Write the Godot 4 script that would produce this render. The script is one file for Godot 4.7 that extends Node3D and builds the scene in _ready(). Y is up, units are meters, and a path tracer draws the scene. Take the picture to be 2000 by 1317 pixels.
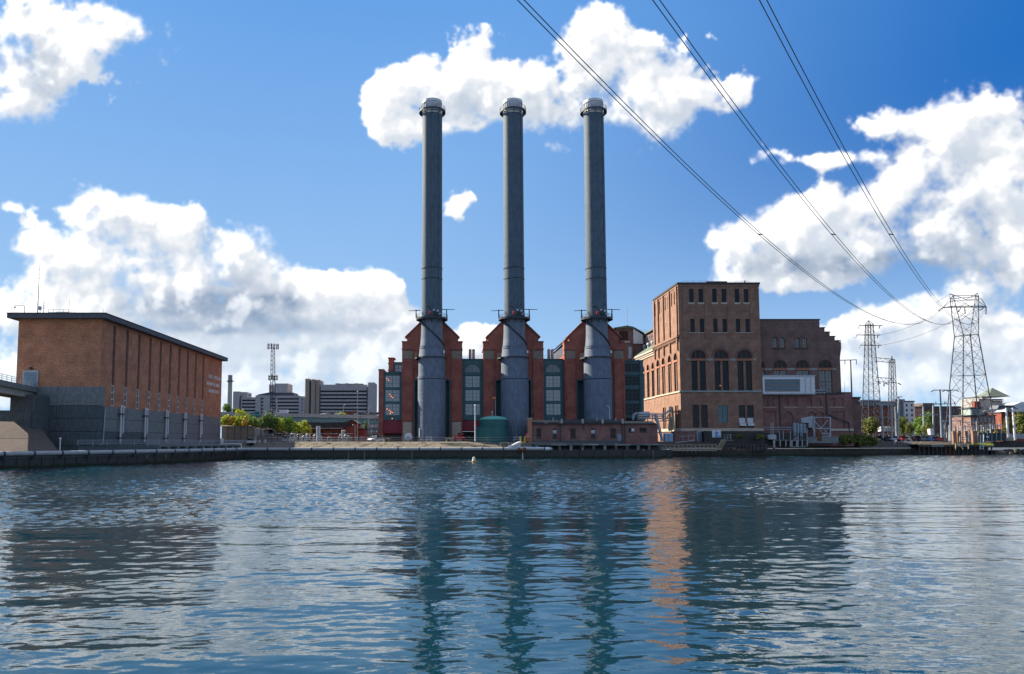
extends Node3D
# A power station with three tall stacks across a river, built in metres: y is up, the river surface is y = 0,
# the camera stands on the near bank at x = 0, z = 0 and looks along -z.

const FOCAL := 1500.0          # focal length in pixels of the 2000-wide photograph
const MID_X := 880.0
const MID_Y := 740.3
const EYE := 4.7
const TILT := 0.0803           # the camera looks up by this many radians

var sun_dir := Vector3(-0.661, 0.616, -0.429).normalized()   # towards the sun: left, behind the buildings, 38 degrees high
var taken := {}
var origin := {}
var M := {}                     # materials
var rng := RandomNumberGenerator.new()


func at(px: float, py: float, d: float) -> Vector3:
	var u := (px - MID_X) / FOCAL
	var v := (MID_Y - py) / FOCAL
	var s := d / (cos(TILT) - v * sin(TILT))
	return Vector3(s * u, EYE + s * (v * cos(TILT) + sin(TILT)), -d)


func X(px: float, d: float, py := 820.0) -> float:
	return at(px, py, d).x


func Y(py: float, d: float) -> float:
	return at(MID_X, py, d).y


class Shape:
	var v := PackedVector3Array()
	var n := PackedVector3Array()
	var uv := PackedVector2Array()

	func tri(a: Vector3, b: Vector3, c: Vector3) -> void:   # counter-clockwise seen from outside
		var k := (b - a).cross(c - a).normalized()
		v.append(a); v.append(c); v.append(b)
		n.append(k); n.append(k); n.append(k)

	func trin(a: Vector3, b: Vector3, c: Vector3, na: Vector3, nb: Vector3, nc: Vector3) -> void:
		v.append(a); v.append(c); v.append(b)
		n.append(na); n.append(nc); n.append(nb)

	func quad(a: Vector3, b: Vector3, c: Vector3, d: Vector3) -> void:
		tri(a, b, c)
		tri(a, c, d)

	func box(c: Vector3, s: Vector3, b := Basis()) -> void:
		var x := b.x * s.x * 0.5
		var y := b.y * s.y * 0.5
		var z := b.z * s.z * 0.5
		quad(c - x - y + z, c + x - y + z, c + x + y + z, c - x + y + z)
		quad(c + x - y - z, c - x - y - z, c - x + y - z, c + x + y - z)
		quad(c + x - y + z, c + x - y - z, c + x + y - z, c + x + y + z)
		quad(c - x - y - z, c - x - y + z, c - x + y + z, c - x + y - z)
		quad(c - x + y + z, c + x + y + z, c + x + y - z, c - x + y - z)
		quad(c - x - y - z, c + x - y - z, c + x - y + z, c - x - y + z)

	func span(a: Vector3, b: Vector3) -> void:
		var lo := Vector3(minf(a.x, b.x), minf(a.y, b.y), minf(a.z, b.z))
		var hi := Vector3(maxf(a.x, b.x), maxf(a.y, b.y), maxf(a.z, b.z))
		box((lo + hi) * 0.5, hi - lo)

	func chamfer(a: Vector3, b: Vector3, e: float) -> void:   # a box whose upright edges and top edges are cut
		var lo := Vector3(minf(a.x, b.x), minf(a.y, b.y), minf(a.z, b.z))
		var hi := Vector3(maxf(a.x, b.x), maxf(a.y, b.y), maxf(a.z, b.z))
		var r := []
		for k in 3:
			var y: float = [lo.y, hi.y - e, hi.y][k]
			var o: float = [0.0, 0.0, e][k]
			r.append([Vector3(lo.x + e, y, hi.z - o), Vector3(hi.x - e, y, hi.z - o), Vector3(hi.x - o, y, hi.z - e), Vector3(hi.x - o, y, lo.z + e),
				Vector3(hi.x - e, y, lo.z + o), Vector3(lo.x + e, y, lo.z + o), Vector3(lo.x + o, y, lo.z + e), Vector3(lo.x + o, y, hi.z - e)])
		for k in 2:
			for i in 8:
				var j := (i + 1) % 8
				quad(r[k][i], r[k][j], r[k + 1][j], r[k + 1][i])
		for i in range(1, 7):
			tri(r[2][0], r[2][i], r[2][i + 1])

	func bar(p: Vector3, q: Vector3, w: float, h := -1.0) -> void:   # a square bar from p to q
		var z := q - p
		var l := z.length()
		if l < 1e-5:
			return
		z /= l
		var up := Vector3.UP if absf(z.y) < 0.95 else Vector3.RIGHT
		var x := up.cross(z).normalized()
		box((p + q) * 0.5, Vector3(w, w if h < 0 else h, l), Basis(x, z.cross(x), z))

	func tube(p: Vector3, q: Vector3, r0: float, r1 := -1.0, k := 8) -> void:
		if r1 < 0.0:
			r1 = r0
		var z := (q - p).normalized()
		var up := Vector3.UP if absf(z.y) < 0.95 else Vector3.RIGHT
		var x := up.cross(z).normalized()
		var y := z.cross(x)
		for i in k:
			var a := TAU * i / k
			var b := TAU * (i + 1) / k
			var da := x * cos(a) + y * sin(a)
			var db := x * cos(b) + y * sin(b)
			trin(p + da * r0, p + db * r0, q + db * r1, da, db, db)
			trin(p + da * r0, q + db * r1, q + da * r1, da, db, da)
			tri(q, q + da * r1, q + db * r1)
			tri(p, p + db * r0, p + da * r0)

	func path(pts: Array, r: float, k := 6) -> void:
		for i in pts.size() - 1:
			tube(pts[i], pts[i + 1], r, r, k)

	func lathe(c: Vector3, prof: Array, k := 32, smooth := true) -> void:   # prof: Vector2(radius, height) from below upwards
		for j in prof.size() - 1:
			var p: Vector2 = prof[j]
			var q: Vector2 = prof[j + 1]
			var t := q - p
			var nr := Vector2(t.y, -t.x).normalized()
			for i in k:
				var a := TAU * i / k
				var b := TAU * (i + 1) / k
				var da := Vector3(sin(a), 0, cos(a))
				var db := Vector3(sin(b), 0, cos(b))
				var na := da * nr.x + Vector3.UP * nr.y
				var nb := db * nr.x + Vector3.UP * nr.y
				if not smooth:
					na = (na + nb).normalized()
					nb = na
				var p0 := c + da * p.x + Vector3.UP * p.y
				var p1 := c + db * p.x + Vector3.UP * p.y
				var q0 := c + da * q.x + Vector3.UP * q.y
				var q1 := c + db * q.x + Vector3.UP * q.y
				if p.x > 1e-6:
					trin(p0, p1, q1, na, nb, nb)
				if q.x > 1e-6:
					trin(p0, q1, q0, na, nb, na)

	func prism(pts: PackedVector2Array, fr: Transform3D, depth: float) -> void:   # front face in the frame's xy plane, going back by depth
		var ids := Geometry2D.triangulate_polygon(pts)
		var flip := Geometry2D.is_polygon_clockwise(pts)
		for i in range(0, ids.size(), 3):
			var a := pts[ids[i]]
			var b := pts[ids[i + 1]]
			var c := pts[ids[i + 2]]
			if (b - a).cross(c - a) < 0:
				var t := b
				b = c
				c = t
			tri(fr * Vector3(a.x, a.y, 0), fr * Vector3(b.x, b.y, 0), fr * Vector3(c.x, c.y, 0))
			tri(fr * Vector3(a.x, a.y, -depth), fr * Vector3(c.x, c.y, -depth), fr * Vector3(b.x, b.y, -depth))
		for i in pts.size():
			var a := pts[i]
			var b := pts[(i + 1) % pts.size()]
			if flip:
				var t := a
				a = b
				b = t
			quad(fr * Vector3(a.x, a.y, -depth), fr * Vector3(b.x, b.y, -depth), fr * Vector3(b.x, b.y, 0), fr * Vector3(a.x, a.y, 0))

	# A wall face in the frame's xy plane with real openings. holes: [x0, y0, x1, y1, arched, reveal]; a reveal of 0 cuts the wall away.
	func wall(fr: Transform3D, w: float, h: float, holes: Array) -> void:
		var xs := [0.0, w]
		var ys := [0.0, h]
		for o in holes:
			xs.append_array([clampf(o[0], 0, w), clampf(o[2], 0, w)])
			ys.append_array([clampf(o[1], 0, h), clampf(o[3], 0, h)])
		xs.sort()
		ys.sort()
		for j in ys.size() - 1:
			if ys[j + 1] - ys[j] < 1e-4:
				continue
			var run := -1.0
			for i in xs.size():
				var open := i == xs.size() - 1
				if not open and xs[i + 1] - xs[i] < 1e-4:
					continue
				if not open:
					var mx: float = (xs[i] + xs[i + 1]) * 0.5
					var my: float = (ys[j] + ys[j + 1]) * 0.5
					for o in holes:
						if mx > o[0] and mx < o[2] and my > o[1] and my < o[3]:
							open = true
							break
				if open and run >= 0.0:
					quad(fr * Vector3(run, ys[j], 0), fr * Vector3(xs[i], ys[j], 0), fr * Vector3(xs[i], ys[j + 1], 0), fr * Vector3(run, ys[j + 1], 0))
					run = -1.0
				elif not open and run < 0.0:
					run = xs[i]
		for o in holes:
			var r: float = o[5]
			if r <= 0.0:
				continue
			var x0: float = o[0]
			var x1: float = o[2]
			var y0: float = o[1]
			var y1: float = o[3]
			var rad := (x1 - x0) * 0.5
			var ytop := y1 - rad if o[4] else y1
			quad(fr * Vector3(x0, y0, 0), fr * Vector3(x0, y0, -r), fr * Vector3(x0, ytop, -r), fr * Vector3(x0, ytop, 0))
			quad(fr * Vector3(x1, y0, -r), fr * Vector3(x1, y0, 0), fr * Vector3(x1, ytop, 0), fr * Vector3(x1, ytop, -r))
			quad(fr * Vector3(x0, y0, 0), fr * Vector3(x1, y0, 0), fr * Vector3(x1, y0, -r), fr * Vector3(x0, y0, -r))
			if o[4]:
				for i in 12:
					var a := PI - PI * i / 12.0
					var b := PI - PI * (i + 1) / 12.0
					var pa := Vector2(x0 + rad + cos(a) * rad, ytop + sin(a) * rad)
					var pb := Vector2(x0 + rad + cos(b) * rad, ytop + sin(b) * rad)
					quad(fr * Vector3(pa.x, pa.y, 0), fr * Vector3(pb.x, pb.y, 0), fr * Vector3(pb.x, y1, 0), fr * Vector3(pa.x, y1, 0))
					quad(fr * Vector3(pa.x, pa.y, -r), fr * Vector3(pb.x, pb.y, -r), fr * Vector3(pb.x, pb.y, 0), fr * Vector3(pa.x, pa.y, 0))
			else:
				quad(fr * Vector3(x0, y1, -r), fr * Vector3(x1, y1, -r), fr * Vector3(x1, y1, 0), fr * Vector3(x0, y1, 0))

	func mesh() -> ArrayMesh:
		var a := []
		a.resize(Mesh.ARRAY_MAX)
		a[Mesh.ARRAY_VERTEX] = v
		a[Mesh.ARRAY_NORMAL] = n
		if uv.size() == v.size():
			a[Mesh.ARRAY_TEX_UV] = uv
		var m := ArrayMesh.new()
		m.add_surface_from_arrays(Mesh.PRIMITIVE_TRIANGLES, a)
		return m


func numbered(called: String) -> String:
	if not taken.has(called):
		taken[called] = 0
		return called
	taken[called] += 1
	return "%s_%03d" % [called, taken[called]]


func tag(o: Node, label: String, category := "", group := "", kind := "") -> Node:
	if label:
		o.set_meta("label", label)
	if category:
		o.set_meta("category", category)
	if group:
		o.set_meta("group", group)
	if kind:
		o.set_meta("kind", kind)
	return o


func thing(called: String, label: String, category: String, where: Vector3, group := "") -> Node3D:
	var o := Node3D.new()
	o.name = numbered(called)
	o.position = where
	add_child(o)
	origin[o] = where
	tag(o, label, category, group)
	return o


func put(parent: Node3D, called: String, s: Shape, m: Material) -> MeshInstance3D:   # a part: the shape is in world coordinates
	var off: Vector3 = origin[parent]
	for i in s.v.size():
		s.v[i] -= off
	var o := MeshInstance3D.new()
	o.name = called
	o.mesh = s.mesh()
	o.material_override = m
	parent.add_child(o, true)
	origin[o] = off
	return o


func single(called: String, label: String, category: String, s: Shape, m: Material, group := "", kind := "") -> MeshInstance3D:   # a thing that is one mesh
	var lo := Vector3(1e9, 1e9, 1e9)
	var hi := -lo
	for p in s.v:
		lo = lo.min(p)
		hi = hi.max(p)
	var off := Vector3((lo.x + hi.x) * 0.5, lo.y, (lo.z + hi.z) * 0.5)
	for i in s.v.size():
		s.v[i] -= off
	var o := MeshInstance3D.new()
	o.name = numbered(called)
	o.mesh = s.mesh()
	o.material_override = m
	o.position = off
	add_child(o)
	origin[o] = off
	tag(o, label, category, group, kind)
	return o


func struct(called: String, s: Shape, m: Material) -> MeshInstance3D:
	var o := single(called, "", "", s, m)
	o.set_meta("kind", "structure")
	return o


func dup(o: Node3D, where: Vector3, label: String, turn := 0.0, size := Vector3.ONE) -> Node3D:
	var c: Node3D = o.duplicate()
	var stem := String(o.name)
	var re := RegEx.create_from_string("_\\d{3}$")
	c.name = numbered(re.sub(stem, ""))
	add_child(c)
	c.position = where
	c.rotation.y = turn
	c.scale = size
	origin[c] = where
	c.set_meta("label", label)
	return c


func face(o: Vector3, right: Vector3) -> Transform3D:   # an upright frame: x along right, y up, z outwards
	var r := right.normalized()
	return Transform3D(Basis(r, Vector3.UP, r.cross(Vector3.UP)), o)


func outline(x0: float, y0: float, x1: float, y1: float, arched: bool) -> PackedVector2Array:
	var p := PackedVector2Array([Vector2(x0, y0), Vector2(x1, y0)])
	if not arched:
		p.append(Vector2(x1, y1))
		p.append(Vector2(x0, y1))
		return p
	var r := (x1 - x0) * 0.5
	for i in 13:
		var a := PI * i / 12.0
		p.append(Vector2(x0 + r + cos(a) * r, y1 - r + sin(a) * r))
	return p


# A window in the opening [x0, y0, x1, y1] of the wall frame fr: frame and glazing bars in one part, its panes below it.
# cols x rows: panes that can be told apart; each pane gets thin bars cx x cy.
func window(parent: Node3D, fr: Transform3D, o: Array, cols: int, rows: int, bars: Vector2i, fm: Material, gm: Material, inset := 0.3, fw := 0.14, bw := 0.06) -> MeshInstance3D:
	var x0: float = o[0]
	var y0: float = o[1]
	var x1: float = o[2]
	var y1: float = o[3]
	var arched: bool = o[4]
	var s := Shape.new()
	var rad := (x1 - x0) * 0.5
	var yt := y1 - rad if arched else y1
	var z := -inset
	var top := func(x: float) -> float:
		return yt + sqrt(maxf(0.0, rad * rad - pow(x - x0 - rad, 2.0))) if arched else y1
	var strip := func(ax: float, ay: float, bx: float, by: float, t: float) -> void:
		s.box(fr * Vector3((ax + bx) * 0.5, (ay + by) * 0.5, z + t * 0.5), Vector3(absf(bx - ax), absf(by - ay), t), fr.basis)
	strip.call(x0, y0, x0 + fw, yt, 0.12)
	strip.call(x1 - fw, y0, x1, yt, 0.12)
	strip.call(x0 + fw, y0, x1 - fw, y0 + fw, 0.12)
	if arched:
		for i in 12:
			var a := PI * i / 12.0
			var b := PI * (i + 1) / 12.0
			var c := Vector2(x0 + rad, yt)
			var q := PackedVector2Array([c + Vector2(cos(a), sin(a)) * (rad - fw), c + Vector2(cos(a), sin(a)) * rad, c + Vector2(cos(b), sin(b)) * rad, c + Vector2(cos(b), sin(b)) * (rad - fw)])
			s.prism(q, fr * Transform3D(Basis(), Vector3(0, 0, z + 0.12)), 0.12)
	else:
		strip.call(x0 + fw, y1 - fw, x1 - fw, y1, 0.12)
	for i in range(1, cols):
		var x := lerpf(x0, x1, float(i) / cols)
		strip.call(x - fw * 0.45, y0 + fw, x + fw * 0.45, top.call(x) - fw * 0.6, 0.11)
	for j in range(1, rows):
		var y := lerpf(y0, y1, float(j) / rows)
		strip.call(x0 + fw, y - fw * 0.45, x1 - fw, y + fw * 0.45, 0.1)
	if bw > 0.0:
		for i in cols * bars.x:
			if i % bars.x:
				var x := lerpf(x0, x1, float(i) / (cols * bars.x))
				strip.call(x - bw * 0.5, y0 + fw, x + bw * 0.5, top.call(x) - fw * 0.6, 0.07)
		for j in rows * bars.y:
			if j % bars.y:
				var y := lerpf(y0, y1, float(j) / (rows * bars.y))
				if y < yt or not arched:
					strip.call(x0 + fw, y - bw * 0.5, x1 - fw, y + bw * 0.5, 0.065)
	var w := put(parent, "window", s, fm)
	for i in cols:
		for j in rows:
			var g := Shape.new()
			var ax := lerpf(x0, x1, float(i) / cols)
			var bx := lerpf(x0, x1, float(i + 1) / cols)
			var ay := lerpf(y0, y1, float(j) / rows)
			var by := lerpf(y0, y1, float(j + 1) / rows)
			var p := PackedVector2Array([Vector2(ax, ay), Vector2(bx, ay), Vector2(bx, by), Vector2(ax, by)])
			if arched and by > yt + 0.01:
				var cut := Geometry2D.intersect_polygons(p, outline(x0, y0, x1, y1, true))
				if cut.is_empty():
					continue
				p = cut[0]
			var tip := Basis(Vector3.RIGHT, rng.randf_range(-0.012, 0.012)) * Basis(Vector3.UP, rng.randf_range(-0.012, 0.012))
			var mid := Vector3((ax + bx) * 0.5, (ay + by) * 0.5, 0)
			g.prism(p, fr * Transform3D(Basis(), mid + Vector3(0, 0, z + 0.03)) * Transform3D(tip, Vector3()) * Transform3D(Basis(), -mid), 0.02)
			put(w, "pane", g, gm)
	return w


func mat(called: String, c: Color, rough := 0.8, metal := 0.0, tex: Texture2D = null, tile := 4.0, spec := 0.5) -> StandardMaterial3D:   # c: real-world (linear) base colour
	var m := StandardMaterial3D.new()
	m.resource_name = called
	m.albedo_color = (c * 1.45 if tex and c.v < 0.5 else c).clamp().linear_to_srgb()   # the textures hold tones below one
	m.roughness = rough
	m.metallic = metal
	m.metallic_specular = spec
	if tex:
		m.albedo_texture = tex
		m.uv1_triplanar = true
		m.uv1_world_triplanar = true
		m.uv1_scale = Vector3.ONE / tile
	M[called] = m
	return m


func mottle(m: StandardMaterial3D, tex: Texture2D, tile: float) -> void:   # a second, coarser pattern multiplied over the first
	m.detail_enabled = true
	m.detail_blend_mode = BaseMaterial3D.BLEND_MODE_MUL
	m.detail_albedo = tex
	m.detail_uv_layer = BaseMaterial3D.DETAIL_UV_2
	m.uv2_triplanar = true
	m.uv2_world_triplanar = true
	m.uv2_scale = Vector3.ONE / tile


func relief(m: StandardMaterial3D, tex: Texture2D, cm: float) -> void:
	m.heightmap_enabled = true
	m.heightmap_texture = tex
	m.heightmap_scale = cm


func noise(freq: float, seed_: int, oct := 4, type := FastNoiseLite.TYPE_SIMPLEX_SMOOTH) -> FastNoiseLite:
	var f := FastNoiseLite.new()
	f.noise_type = type
	f.frequency = freq
	f.seed = seed_
	f.fractal_octaves = oct
	f.fractal_type = FastNoiseLite.FRACTAL_FBM if oct > 1 else FastNoiseLite.FRACTAL_NONE
	return f


# ---------------------------------------------------------------- sky
# Cumulus as sums of soft ellipses on a plane one unit in front of the observer, looking along -z: [x, y, radius x, radius y] in thousandths of 1500.
var puffs := [
	[30, 40, 190, 80], [20, 120, 100, 90], [170, 25, 70, 45], [30, 195, 50, 35], [95, 110, 40, 40], [225, 20, 40, 30],
	[770, 140, 70, 42], [745, 205, 42, 40], [915, 95, 62, 40], [850, 165, 100, 60], [1000, 140, 110, 60], [1190, 20, 48, 50], [1150, 100, 100, 55],
	[1215, 80, 55, 50], [1340, 105, 60, 45], [1310, 165, 80, 55], [1410, 165, 60, 40], [1470, 190, 49, 27, 0.72], [800, 235, 66, 32], [905, 220, 80, 32],
	[1050, 200, 130, 45], [1230, 200, 90, 40], [1295, 235, 34, 20], [880, 413, 23, 30, 0.72],
	[1190, 2, 60, 40], [1280, 62, 60, 36], [1440, 170, 62, 32], [735, 165, 46, 50], [330, 468, 120, 46], [215, 448, 120, 28], [480, 560, 110, 50], [130, 510, 70, 40], [590, 600, 110, 50],
	[175, 372, 48, 28], [215, 395, 75, 40], [135, 408, 45, 20], [310, 405, 72, 34], [375, 440, 48, 36], [270, 430, 105, 28], [435, 488, 52, 34],
	[375, 500, 120, 50], [170, 505, 52, 36], [245, 520, 70, 42], [95, 545, 85, 40], [505, 520, 58, 40], [570, 545, 60, 40], [640, 565, 52, 36],
	[710, 565, 62, 36], [765, 560, 26, 34], [690, 620, 90, 50], [62, 468, 57, 27, 0.72], [30, 492, 54, 19, 0.72], [40, 600, 110, 60], [230, 590, 200, 60], [430, 600, 200, 60],
	[600, 640, 200, 50], [770, 650, 50, 45], [100, 690, 160, 40], [420, 690, 260, 40], [640, 720, 220, 40], [300, 770, 400, 50], [650, 790, 300, 40], [915, 650, 62, 28],
	[960, 640, 54, 19, 0.72], [880, 690, 120, 24], [1000, 700, 81, 19, 0.72], [0, 405, 24, 11, 0.72],
	[1565, 285, 46, 27, 0.72], [1635, 300, 62, 20], [1715, 285, 56, 28], [1722, 225, 46, 34], [1790, 220, 52, 34], [1850, 245, 72, 46], [1925, 205, 56, 40], [1985, 180, 62, 50],
	[1950, 270, 110, 70], [1850, 300, 70, 26], [1408, 478, 30, 22], [1462, 462, 50, 34], [1530, 432, 60, 36], [1600, 410, 64, 40], [1690, 400, 84, 48], [1790, 360, 84, 48],
	[1880, 340, 100, 56], [1990, 360, 130, 90], [1500, 500, 90, 38], [1620, 490, 130, 52], [1760, 480, 150, 58], [1900, 470, 140, 64], [1990, 520, 100, 40], [1470, 555, 81, 32, 0.72],
	[1540, 540, 122, 27, 0.72], [1690, 628, 66, 28], [1760, 612, 80, 32], [1840, 600, 70, 24], [1950, 575, 90, 40], [1900, 660, 180, 42], [1720, 690, 110, 34], [1985, 630, 90, 26],
	[1660, 650, 50, 30], [1990, 700, 90, 60], [1650, 715, 60, 26], [1850, 690, 120, 40], [250, 690, 200, 60], [520, 660, 160, 40], [750, 700, 70, 50], [60, 760, 120, 40],
	[1850, 730, 220, 44], [1700, 760, 120, 24], [1980, 790, 160, 30],
]
# Where the clouds are thick and seen from below, they are grey: [x, y, radius x, radius y, amount].
var greys := [
	[35, 100, 60, 70, 0.55], [80, 150, 40, 40, 0.3], [1010, 195, 190, 34, 0.3], [1170, 150, 110, 50, 0.22], [920, 160, 70, 30, 0.2], [1330, 200, 70, 34, 0.22], [820, 210, 60, 24, 0.12],
	[210, 405, 44, 24, 0.42], [300, 430, 60, 16, 0.25], [470, 615, 170, 50, 0.45], [1700, 530, 240, 34, 0.35], [410, 590, 110, 44, 0.75], [520, 600, 70, 40, 0.6], [330, 590, 90, 26, 0.55], [450, 520, 44, 40, 0.35], [600, 640, 260, 16, 0.5],
	[560, 585, 40, 26, 0.45], [250, 600, 80, 24, 0.3], [620, 690, 200, 22, 0.4], [360, 640, 200, 14, 0.5], [720, 640, 50, 40, 0.25], [480, 720, 200, 14, 0.3], [660, 740, 120, 18, 0.35],
	[1720, 515, 200, 26, 0.8], [1840, 480, 120, 34, 0.6], [1950, 450, 90, 46, 0.4], [1580, 510, 90, 22, 0.5], [1900, 400, 90, 26, 0.3], [1800, 430, 110, 22, 0.3], [1960, 530, 70, 22, 0.5],
	[1840, 290, 110, 20, 0.25], [1950, 300, 60, 40, 0.2], [1500, 520, 50, 20, 0.3], [1780, 690, 180, 20, 0.5], [1900, 640, 110, 16, 0.45], [1700, 660, 60, 14, 0.3], [1940, 720, 120, 18, 0.5], [1980, 585, 60, 16, 0.3],
]
var sky_fbm: FastNoiseLite
var sky_cell: FastNoiseLite
var sky_warp: FastNoiseLite


var cells := [{}, {}]           # the ellipses of both lists by 64-wide cells


func sort_cells() -> void:
	for k in 2:
		for b in [puffs, greys][k]:
			for i in range(floori((b[0] - b[2] * 2.1) / 64.0), floori((b[0] + b[2] * 2.1) / 64.0) + 1):
				for j in range(floori((b[1] - b[3] * 2.1) / 64.0), floori((b[1] + b[3] * 2.1) / 64.0) + 1):
					var key := i * 1000 + j
					if not cells[k].has(key):
						cells[k][key] = PackedFloat32Array()
					cells[k][key].append_array(PackedFloat32Array([b[0], b[1], 1.0 / b[2], 1.0 / b[3], b[4] if b.size() > 4 else 1.0]))


func sums(k: int, x: float, y: float) -> float:
	var key := floori(x / 64.0) * 1000 + floori(y / 64.0)
	if not cells[k].has(key):
		return 0.0
	var l: PackedFloat32Array = cells[k][key]
	var s := 0.0
	for i in range(0, l.size(), 5):
		var dx := (x - l[i]) * l[i + 2]
		var dy := (y - l[i + 1]) * l[i + 3]
		var q := dx * dx + dy * dy
		if q < 4.4:
			s += exp(-1.25 * q) * l[i + 4]
	return s


func density(x: float, y: float) -> float:
	var wx := sky_warp.get_noise_2d(x, y) * 34.0
	var wy := sky_warp.get_noise_2d(x + 900.0, y - 400.0) * 26.0
	var s := sums(0, x + wx, y + wy)
	if s < 0.02:
		return -0.3
	s = minf(s, 1.15)
	return s - 0.31 + 0.85 * sky_fbm.get_noise_2d(x, y) + 0.22 * sky_fbm.get_noise_2d(x * 4.3 + 77.0, y * 4.3) - 0.55 * (sky_cell.get_noise_2d(x + wx * 0.5, y + wy * 0.5) + 0.62)


func air(d: Vector3) -> Color:   # the blue between the clouds, linear
	var up := clampf(d.y, 0.0, 1.0)
	var away := acos(clampf(d.dot(sun_dir), -1.0, 1.0))
	var t := pow(up, 0.6)
	var c := Color(0.43, 0.62, 0.79).lerp(Color(0.03, 0.205, 0.585), clampf(t * 1.2, 0.0, 1.0))
	c = c.lerp(Color(0.0, 0.105, 0.40), smoothstep(0.85, 1.45, away) * smoothstep(0.04, 0.40, up) * 0.92)
	return c.lerp(Color(0.30, 0.58, 0.95), 0.22 * (1.0 - smoothstep(0.1, 0.7, away)))


func cloud_front(x: float, y: float, c: Color, d: float, d2: float, d3: float) -> Color:
	if d <= 0.0:
		return c
	var soft := clampf(0.45 + 1.5 * sky_warp.get_noise_2d(x * 0.8 - 700.0, y * 0.8), 0.0, 1.0)
	var a := smoothstep(-0.02, lerpf(0.32, 0.95, soft), d + 0.2 * sky_fbm.get_noise_2d(x * 9.0, y * 9.0 + 70.0))
	var lit := clampf(0.53 + (d - maxf(d2, -0.3)) * 0.55 + (d - maxf(d3, -0.3)) * 0.42 + 0.25 * sky_warp.get_noise_2d(x * 2.0, y * 2.4 + 500.0), 0.0, 1.0)
	var g := clampf(sums(1, x, y) * (1.0 + 0.5 * sky_fbm.get_noise_2d(x * 0.9 + 300.0, y * 1.3)), 0.0, 1.0)
	g = minf(1.0, g * 1.15) * (1.0 - 0.35 * smoothstep(0.6, 1.0, lit)) * (0.88 + 0.5 * sky_fbm.get_noise_2d(x * 2.2, y * 2.6 - 90.0))
	var low := smoothstep(560.0, 800.0, y)
	var body := Color(0.54, 0.59, 0.66).lerp(Color(0.70, 0.72, 0.75), smoothstep(0.2, 0.6, lit)).lerp(Color(1.04, 1.04, 1.04), smoothstep(0.56, 0.95, lit)).lerp(Color(0.74, 0.79, 0.84), low * 0.5)
	var grey := Color(0.27, 0.34, 0.45).lerp(Color(0.40, 0.47, 0.57), low)
	return c.lerp(body.lerp(grey, g), a * (1.0 - 0.28 * low))


func cloud_else(d: Vector3, c: Color) -> Color:   # the same kind of broken cumulus over the rest of the sky
	var k := 520.0 / (d.y + 0.12)
	var n := sky_fbm.get_noise_2d(d.x * k, d.z * k) + 0.5 * sky_warp.get_noise_2d(d.x * k * 0.5, d.z * k * 0.5)
	var a := smoothstep(0.02, 0.2, n)
	var thick := smoothstep(0.1, 0.55, n)
	return c.lerp(Color(1.05, 1.06, 1.08).lerp(Color(0.42, 0.48, 0.57), thick * 0.8), a * (0.9 - 0.3 * smoothstep(0.5, 1.0, 1.0 - d.y)))


func make_sky() -> Image:
	sky_fbm = noise(1.0 / 150.0, 11, 6)
	sky_warp = noise(1.0 / 260.0, 5, 3)
	sky_cell = noise(1.0 / 70.0, 23, 4, FastNoiseLite.TYPE_CELLULAR)
	sky_fbm.fractal_gain = 0.55
	sky_cell.cellular_return_type = FastNoiseLite.RETURN_DISTANCE
	sky_cell.fractal_gain = 0.45
	sort_cells()
	var w := 4096
	var h := 2048
	var im := Image.create(w / 8, h / 8, false, Image.FORMAT_RGBF)
	for y in h / 8:
		for x in w / 8:
			var az := TAU * (x + 0.5) / (w / 8)
			var el := PI * (0.5 - (y + 0.5) / (h / 8))
			var d := Vector3(sin(az) * cos(el), sin(el), -cos(az) * cos(el))
			im.set_pixel(x, y, cloud_else(d, air(d)) if d.y > 0.0 else Color(0.16, 0.2, 0.22))
	im.resize(w, h, Image.INTERPOLATE_BILINEAR)
	# the part towards the power station at full fineness: columns -460 to 520, rows 580 to 1024
	var nx := 980
	var ny := 444
	var dens := PackedFloat32Array()
	dens.resize(nx * ny)
	var rows := func(j: int) -> void:
		var el := PI * (0.5 - (j + 580.5) / h)
		for i in nx:
			var az := TAU * (i - 459.5) / w
			dens[j * nx + i] = density(880.0 + 1500.0 * tan(az), 861.0 - 1500.0 * tan(el) / cos(az))
	for j in ny:
		rows.call(j)
	for j in ny:
		var el := PI * (0.5 - (j + 580.5) / h)
		for i in nx:
			var az := TAU * (i - 459.5) / w
			var d := Vector3(sin(az) * cos(el), sin(el), -cos(az) * cos(el))
			var p := Vector2(tan(az), tan(el) / cos(az))
			var k := j * nx + i
			var c := air(d)
			c = cloud_front(880.0 + 1500.0 * p.x, 861.0 - 1500.0 * p.y, c, dens[k], dens[maxi(0, j - 6) * nx + maxi(0, i - 6)], dens[maxi(0, j - 17) * nx + maxi(0, i - 15)])
			var front := smoothstep(0.0, 30.0, i) * smoothstep(0.0, 30.0, nx - 1 - i) * smoothstep(0.0, 60.0, j)
			if front < 1.0:
				c = im.get_pixel(posmod(i - 460, w), j + 580).lerp(c, front)
			im.set_pixel(posmod(i - 460, w), j + 580, c)
	return im


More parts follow.
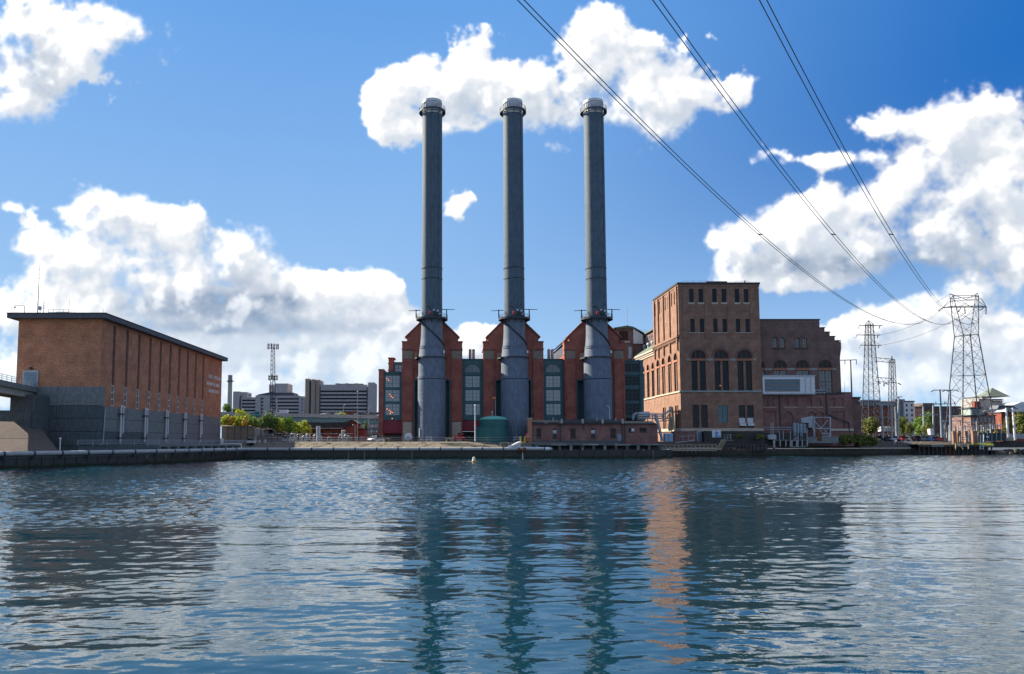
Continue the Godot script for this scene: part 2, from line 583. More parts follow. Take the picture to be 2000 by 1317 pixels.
func setup() -> void:
	rng.seed = 7
	var cam := Camera3D.new()
	cam.name = "camera"
	add_child(cam)
	cam.position = Vector3(0, EYE, 0)
	cam.rotation.x = TILT
	cam.keep_aspect = Camera3D.KEEP_HEIGHT
	cam.set_frustum(0.5 * 1317.0 / FOCAL, Vector2((1000.0 - MID_X) / FOCAL, (MID_Y - 658.5) / FOCAL) * 0.5, 0.5, 6000.0)
	cam.current = true
	var env := Environment.new()
	env.background_mode = Environment.BG_SKY
	var pano := PanoramaSkyMaterial.new()
	pano.panorama = ImageTexture.create_from_image(make_sky())
	var sky := Sky.new()
	sky.sky_material = pano
	env.sky = sky
	env.tonemap_mode = Environment.TONE_MAPPER_LINEAR
	env.tonemap_exposure = 2.7
	env.background_energy_multiplier = 0.475
	env.sdfgi_enabled = true
	env.ssao_enabled = true
	env.ssil_enabled = true
	var we := WorldEnvironment.new()
	we.name = "world_environment"
	we.environment = env
	add_child(we)
	var sun := DirectionalLight3D.new()
	sun.name = "sun"
	sun.light_energy = 1.6
	sun.light_angular_distance = 0.5
	sun.light_color = Color(1.0, 0.955, 0.88)
	sun.shadow_enabled = true
	add_child(sun)
	sun.look_at_from_position(sun_dir * 100.0, Vector3.ZERO)


# ---------------------------------------------------------------- textures and materials
func brick_image() -> ImageTexture:   # 4.4 m square: running-bond bricks in varied tones, relative to the wall's own colour
	var im := Image.create(1024, 1024, false, Image.FORMAT_RGB8)
	im.fill(Color(0.84, 0.83, 0.82))
	var r := RandomNumberGenerator.new()
	r.seed = 3
	var big := noise(0.012, 31, 3).get_seamless_image(64, 64)
	for j in 64:
		var row := 0.07 * (r.randf() - 0.5)
		for i in 21:
			var x := i * 49 + (24 if j % 2 else 0)
			var t := r.randf()
			var b := 0.80 + 0.12 * r.randf() + row + 0.08 * (big.get_pixel(int(x / 16.0) % 64, j).r - 0.5)
			var c := Color(b, b, b)
			if t < 0.16:
				c = Color(b * 0.74, b * 0.72, b * 0.76)
			elif t < 0.34:
				c = Color(b * 1.08, b * 1.0, b * 0.92)
			elif t < 0.42:
				c = Color(b * 1.12, b * 1.12, b * 1.08)
			im.fill_rect(Rect2i(x, j * 16 + 2, 46, 13), c.clamp())
			if x + 46 > 1024:
				im.fill_rect(Rect2i(0, j * 16 + 2, x + 46 - 1024, 13), c.clamp())
	im.generate_mipmaps()
	return ImageTexture.create_from_image(im)


func blotch_image(seed_: int, lo: float, hi: float, streak: float, size := 512, freq := 0.012, warm := 0.0) -> ImageTexture:   # uneven tone, with runs down the wall where streak > 0
	var a := noise(freq, seed_, 6).get_seamless_image(size, size)
	var b := noise(freq * 3.0, seed_ + 1, 4).get_seamless_image(size, size)
	var d := noise(freq * 5.0, seed_ + 2, 3).get_seamless_image(size, 32)
	var im := Image.create(size, size, false, Image.FORMAT_RGB8)
	for y in size:
		for x in size:
			var t := a.get_pixel(x, y).r * 0.7 + b.get_pixel(x, y).r * 0.3
			if streak > 0.0:
				t = lerpf(t, d.get_pixel(x, int(y / float(size) * 32.0)).r, streak)
			var k := lerpf(lo, hi, clampf((t - 0.5) * 1.7 + 0.5, 0.0, 1.0))
			var w := (b.get_pixel(y, x).r - 0.5) * warm
			im.set_pixel(x, y, Color(k + w, k, k - w).clamp())
	im.generate_mipmaps()
	return ImageTexture.create_from_image(im)


func height_image(seed_: int, freq: float, size := 512, oct := 5) -> Image:
	return noise(freq, seed_, oct).get_seamless_image(size, size)


func make_materials() -> void:
	var brick := brick_image()
	var blot := blotch_image(40, 0.84, 1.0, 0.0, 512, 0.010, 0.06)
	var runs := blotch_image(50, 0.74, 1.0, 0.55, 512, 0.014, 0.05)
	var fine := blotch_image(60, 0.82, 1.0, 0.0, 512, 0.05, 0.06)
	var grit := blotch_image(70, 0.45, 1.0, 0.0, 512, 0.12, 0.12)
	var wavy := ImageTexture.create_from_image(height_image(80, 0.03))
	for k in [["orange_brick", Color(0.49, 0.235, 0.14)], ["red_brick", Color(0.37, 0.135, 0.105)], ["tower_brick", Color(0.295, 0.178, 0.13)],
			["brown_brick", Color(0.21, 0.135, 0.12)], ["purple_brick", Color(0.255, 0.14, 0.125)], ["far_brick", Color(0.26, 0.085, 0.06)]]:
		mottle(mat(k[0], k[1], 0.9, 0.0, brick, 4.4, 0.3), blot, 26.0)
	for k in [["concrete", Color(0.215, 0.23, 0.225)], ["dark_concrete", Color(0.105, 0.125, 0.13)], ["pale_concrete", Color(0.46, 0.44, 0.40)], ["slope_concrete", Color(0.15, 0.118, 0.10)],
			["hospital_concrete", Color(0.48, 0.455, 0.44)], ["wall_concrete", Color(0.30, 0.25, 0.19)]]:
		mottle(mat(k[0], k[1], 0.9, 0.0, runs, 7.0, 0.3), fine, 1.9)
	mottle(mat("tidal_timber", Color(0.032, 0.036, 0.030), 0.55, 0.0, runs, 3.0, 0.5), blot, 9.0)
	mottle(mat("tidal_stone", Color(0.045, 0.04, 0.035), 0.6, 0.0, grit, 3.0, 0.5), blot, 9.0)
	mottle(mat("old_stone", Color(0.13, 0.105, 0.085), 0.9, 0.0, grit, 2.5, 0.3), blot, 8.0)
	mottle(mat("rock", Color(0.20, 0.165, 0.13), 0.9, 0.0, grit, 1.6, 0.3), blot, 5.0)
	mottle(mat("sand_stone", Color(0.46, 0.40, 0.32), 0.9, 0.0, fine, 1.5, 0.3), blot, 6.0)
	mottle(mat("salmon_stone", Color(0.52, 0.23, 0.14), 0.85, 0.0, fine, 1.5, 0.3), blot, 6.0)
	mottle(mat("green_stone", Color(0.27, 0.33, 0.31), 0.85, 0.0, fine, 1.5, 0.3), blot, 6.0)
	mottle(mat("panel_stone", Color(0.26, 0.21, 0.165), 0.9, 0.0, fine, 2.0, 0.3), blot, 6.0)
	mottle(mat("gravel", Color(0.25, 0.215, 0.165), 0.95, 0.0, grit, 2.2, 0.2), blot, 11.0)
	mottle(mat("earth", Color(0.16, 0.135, 0.09), 0.95, 0.0, grit, 2.6, 0.2), blot, 14.0)
	mottle(mat("asphalt", Color(0.10, 0.10, 0.10), 0.95, 0.0, grit, 2.0, 0.2), blot, 12.0)
	mottle(mat("stack_paint", Color(0.15, 0.186, 0.242), 0.6, 0.0, runs, 13.0, 0.35), fine, 2.6)
	mottle(mat("stack_shaft", Color(0.09, 0.132, 0.17), 0.66, 0.0, runs, 15.0, 0.35), fine, 2.6)
	mottle(mat("stack_cap", Color(0.86, 0.88, 0.90), 0.5, 0.0, fine, 2.0, 0.5), blot, 6.0)
	mottle(mat("dark_steel", Color(0.045, 0.052, 0.062), 0.6, 0.3, fine, 1.0), blot, 3.0)
	mottle(mat("galvanised", Color(0.36, 0.38, 0.40), 0.55, 0.15, fine, 1.2), blot, 4.0)
	mottle(mat("lattice_steel", Color(0.055, 0.055, 0.068), 0.55, 0.3, fine, 1.2), blot, 5.0)
	mottle(mat("white_paint", Color(0.9, 0.9, 0.9), 0.55, 0.0, fine, 1.6), blot, 4.0)
	mottle(mat("pipe_paint", Color(0.52, 0.54, 0.52), 0.55, 0.0, fine, 1.2), blot, 5.0)
	mottle(mat("roof_edge", Color(0.075, 0.085, 0.10), 0.7, 0.1, fine, 1.5), blot, 5.0)
	mottle(mat("roof_felt", Color(0.10, 0.10, 0.10), 0.9, 0.0, grit, 2.0, 0.3), blot, 7.0)
	mottle(mat("roof_tan", Color(0.33, 0.28, 0.20), 0.9, 0.0, grit, 2.0, 0.3), blot, 5.0)
	mottle(mat("green_roof", Color(0.10, 0.14, 0.10), 0.8, 0.0, runs, 2.5, 0.4), blot, 7.0)
	mottle(mat("teal_frame", Color(0.035, 0.105, 0.12), 0.5, 0.1, fine, 1.5), blot, 5.0)
	mottle(mat("dark_teal", Color(0.012, 0.035, 0.038), 0.6, 0.1, fine, 1.5), blot, 5.0)
	mottle(mat("maroon_panel", Color(0.24, 0.02, 0.035), 0.6, 0.0, fine, 1.5), blot, 5.0)
	mottle(mat("tank_paint", Color(0.012, 0.115, 0.12), 0.5, 0.1, runs, 3.0), fine, 2.0)
	mottle(mat("tank_lid", Color(0.10, 0.40, 0.32), 0.6, 0.0, fine, 1.6), blot, 5.0)
	mottle(mat("blue_grey_door", Color(0.16, 0.24, 0.30), 0.5, 0.2, fine, 1.5), blot, 4.0)
	mottle(mat("window_bar", Color(0.03, 0.03, 0.034), 0.6, 0.1, fine, 1.0), blot, 3.0)
	mottle(mat("brown_bar", Color(0.10, 0.05, 0.04), 0.7, 0.0, fine, 1.0), blot, 3.0)
	mottle(mat("girder_green", Color(0.17, 0.29, 0.28), 0.7, 0.1, runs, 3.0), blot, 8.0)
	mottle(mat("timber", Color(0.42, 0.36, 0.25), 0.85, 0.0, runs, 1.4, 0.3), blot, 4.0)
	mottle(mat("old_timber", Color(0.20, 0.165, 0.125), 0.9, 0.0, runs, 1.4, 0.3), blot, 4.0)
	mottle(mat("rust", Color(0.28, 0.115, 0.055), 0.85, 0.1, grit, 1.2, 0.3), blot, 4.0)
	mottle(mat("bark", Color(0.12, 0.09, 0.065), 0.95, 0.0, runs, 0.9, 0.2), blot, 3.0)
	mat("yellow_paint", Color(0.62, 0.40, 0.03), 0.55, 0.0, fine, 1.0)
	mat("red_paint", Color(0.42, 0.03, 0.03), 0.5, 0.0, fine, 1.0)
	mat("blue_paint", Color(0.05, 0.20, 0.48), 0.5, 0.0, fine, 1.0)
	mat("pale_blue_paint", Color(0.34, 0.50, 0.68), 0.5, 0.0, fine, 1.0)
	mat("sign_green", Color(0.0, 0.22, 0.16), 0.45)
	mat("lettering", Color(0.80, 0.80, 0.80), 0.5)
	mat("black_rubber", Color(0.02, 0.02, 0.02), 0.8)
	mat("orange_cloth", Color(0.85, 0.22, 0.06), 0.8)
	mat("insulator", Color(0.12, 0.08, 0.07), 0.3)
	mat("dark_glass", Color(0.014, 0.016, 0.022), 0.1, 0.0, null, 1.0, 0.3)
	mat("bay_glass", Color(0.17, 0.19, 0.22), 0.1, 0.25, null, 1.0, 0.7)
	mat("blue_glass", Color(0.03, 0.045, 0.06), 0.1, 0.1, null, 1.0, 0.7)
	mat("white_pane", Color(0.5, 0.52, 0.54), 0.4)
	mat("warm_lamp", Color(0.9, 0.5, 0.2), 0.5)
	M.warm_lamp.emission_enabled = true
	M.warm_lamp.emission = Color(1.0, 0.55, 0.2)
	M.warm_lamp.emission_energy_multiplier = 0.55
	for k in [["leaf_yellow", Color(0.36, 0.40, 0.05)], ["leaf_green", Color(0.15, 0.24, 0.05)], ["leaf_olive", Color(0.13, 0.145, 0.04)], 
			["leaf_orange", Color(0.38, 0.26, 0.06)], ["leaf_deep", Color(0.10, 0.165, 0.05)]]:
		var l := mat(k[0], k[1], 0.75, 0.0, fine, 0.9, 0.3)
		l.backlight_enabled = true
		l.backlight = Color(0.5, 0.55, 0.2)
		l.cull_mode = BaseMaterial3D.CULL_DISABLED


# ---------------------------------------------------------------- the river
func make_water() -> void:
	var m := mat("river_water", Color(0.001, 0.0205, 0.031), 0.02, 0.0, null, 1.0, 0.75)
	var ripple := noise(0.022, 91, 4).get_seamless_image(1024, 1024)
	ripple.bump_map_to_normal_map(9.0)
	m.normal_enabled = true
	m.normal_texture = ImageTexture.create_from_image(ripple)
	m.normal_scale = 0.13
	var long := noise(1.0, 7, 2)
	var chop := noise(1.0, 19, 2)
	var gust := noise(0.012, 77, 3)
	var depths := PackedFloat32Array()
	var d := 7.0
	while d < 300.0:
		depths.append(d)
		d += maxf(0.06, 0.0046 * d)
	var nx := 520
	var nz := depths.size()
	var v := PackedVector3Array()
	var uv := PackedVector2Array()
	var n := PackedVector3Array()
	v.resize(nx * nz)
	uv.resize(nx * nz)
	n.resize(nx * nz)
	var rough := PackedByteArray()
	rough.resize(nx * nz)
	for j in nz:
		var z := -depths[j]
		var half := depths[j] * 1.05 + 8.0
		for i in nx:
			var x := (float(i) / (nx - 1) * 2.0 - 1.0) * half + depths[j] * 0.07
			var g := gust.get_noise_2d(x * 0.35, z)
			var wind := smoothstep(48.0, 86.0, depths[j] + g * 50.0)
			rough[j * nx + i] = 0 if wind < 0.2 else (1 if wind < 0.75 else 2)
			var h := 0.05 * long.get_noise_2d(x * 0.06 - z * 0.02, z * 0.25) + (0.0115 + 0.010 * g) * chop.get_noise_2d(x * 0.62 + z * 0.1, z * 1.45) + (0.008 + 0.009 * g) * long.get_noise_2d(x * 0.95 - z * 0.35, z * 0.8 + x * 0.3 + 40.0)
			h += wind * (0.125 * chop.get_noise_2d(x * 0.7 + 50.0, z * 1.05) + 0.06 * long.get_noise_2d(x * 0.22, z * 0.4))
			v[j * nx + i] = Vector3(x, h, z)
			uv[j * nx + i] = Vector2(x / 15.0, z / 7.5)
	for j in nz:
		for i in nx:
			var a := v[j * nx + mini(i + 1, nx - 1)] - v[j * nx + maxi(i - 1, 0)]
			var b := v[mini(j + 1, nz - 1) * nx + i] - v[maxi(j - 1, 0) * nx + i]
			n[j * nx + i] = a.cross(b).normalized()
	var idx := [PackedInt32Array(), PackedInt32Array(), PackedInt32Array()]
	for j in nz - 1:
		for i in nx - 1:
			var p := j * nx + i
			var q: PackedInt32Array = idx[rough[p]]
			q.append_array([p, p + nx, p + nx + 1, p, p + nx + 1, p + 1])
			idx[rough[p]] = q
	var am := ArrayMesh.new()
	for k in 3:
		var arr := []
		arr.resize(Mesh.ARRAY_MAX)
		arr[Mesh.ARRAY_VERTEX] = v
		arr[Mesh.ARRAY_NORMAL] = n
		arr[Mesh.ARRAY_TEX_UV] = uv
		arr[Mesh.ARRAY_INDEX] = idx[k]
		am.add_surface_from_arrays(Mesh.PRIMITIVE_TRIANGLES, arr)
		var mk: StandardMaterial3D = m.duplicate()
		mk.normal_scale = [0.05, 0.16, 0.36][k]
		am.surface_set_material(k, mk)
	var o := MeshInstance3D.new()
	o.name = numbered("water")
	o.mesh = am
	add_child(o)
	o.set_meta("kind", "structure")
	var bed := Shape.new()
	bed.quad(Vector3(-900, -0.45, 500), Vector3(900, -0.45, 500), Vector3(900, -0.45, -420), Vector3(-900, -0.45, -420))
	bed.uv = PackedVector2Array()
	for p in bed.v:
		bed.uv.append(Vector2(p.x / 15.0, p.z / 7.5))
	struct("water", bed, m)


# ---------------------------------------------------------------- ground, banks and quay walls
const GROUND := 4.4
var quay := [Vector2(-140, 260), Vector2(-108, 0), Vector2(-75.7, -129), Vector2(-67.6, -147), Vector2(-60, -164), Vector2(-53, -198.6), Vector2(-16, -203), Vector2(27, -207.5),
	Vector2(61, -213), Vector2(66, -231), Vector2(76, -237), Vector2(100, -243), Vector2(137, -256), Vector2(168, -266), Vector2(205, -274), Vector2(430, -300), Vector2(1500, -330)]
var inner := [Vector2(-57, -209), Vector2(-18, -214), Vector2(25, -218), Vector2(58, -223), Vector2(62, -240), Vector2(74, -246.5), Vector2(98, -252), Vector2(135, -264.5), Vector2(166, -275), Vector2(203, -283), Vector2(430, -312), Vector2(1500, -345)]


func offset_line(a: int, b: int, o: float) -> Array:   # the quay line from point a to point b, moved inland by o
	var out := []
	for i in range(a, b + 1):
		var d := Vector2()
		if i > 0:
			d += (quay[i] - quay[i - 1]).normalized()
		if i < quay.size() - 1:
			d += (quay[i + 1] - quay[i]).normalized()
		d = d.normalized()
		out.append(quay[i] + Vector2(d.y, -d.x) * o)
	return out


func v3(p: Vector2, y: float) -> Vector3:
	return Vector3(p.x, y, p.y)


func run_wall(s: Shape, line: Array, line2: Array, y0: float, y1: float) -> void:   # a wall between two lines
	for i in line.size() - 1:
		s.quad(v3(line[i], y0), v3(line[i + 1], y0), v3(line[i + 1], y1), v3(line[i], y1))
		s.quad(v3(line[i], y1), v3(line[i + 1], y1), v3(line2[i + 1], y1), v3(line2[i], y1))
		s.quad(v3(line2[i + 1], y0), v3(line2[i], y0), v3(line2[i], y1), v3(line2[i + 1], y1))


func along(line: Array, step: float, from := 0.0) -> Array:   # points [position, direction] every step metres
	var out := []
	var left := from
	for i in line.size() - 1:
		var a: Vector2 = line[i]
		var b: Vector2 = line[i + 1]
		var l := a.distance_to(b)
		while left < l:
			out.append([a.lerp(b, left / l), (b - a) / l])
			left += step
		left -= l
	return out


func make_setting() -> void:
	var s := Shape.new()
	var far := PackedVector2Array([Vector2(-74, -243)])
	for p in inner:
		far.append(p)
	far.append_array([Vector2(4000, -3500), Vector2(-4000, -3500), Vector2(-4000, -165), Vector2(-90, -165), Vector2(-90, -243)])
	var ids := Geometry2D.triangulate_polygon(far)
	for i in range(0, ids.size(), 3):
		s.quad(v3(far[ids[i]], GROUND), v3(far[ids[i + 1]], GROUND), v3(far[ids[i + 2]], GROUND), v3(far[ids[i + 2]], GROUND))
	for i in s.n.size():
		s.n[i] = Vector3.UP
	struct("ground", s, M.earth)
	# sloping shore behind the quay edge: gravel by the stacks, overgrown earth to the right
	var edge := offset_line(5, 16, 1.5)
	var bump := noise(0.35, 4, 3)
	for part in [[0, 3, "gravel_shore", M.gravel], [3, 11, "earth_shore", M.old_stone]]:
		s = Shape.new()
		for i in range(part[0], part[1]):
			var n := maxi(1, int(edge[i].distance_to(edge[i + 1]) / 1.5))
			if n > 60:
				n = 60
			for k in n:
				var p := []
				for j in 6:
					for e in 2:
						var t := (k + e) / float(n)
						var q: Vector2 = edge[i].lerp(edge[i + 1], t).lerp(inner[i].lerp(inner[i + 1], t), j / 5.0)
						var h := lerpf(2.25, GROUND + 0.02, pow(j / 5.0, 0.7))
						if j > 0 and j < 5:
							h += bump.get_noise_2d(q.x, q.y) * 0.45
						p.append(v3(q, h))
				for j in 5:
					s.quad(p[j * 2], p[j * 2 + 1], p[j * 2 + 3], p[j * 2 + 2])
		struct(part[2], s, part[3])
	# near left bank, outside the picture on its left
	s = Shape.new()
	s.quad(Vector3(-140, 2.2, 260), Vector3(-108, 2.2, 0), Vector3(-3000, 2.2, 0), Vector3(-3000, 2.2, 260))
	s.quad(Vector3(-108, 2.2, 0), Vector3(-74, 2.2, -160), Vector3(-3000, 2.2, -166), Vector3(-3000, 2.2, 0))
	struct("river_bank", s, M.earth)

	# quay walls
	var w := thing("seawall", "low concrete seawall with stained wet face below the orange brick pump house", "seawall", Vector3(-68, 0, -147), "river walls")
	s = Shape.new()
	run_wall(s, offset_line(0, 5, 0.0), offset_line(0, 5, 2.2), -2.0, 2.0)
	put(w, "wall_face", s, M.tidal_timber)
	s = Shape.new()
	run_wall(s, offset_line(0, 5, -0.08), offset_line(0, 5, 2.6), 1.72, 2.2)
	put(w, "cap", s, M.dark_concrete)
	for a in along(offset_line(2, 5, -0.02), 2.4, 1.0):
		var st := Shape.new()
		var q: Vector2 = a[0]
		st.bar(v3(q, -0.6), v3(q, 1.7), 0.16)
		put(w, "post", st, M.tidal_timber)
	w = thing("seawall", "long dark timber quay wall with upright posts in front of the three stacks", "seawall", Vector3(0, 0, -205), "river walls")
	s = Shape.new()
	run_wall(s, offset_line(5, 8, 0.0), offset_line(5, 8, 1.6), -2.0, 2.2)
	put(w, "wall_face", s, M.tidal_timber)
	for k in 7:   # horizontal planks
		s = Shape.new()
		run_wall(s, offset_line(5, 8, -0.06 - 0.02 * (k % 2)), offset_line(5, 8, 0.05), 0.02 + 0.31 * k, 0.27 + 0.31 * k)
		put(w, "plank", s, M.tidal_timber)
	for a in along(offset_line(5, 8, -0.16), 4.15, 1.5):
		var st := Shape.new()
		st.bar(v3(a[0], -1), v3(a[0], 2.15), 0.3)
		put(w, "post", st, M.old_timber if rng.randf() < 0.3 else M.tidal_timber)
	w = thing("seawall", "dark rough stone river wall below the tall square brick tower", "seawall", Vector3(100, 0, -243), "river walls")
	s = Shape.new()
	run_wall(s, offset_line(8, 13, 0.0), offset_line(8, 13, 1.7), -2.0, 1.5)
	put(w, "wall_face", s, M.tidal_stone)
	# weed along the tide line and streaks below the pipe
	var weed := mat("tide_weed", Color(0.028, 0.04, 0.014), 0.8, 0.0, M.rock.albedo_texture, 1.5, 0.4)
	for q in [[2, 5, 0.1], [5, 8, 0.19], [8, 13, 0.2]]:
		s = Shape.new()
		var wl := offset_line(q[0], q[1], -q[2])
		for a in along(wl, 0.5):
			var p: Vector2 = a[0]
			var d2: Vector2 = a[1]
			var e: float = 0.35 + 0.3 * bump.get_noise_2d(p.x * 1.3, p.y * 1.3) + rng.randf() * 0.12
			s.quad(v3(p, -0.4), v3(p + d2 * 0.54, -0.4), v3(p + d2 * 0.54, e), v3(p, e * rng.randf_range(0.8, 1.15)))
		put(w, "tide_weed", s, weed)
	for a in along(offset_line(2, 5, -0.03), 1.3, 18.0):
		if rng.randf() < 0.35:
			continue
		s = Shape.new()
		var p: Vector2 = a[0]
		var d2: Vector2 = a[1]
		var x1 := rng.randf_range(0.06, 0.22)
		var y1 := rng.randf_range(0.6, 1.4)
		s.tri(v3(p, 1.7), v3(p + d2 * x1 * 0.6, y1), v3(p + d2 * x1, 1.7))
		s.n[0] = Vector3(-d2.y, 0, d2.x)
		s.n[1] = s.n[0]
		s.n[2] = s.n[0]
		put(w, "rust_streak" if rng.randf() < 0.5 else "lime_streak", s, M.rust if rng.randf() < 0.5 else M.pale_concrete)
	# stones of the upper courses
	var line := offset_line(9, 13, -0.05)
	for row in 2:
		for a in along(line, 2.1, 0.3 + row * 1.0):
			var st := Shape.new()
			var q: Vector2 = a[0]
			var dd: Vector2 = a[1]
			var l := rng.randf_range(1.5, 1.98)
			var nrm := Vector2(-dd.y, dd.x)
			var c := v3(q + nrm * rng.randf_range(-0.12, 0.12) - nrm * 0.5, 1.2 + row * 0.62)
			st.box(c, Vector3(l, 0.58, 1.2), Basis(Vector3(dd.x, rng.randf_range(-0.02, 0.02), dd.y).normalized(), Vector3.UP, Vector3(-dd.y, 0, dd.x)))
			put(w, "stone", st, M.old_stone if row else M.tidal_stone)


# ---------------------------------------------------------------- the pump house on the left
func make_pump_house() -> void:
	var x0 := -72.4
	var x1 := -89.7
	var yc := 11.9        # top of the concrete on the river side
	var yf := 15.8        # top of the concrete on the near side
	var top := Y(623.5, 158.0)
	var b := thing("pump_house", "long orange brick pump house on a high dark concrete base, with narrow upright window slots", "building", Vector3(-81, 0, -200))
	var s := Shape.new()
	s.span(Vector3(x1 + 0.02, yc, -158.9), Vector3(x0 - 0.32, top - 0.02, -241.9))
	put(b, "slot_panel", s, mottled("slot_grey", Color(0.14, 0.105, 0.095)))
	# river side
	var fr := face(Vector3(x0, yc, -158), Vector3(0, 0, -1))
	var holes := []
	for k in 10:
		var c := 6.2 + 6.62 * k
		holes.append([c - 0.72, 0.15, c + 0.72, top - yc - 0.5, false, 0.32])
	s = Shape.new()
	s.wall(fr, 84.0, top - yc, holes)
	fr = face(Vector3(x1, yc, -158), Vector3(1, 0, 0))
	s.wall(fr, x0 - x1, top - yc, [])
	s.wall(face(Vector3(x1, yc, -242), Vector3(0, 0, 1)), 84.0, top - yc, [])
	s.wall(face(Vector3(x0, yc, -242), Vector3(-1, 0, 0)), x0 - x1, top - yc, [])
	put(b, "brick_wall", s, M.orange_brick)
	fr = face(Vector3(x0, yc, -158), Vector3(0, 0, -1))
	for o in holes:
		window(b, fr, [o[0], 0.15, o[2], 4.6, false], 1, 3, Vector2i(1, 1), M.white_paint, M.dark_glass, 0.2, 0.17, 0.0)
	# roof slab with overhang
	s = Shape.new()
	s.span(Vector3(x1 - 1.6, top, -156.4), Vector3(x0 + 1.4, top + 0.95, -243.5))
	var roof := put(b, "roof", s, M.roof_edge)
	s = Shape.new()
	s.span(Vector3(x1 - 1.7, top + 0.95, -156.3), Vector3(x0 + 1.5, top + 1.1, -243.6))
	put(roof, "flashing", s, M.dark_steel)
	# concrete base in lifts with recessed joints
	s = Shape.new()
	s.span(Vector3(x1 + 0.1, -1, -158.3), Vector3(x0 - 0.1, yc, -241.9))
	s.span(Vector3(x1 + 0.1, yc, -157.95), Vector3(x0 + 0.1, yf - 0.1, -158.8))
	var core := put(b, "concrete_base", s, M.dark_concrete)
	var ys := [-1.0, 3.7, 6.6, 9.3, 11.9]
	for j in 4:
		for k in 7:
			s = Shape.new()
			s.span(Vector3(x0 - 1.0, ys[j] + 0.05, -160.2 - k * 11.7), Vector3(x0, ys[j + 1] - (0.05 if j < 3 else 0.0), -160.2 - (k + 1) * 11.7 + 0.07))
			put(core, "panel", s, M.concrete if j > 1 or k > 1 else M.dark_concrete)
		for k in 2:
			s = Shape.new()
			s.span(Vector3(lerpf(x1, x0 + 0.2, k * 0.5) + 0.03, ys[j] + 0.05, -157.7), Vector3(lerpf(x1, x0 + 0.2, k * 0.5 + 0.5) - 0.03, ys[j + 1] - 0.05, -160.1))
			put(core, "panel", s, M.dark_concrete)
	for k in 2:
		s = Shape.new()
		s.span(Vector3(lerpf(x1, x0 + 0.2, k * 0.5) + 0.03, yc + 0.05, -157.7), Vector3(lerpf(x1, x0 + 0.2, k * 0.5 + 0.5) - 0.03, yf, -160.1))
		put(core, "panel", s, M.concrete)
	# loading door and the lamp above it
	var dl := X(45.5, 158.0, 740.0)
	var dr := X(75.5, 158.0, 740.0)
	var dt := Y(724.0, 158.0)
	s = Shape.new()
	s.span(Vector3(dl, yf, -157.98), Vector3(dr, dt, -157.6))
	var door := put(b, "door_frame", s, M.galvanised)
	for k in 6:
		s = Shape.new()
		var h := (dt - 0.4 - yf) / 6.0
		s.chamfer(Vector3(dl + 0.35, yf + h * k + 0.02, -157.62), Vector3(dr - 0.3, yf + h * (k + 1) - 0.02, -157.5), 0.03)
		put(door, "door_panel", s, M.blue_grey_door)
	s = Shape.new()
	s.lathe(at(59.5, 719.0, 157.6), [Vector2(0.0, -0.25), Vector2(0.35, -0.18), Vector2(0.38, 0.1), Vector2(0.0, 0.3)], 10)
	put(b, "door_lamp", s, M.dark_steel)
	# pairs of white pipes down the concrete
	for k in 5:
		var d := 167.5 + 13.4 * k
		s = Shape.new()
		s.tube(Vector3(x0 + 0.55, 4.3, -d), Vector3(x0 + 0.55, 12.4, -d), 0.2, -1, 10)
		s.tube(Vector3(x0 + 0.55, 12.1, -d), Vector3(x0 + 0.55, 12.1, -d - 1.3), 0.17, -1, 10)
		s.tube(Vector3(x0 + 0.55, 6.4, -d - 1.2), Vector3(x0 + 0.55, 12.3, -d - 1.2), 0.17, -1, 10)
		s.tube(Vector3(x0 + 0.5, 6.4, -d - 1.2), Vector3(x0 - 0.2, 5.7, -d - 1.5), 0.17, -1, 8)
		var p := put(b, "downpipe", s, M.white_paint)
		for y in [10.4, 5.2]:
			s = Shape.new()
			s.span(Vector3(x0, y, -d + 0.45), Vector3(x0 + 0.95, y + 0.22, -d - 1.6 if y > 8 else -d - 0.45))
			put(p, "bracket", s, M.dark_steel)
	s = Shape.new()
	s.path([Vector3(x0 + 0.3, 3.9, -158.6), Vector3(x0 + 0.3, 4.0, -159.7), Vector3(x0 + 0.3, 11.5, -160.3)], 0.13)
	put(b, "conduit", s, M.galvanised)
	# raised letters
	var lines := ["FOX POINT", "HURRICANE", "BARRIER"]
	var font := SystemFont.new()
	font.font_names = PackedStringArray(["Droid Sans"])
	for k in 3:
		for i in lines[k].length():
			if lines[k][i] == " ":
				continue
			var tm := TextMesh.new()
			tm.text = lines[k][i]
			tm.font = font
			tm.font_size = 64
			tm.pixel_size = 0.0225
			tm.depth = 0.14
			var o := MeshInstance3D.new()
			o.name = "letter"
			o.mesh = tm
			o.material_override = M.lettering
			b.add_child(o, true)
			var d: float = [229.0, 227.6, 229.6][k] + i * 1.42
			o.position = Vector3(x0 + 0.1, Y([737.5, 751.5, 764.5][k], 233.0), -d) - b.position
			o.rotation.y = PI / 2

	# things on the roof
	var yr := top + 1.1
	s = Shape.new()
	s.tube(Vector3(-88.6, yr, -158), Vector3(-88.6, yr + 1.6, -158), 0.07)
	s.path([Vector3(-88.6, yr + 1.6, -158), Vector3(-89.0, yr + 1.75, -158), Vector3(-90.5, yr + 1.8, -158), Vector3(-90.65, yr + 1.5, -158)], 0.06)
	s.lathe(Vector3(-90.65, yr + 1.15, -158), [Vector2(0, 0), Vector2(0.17, 0.05), Vector2(0.15, 0.35), Vector2(0, 0.4)], 8)
	single("security_camera", "small camera hanging from a bent pole at the left end of the pump house roof", "camera", s, M.galvanised)
	var mast := thing("radio_mast", "tall thin whip antenna mast on the pump house roof", "antenna", Vector3(-84, yr, -159))
	s = Shape.new()
	var base := Vector3(X(73, 159.0, 610.0), yr, -159.0)
	var tip := Y(512.0, 159.0) - yr
	s.tube(base, base + Vector3.UP * tip, 0.11, 0.03, 6)
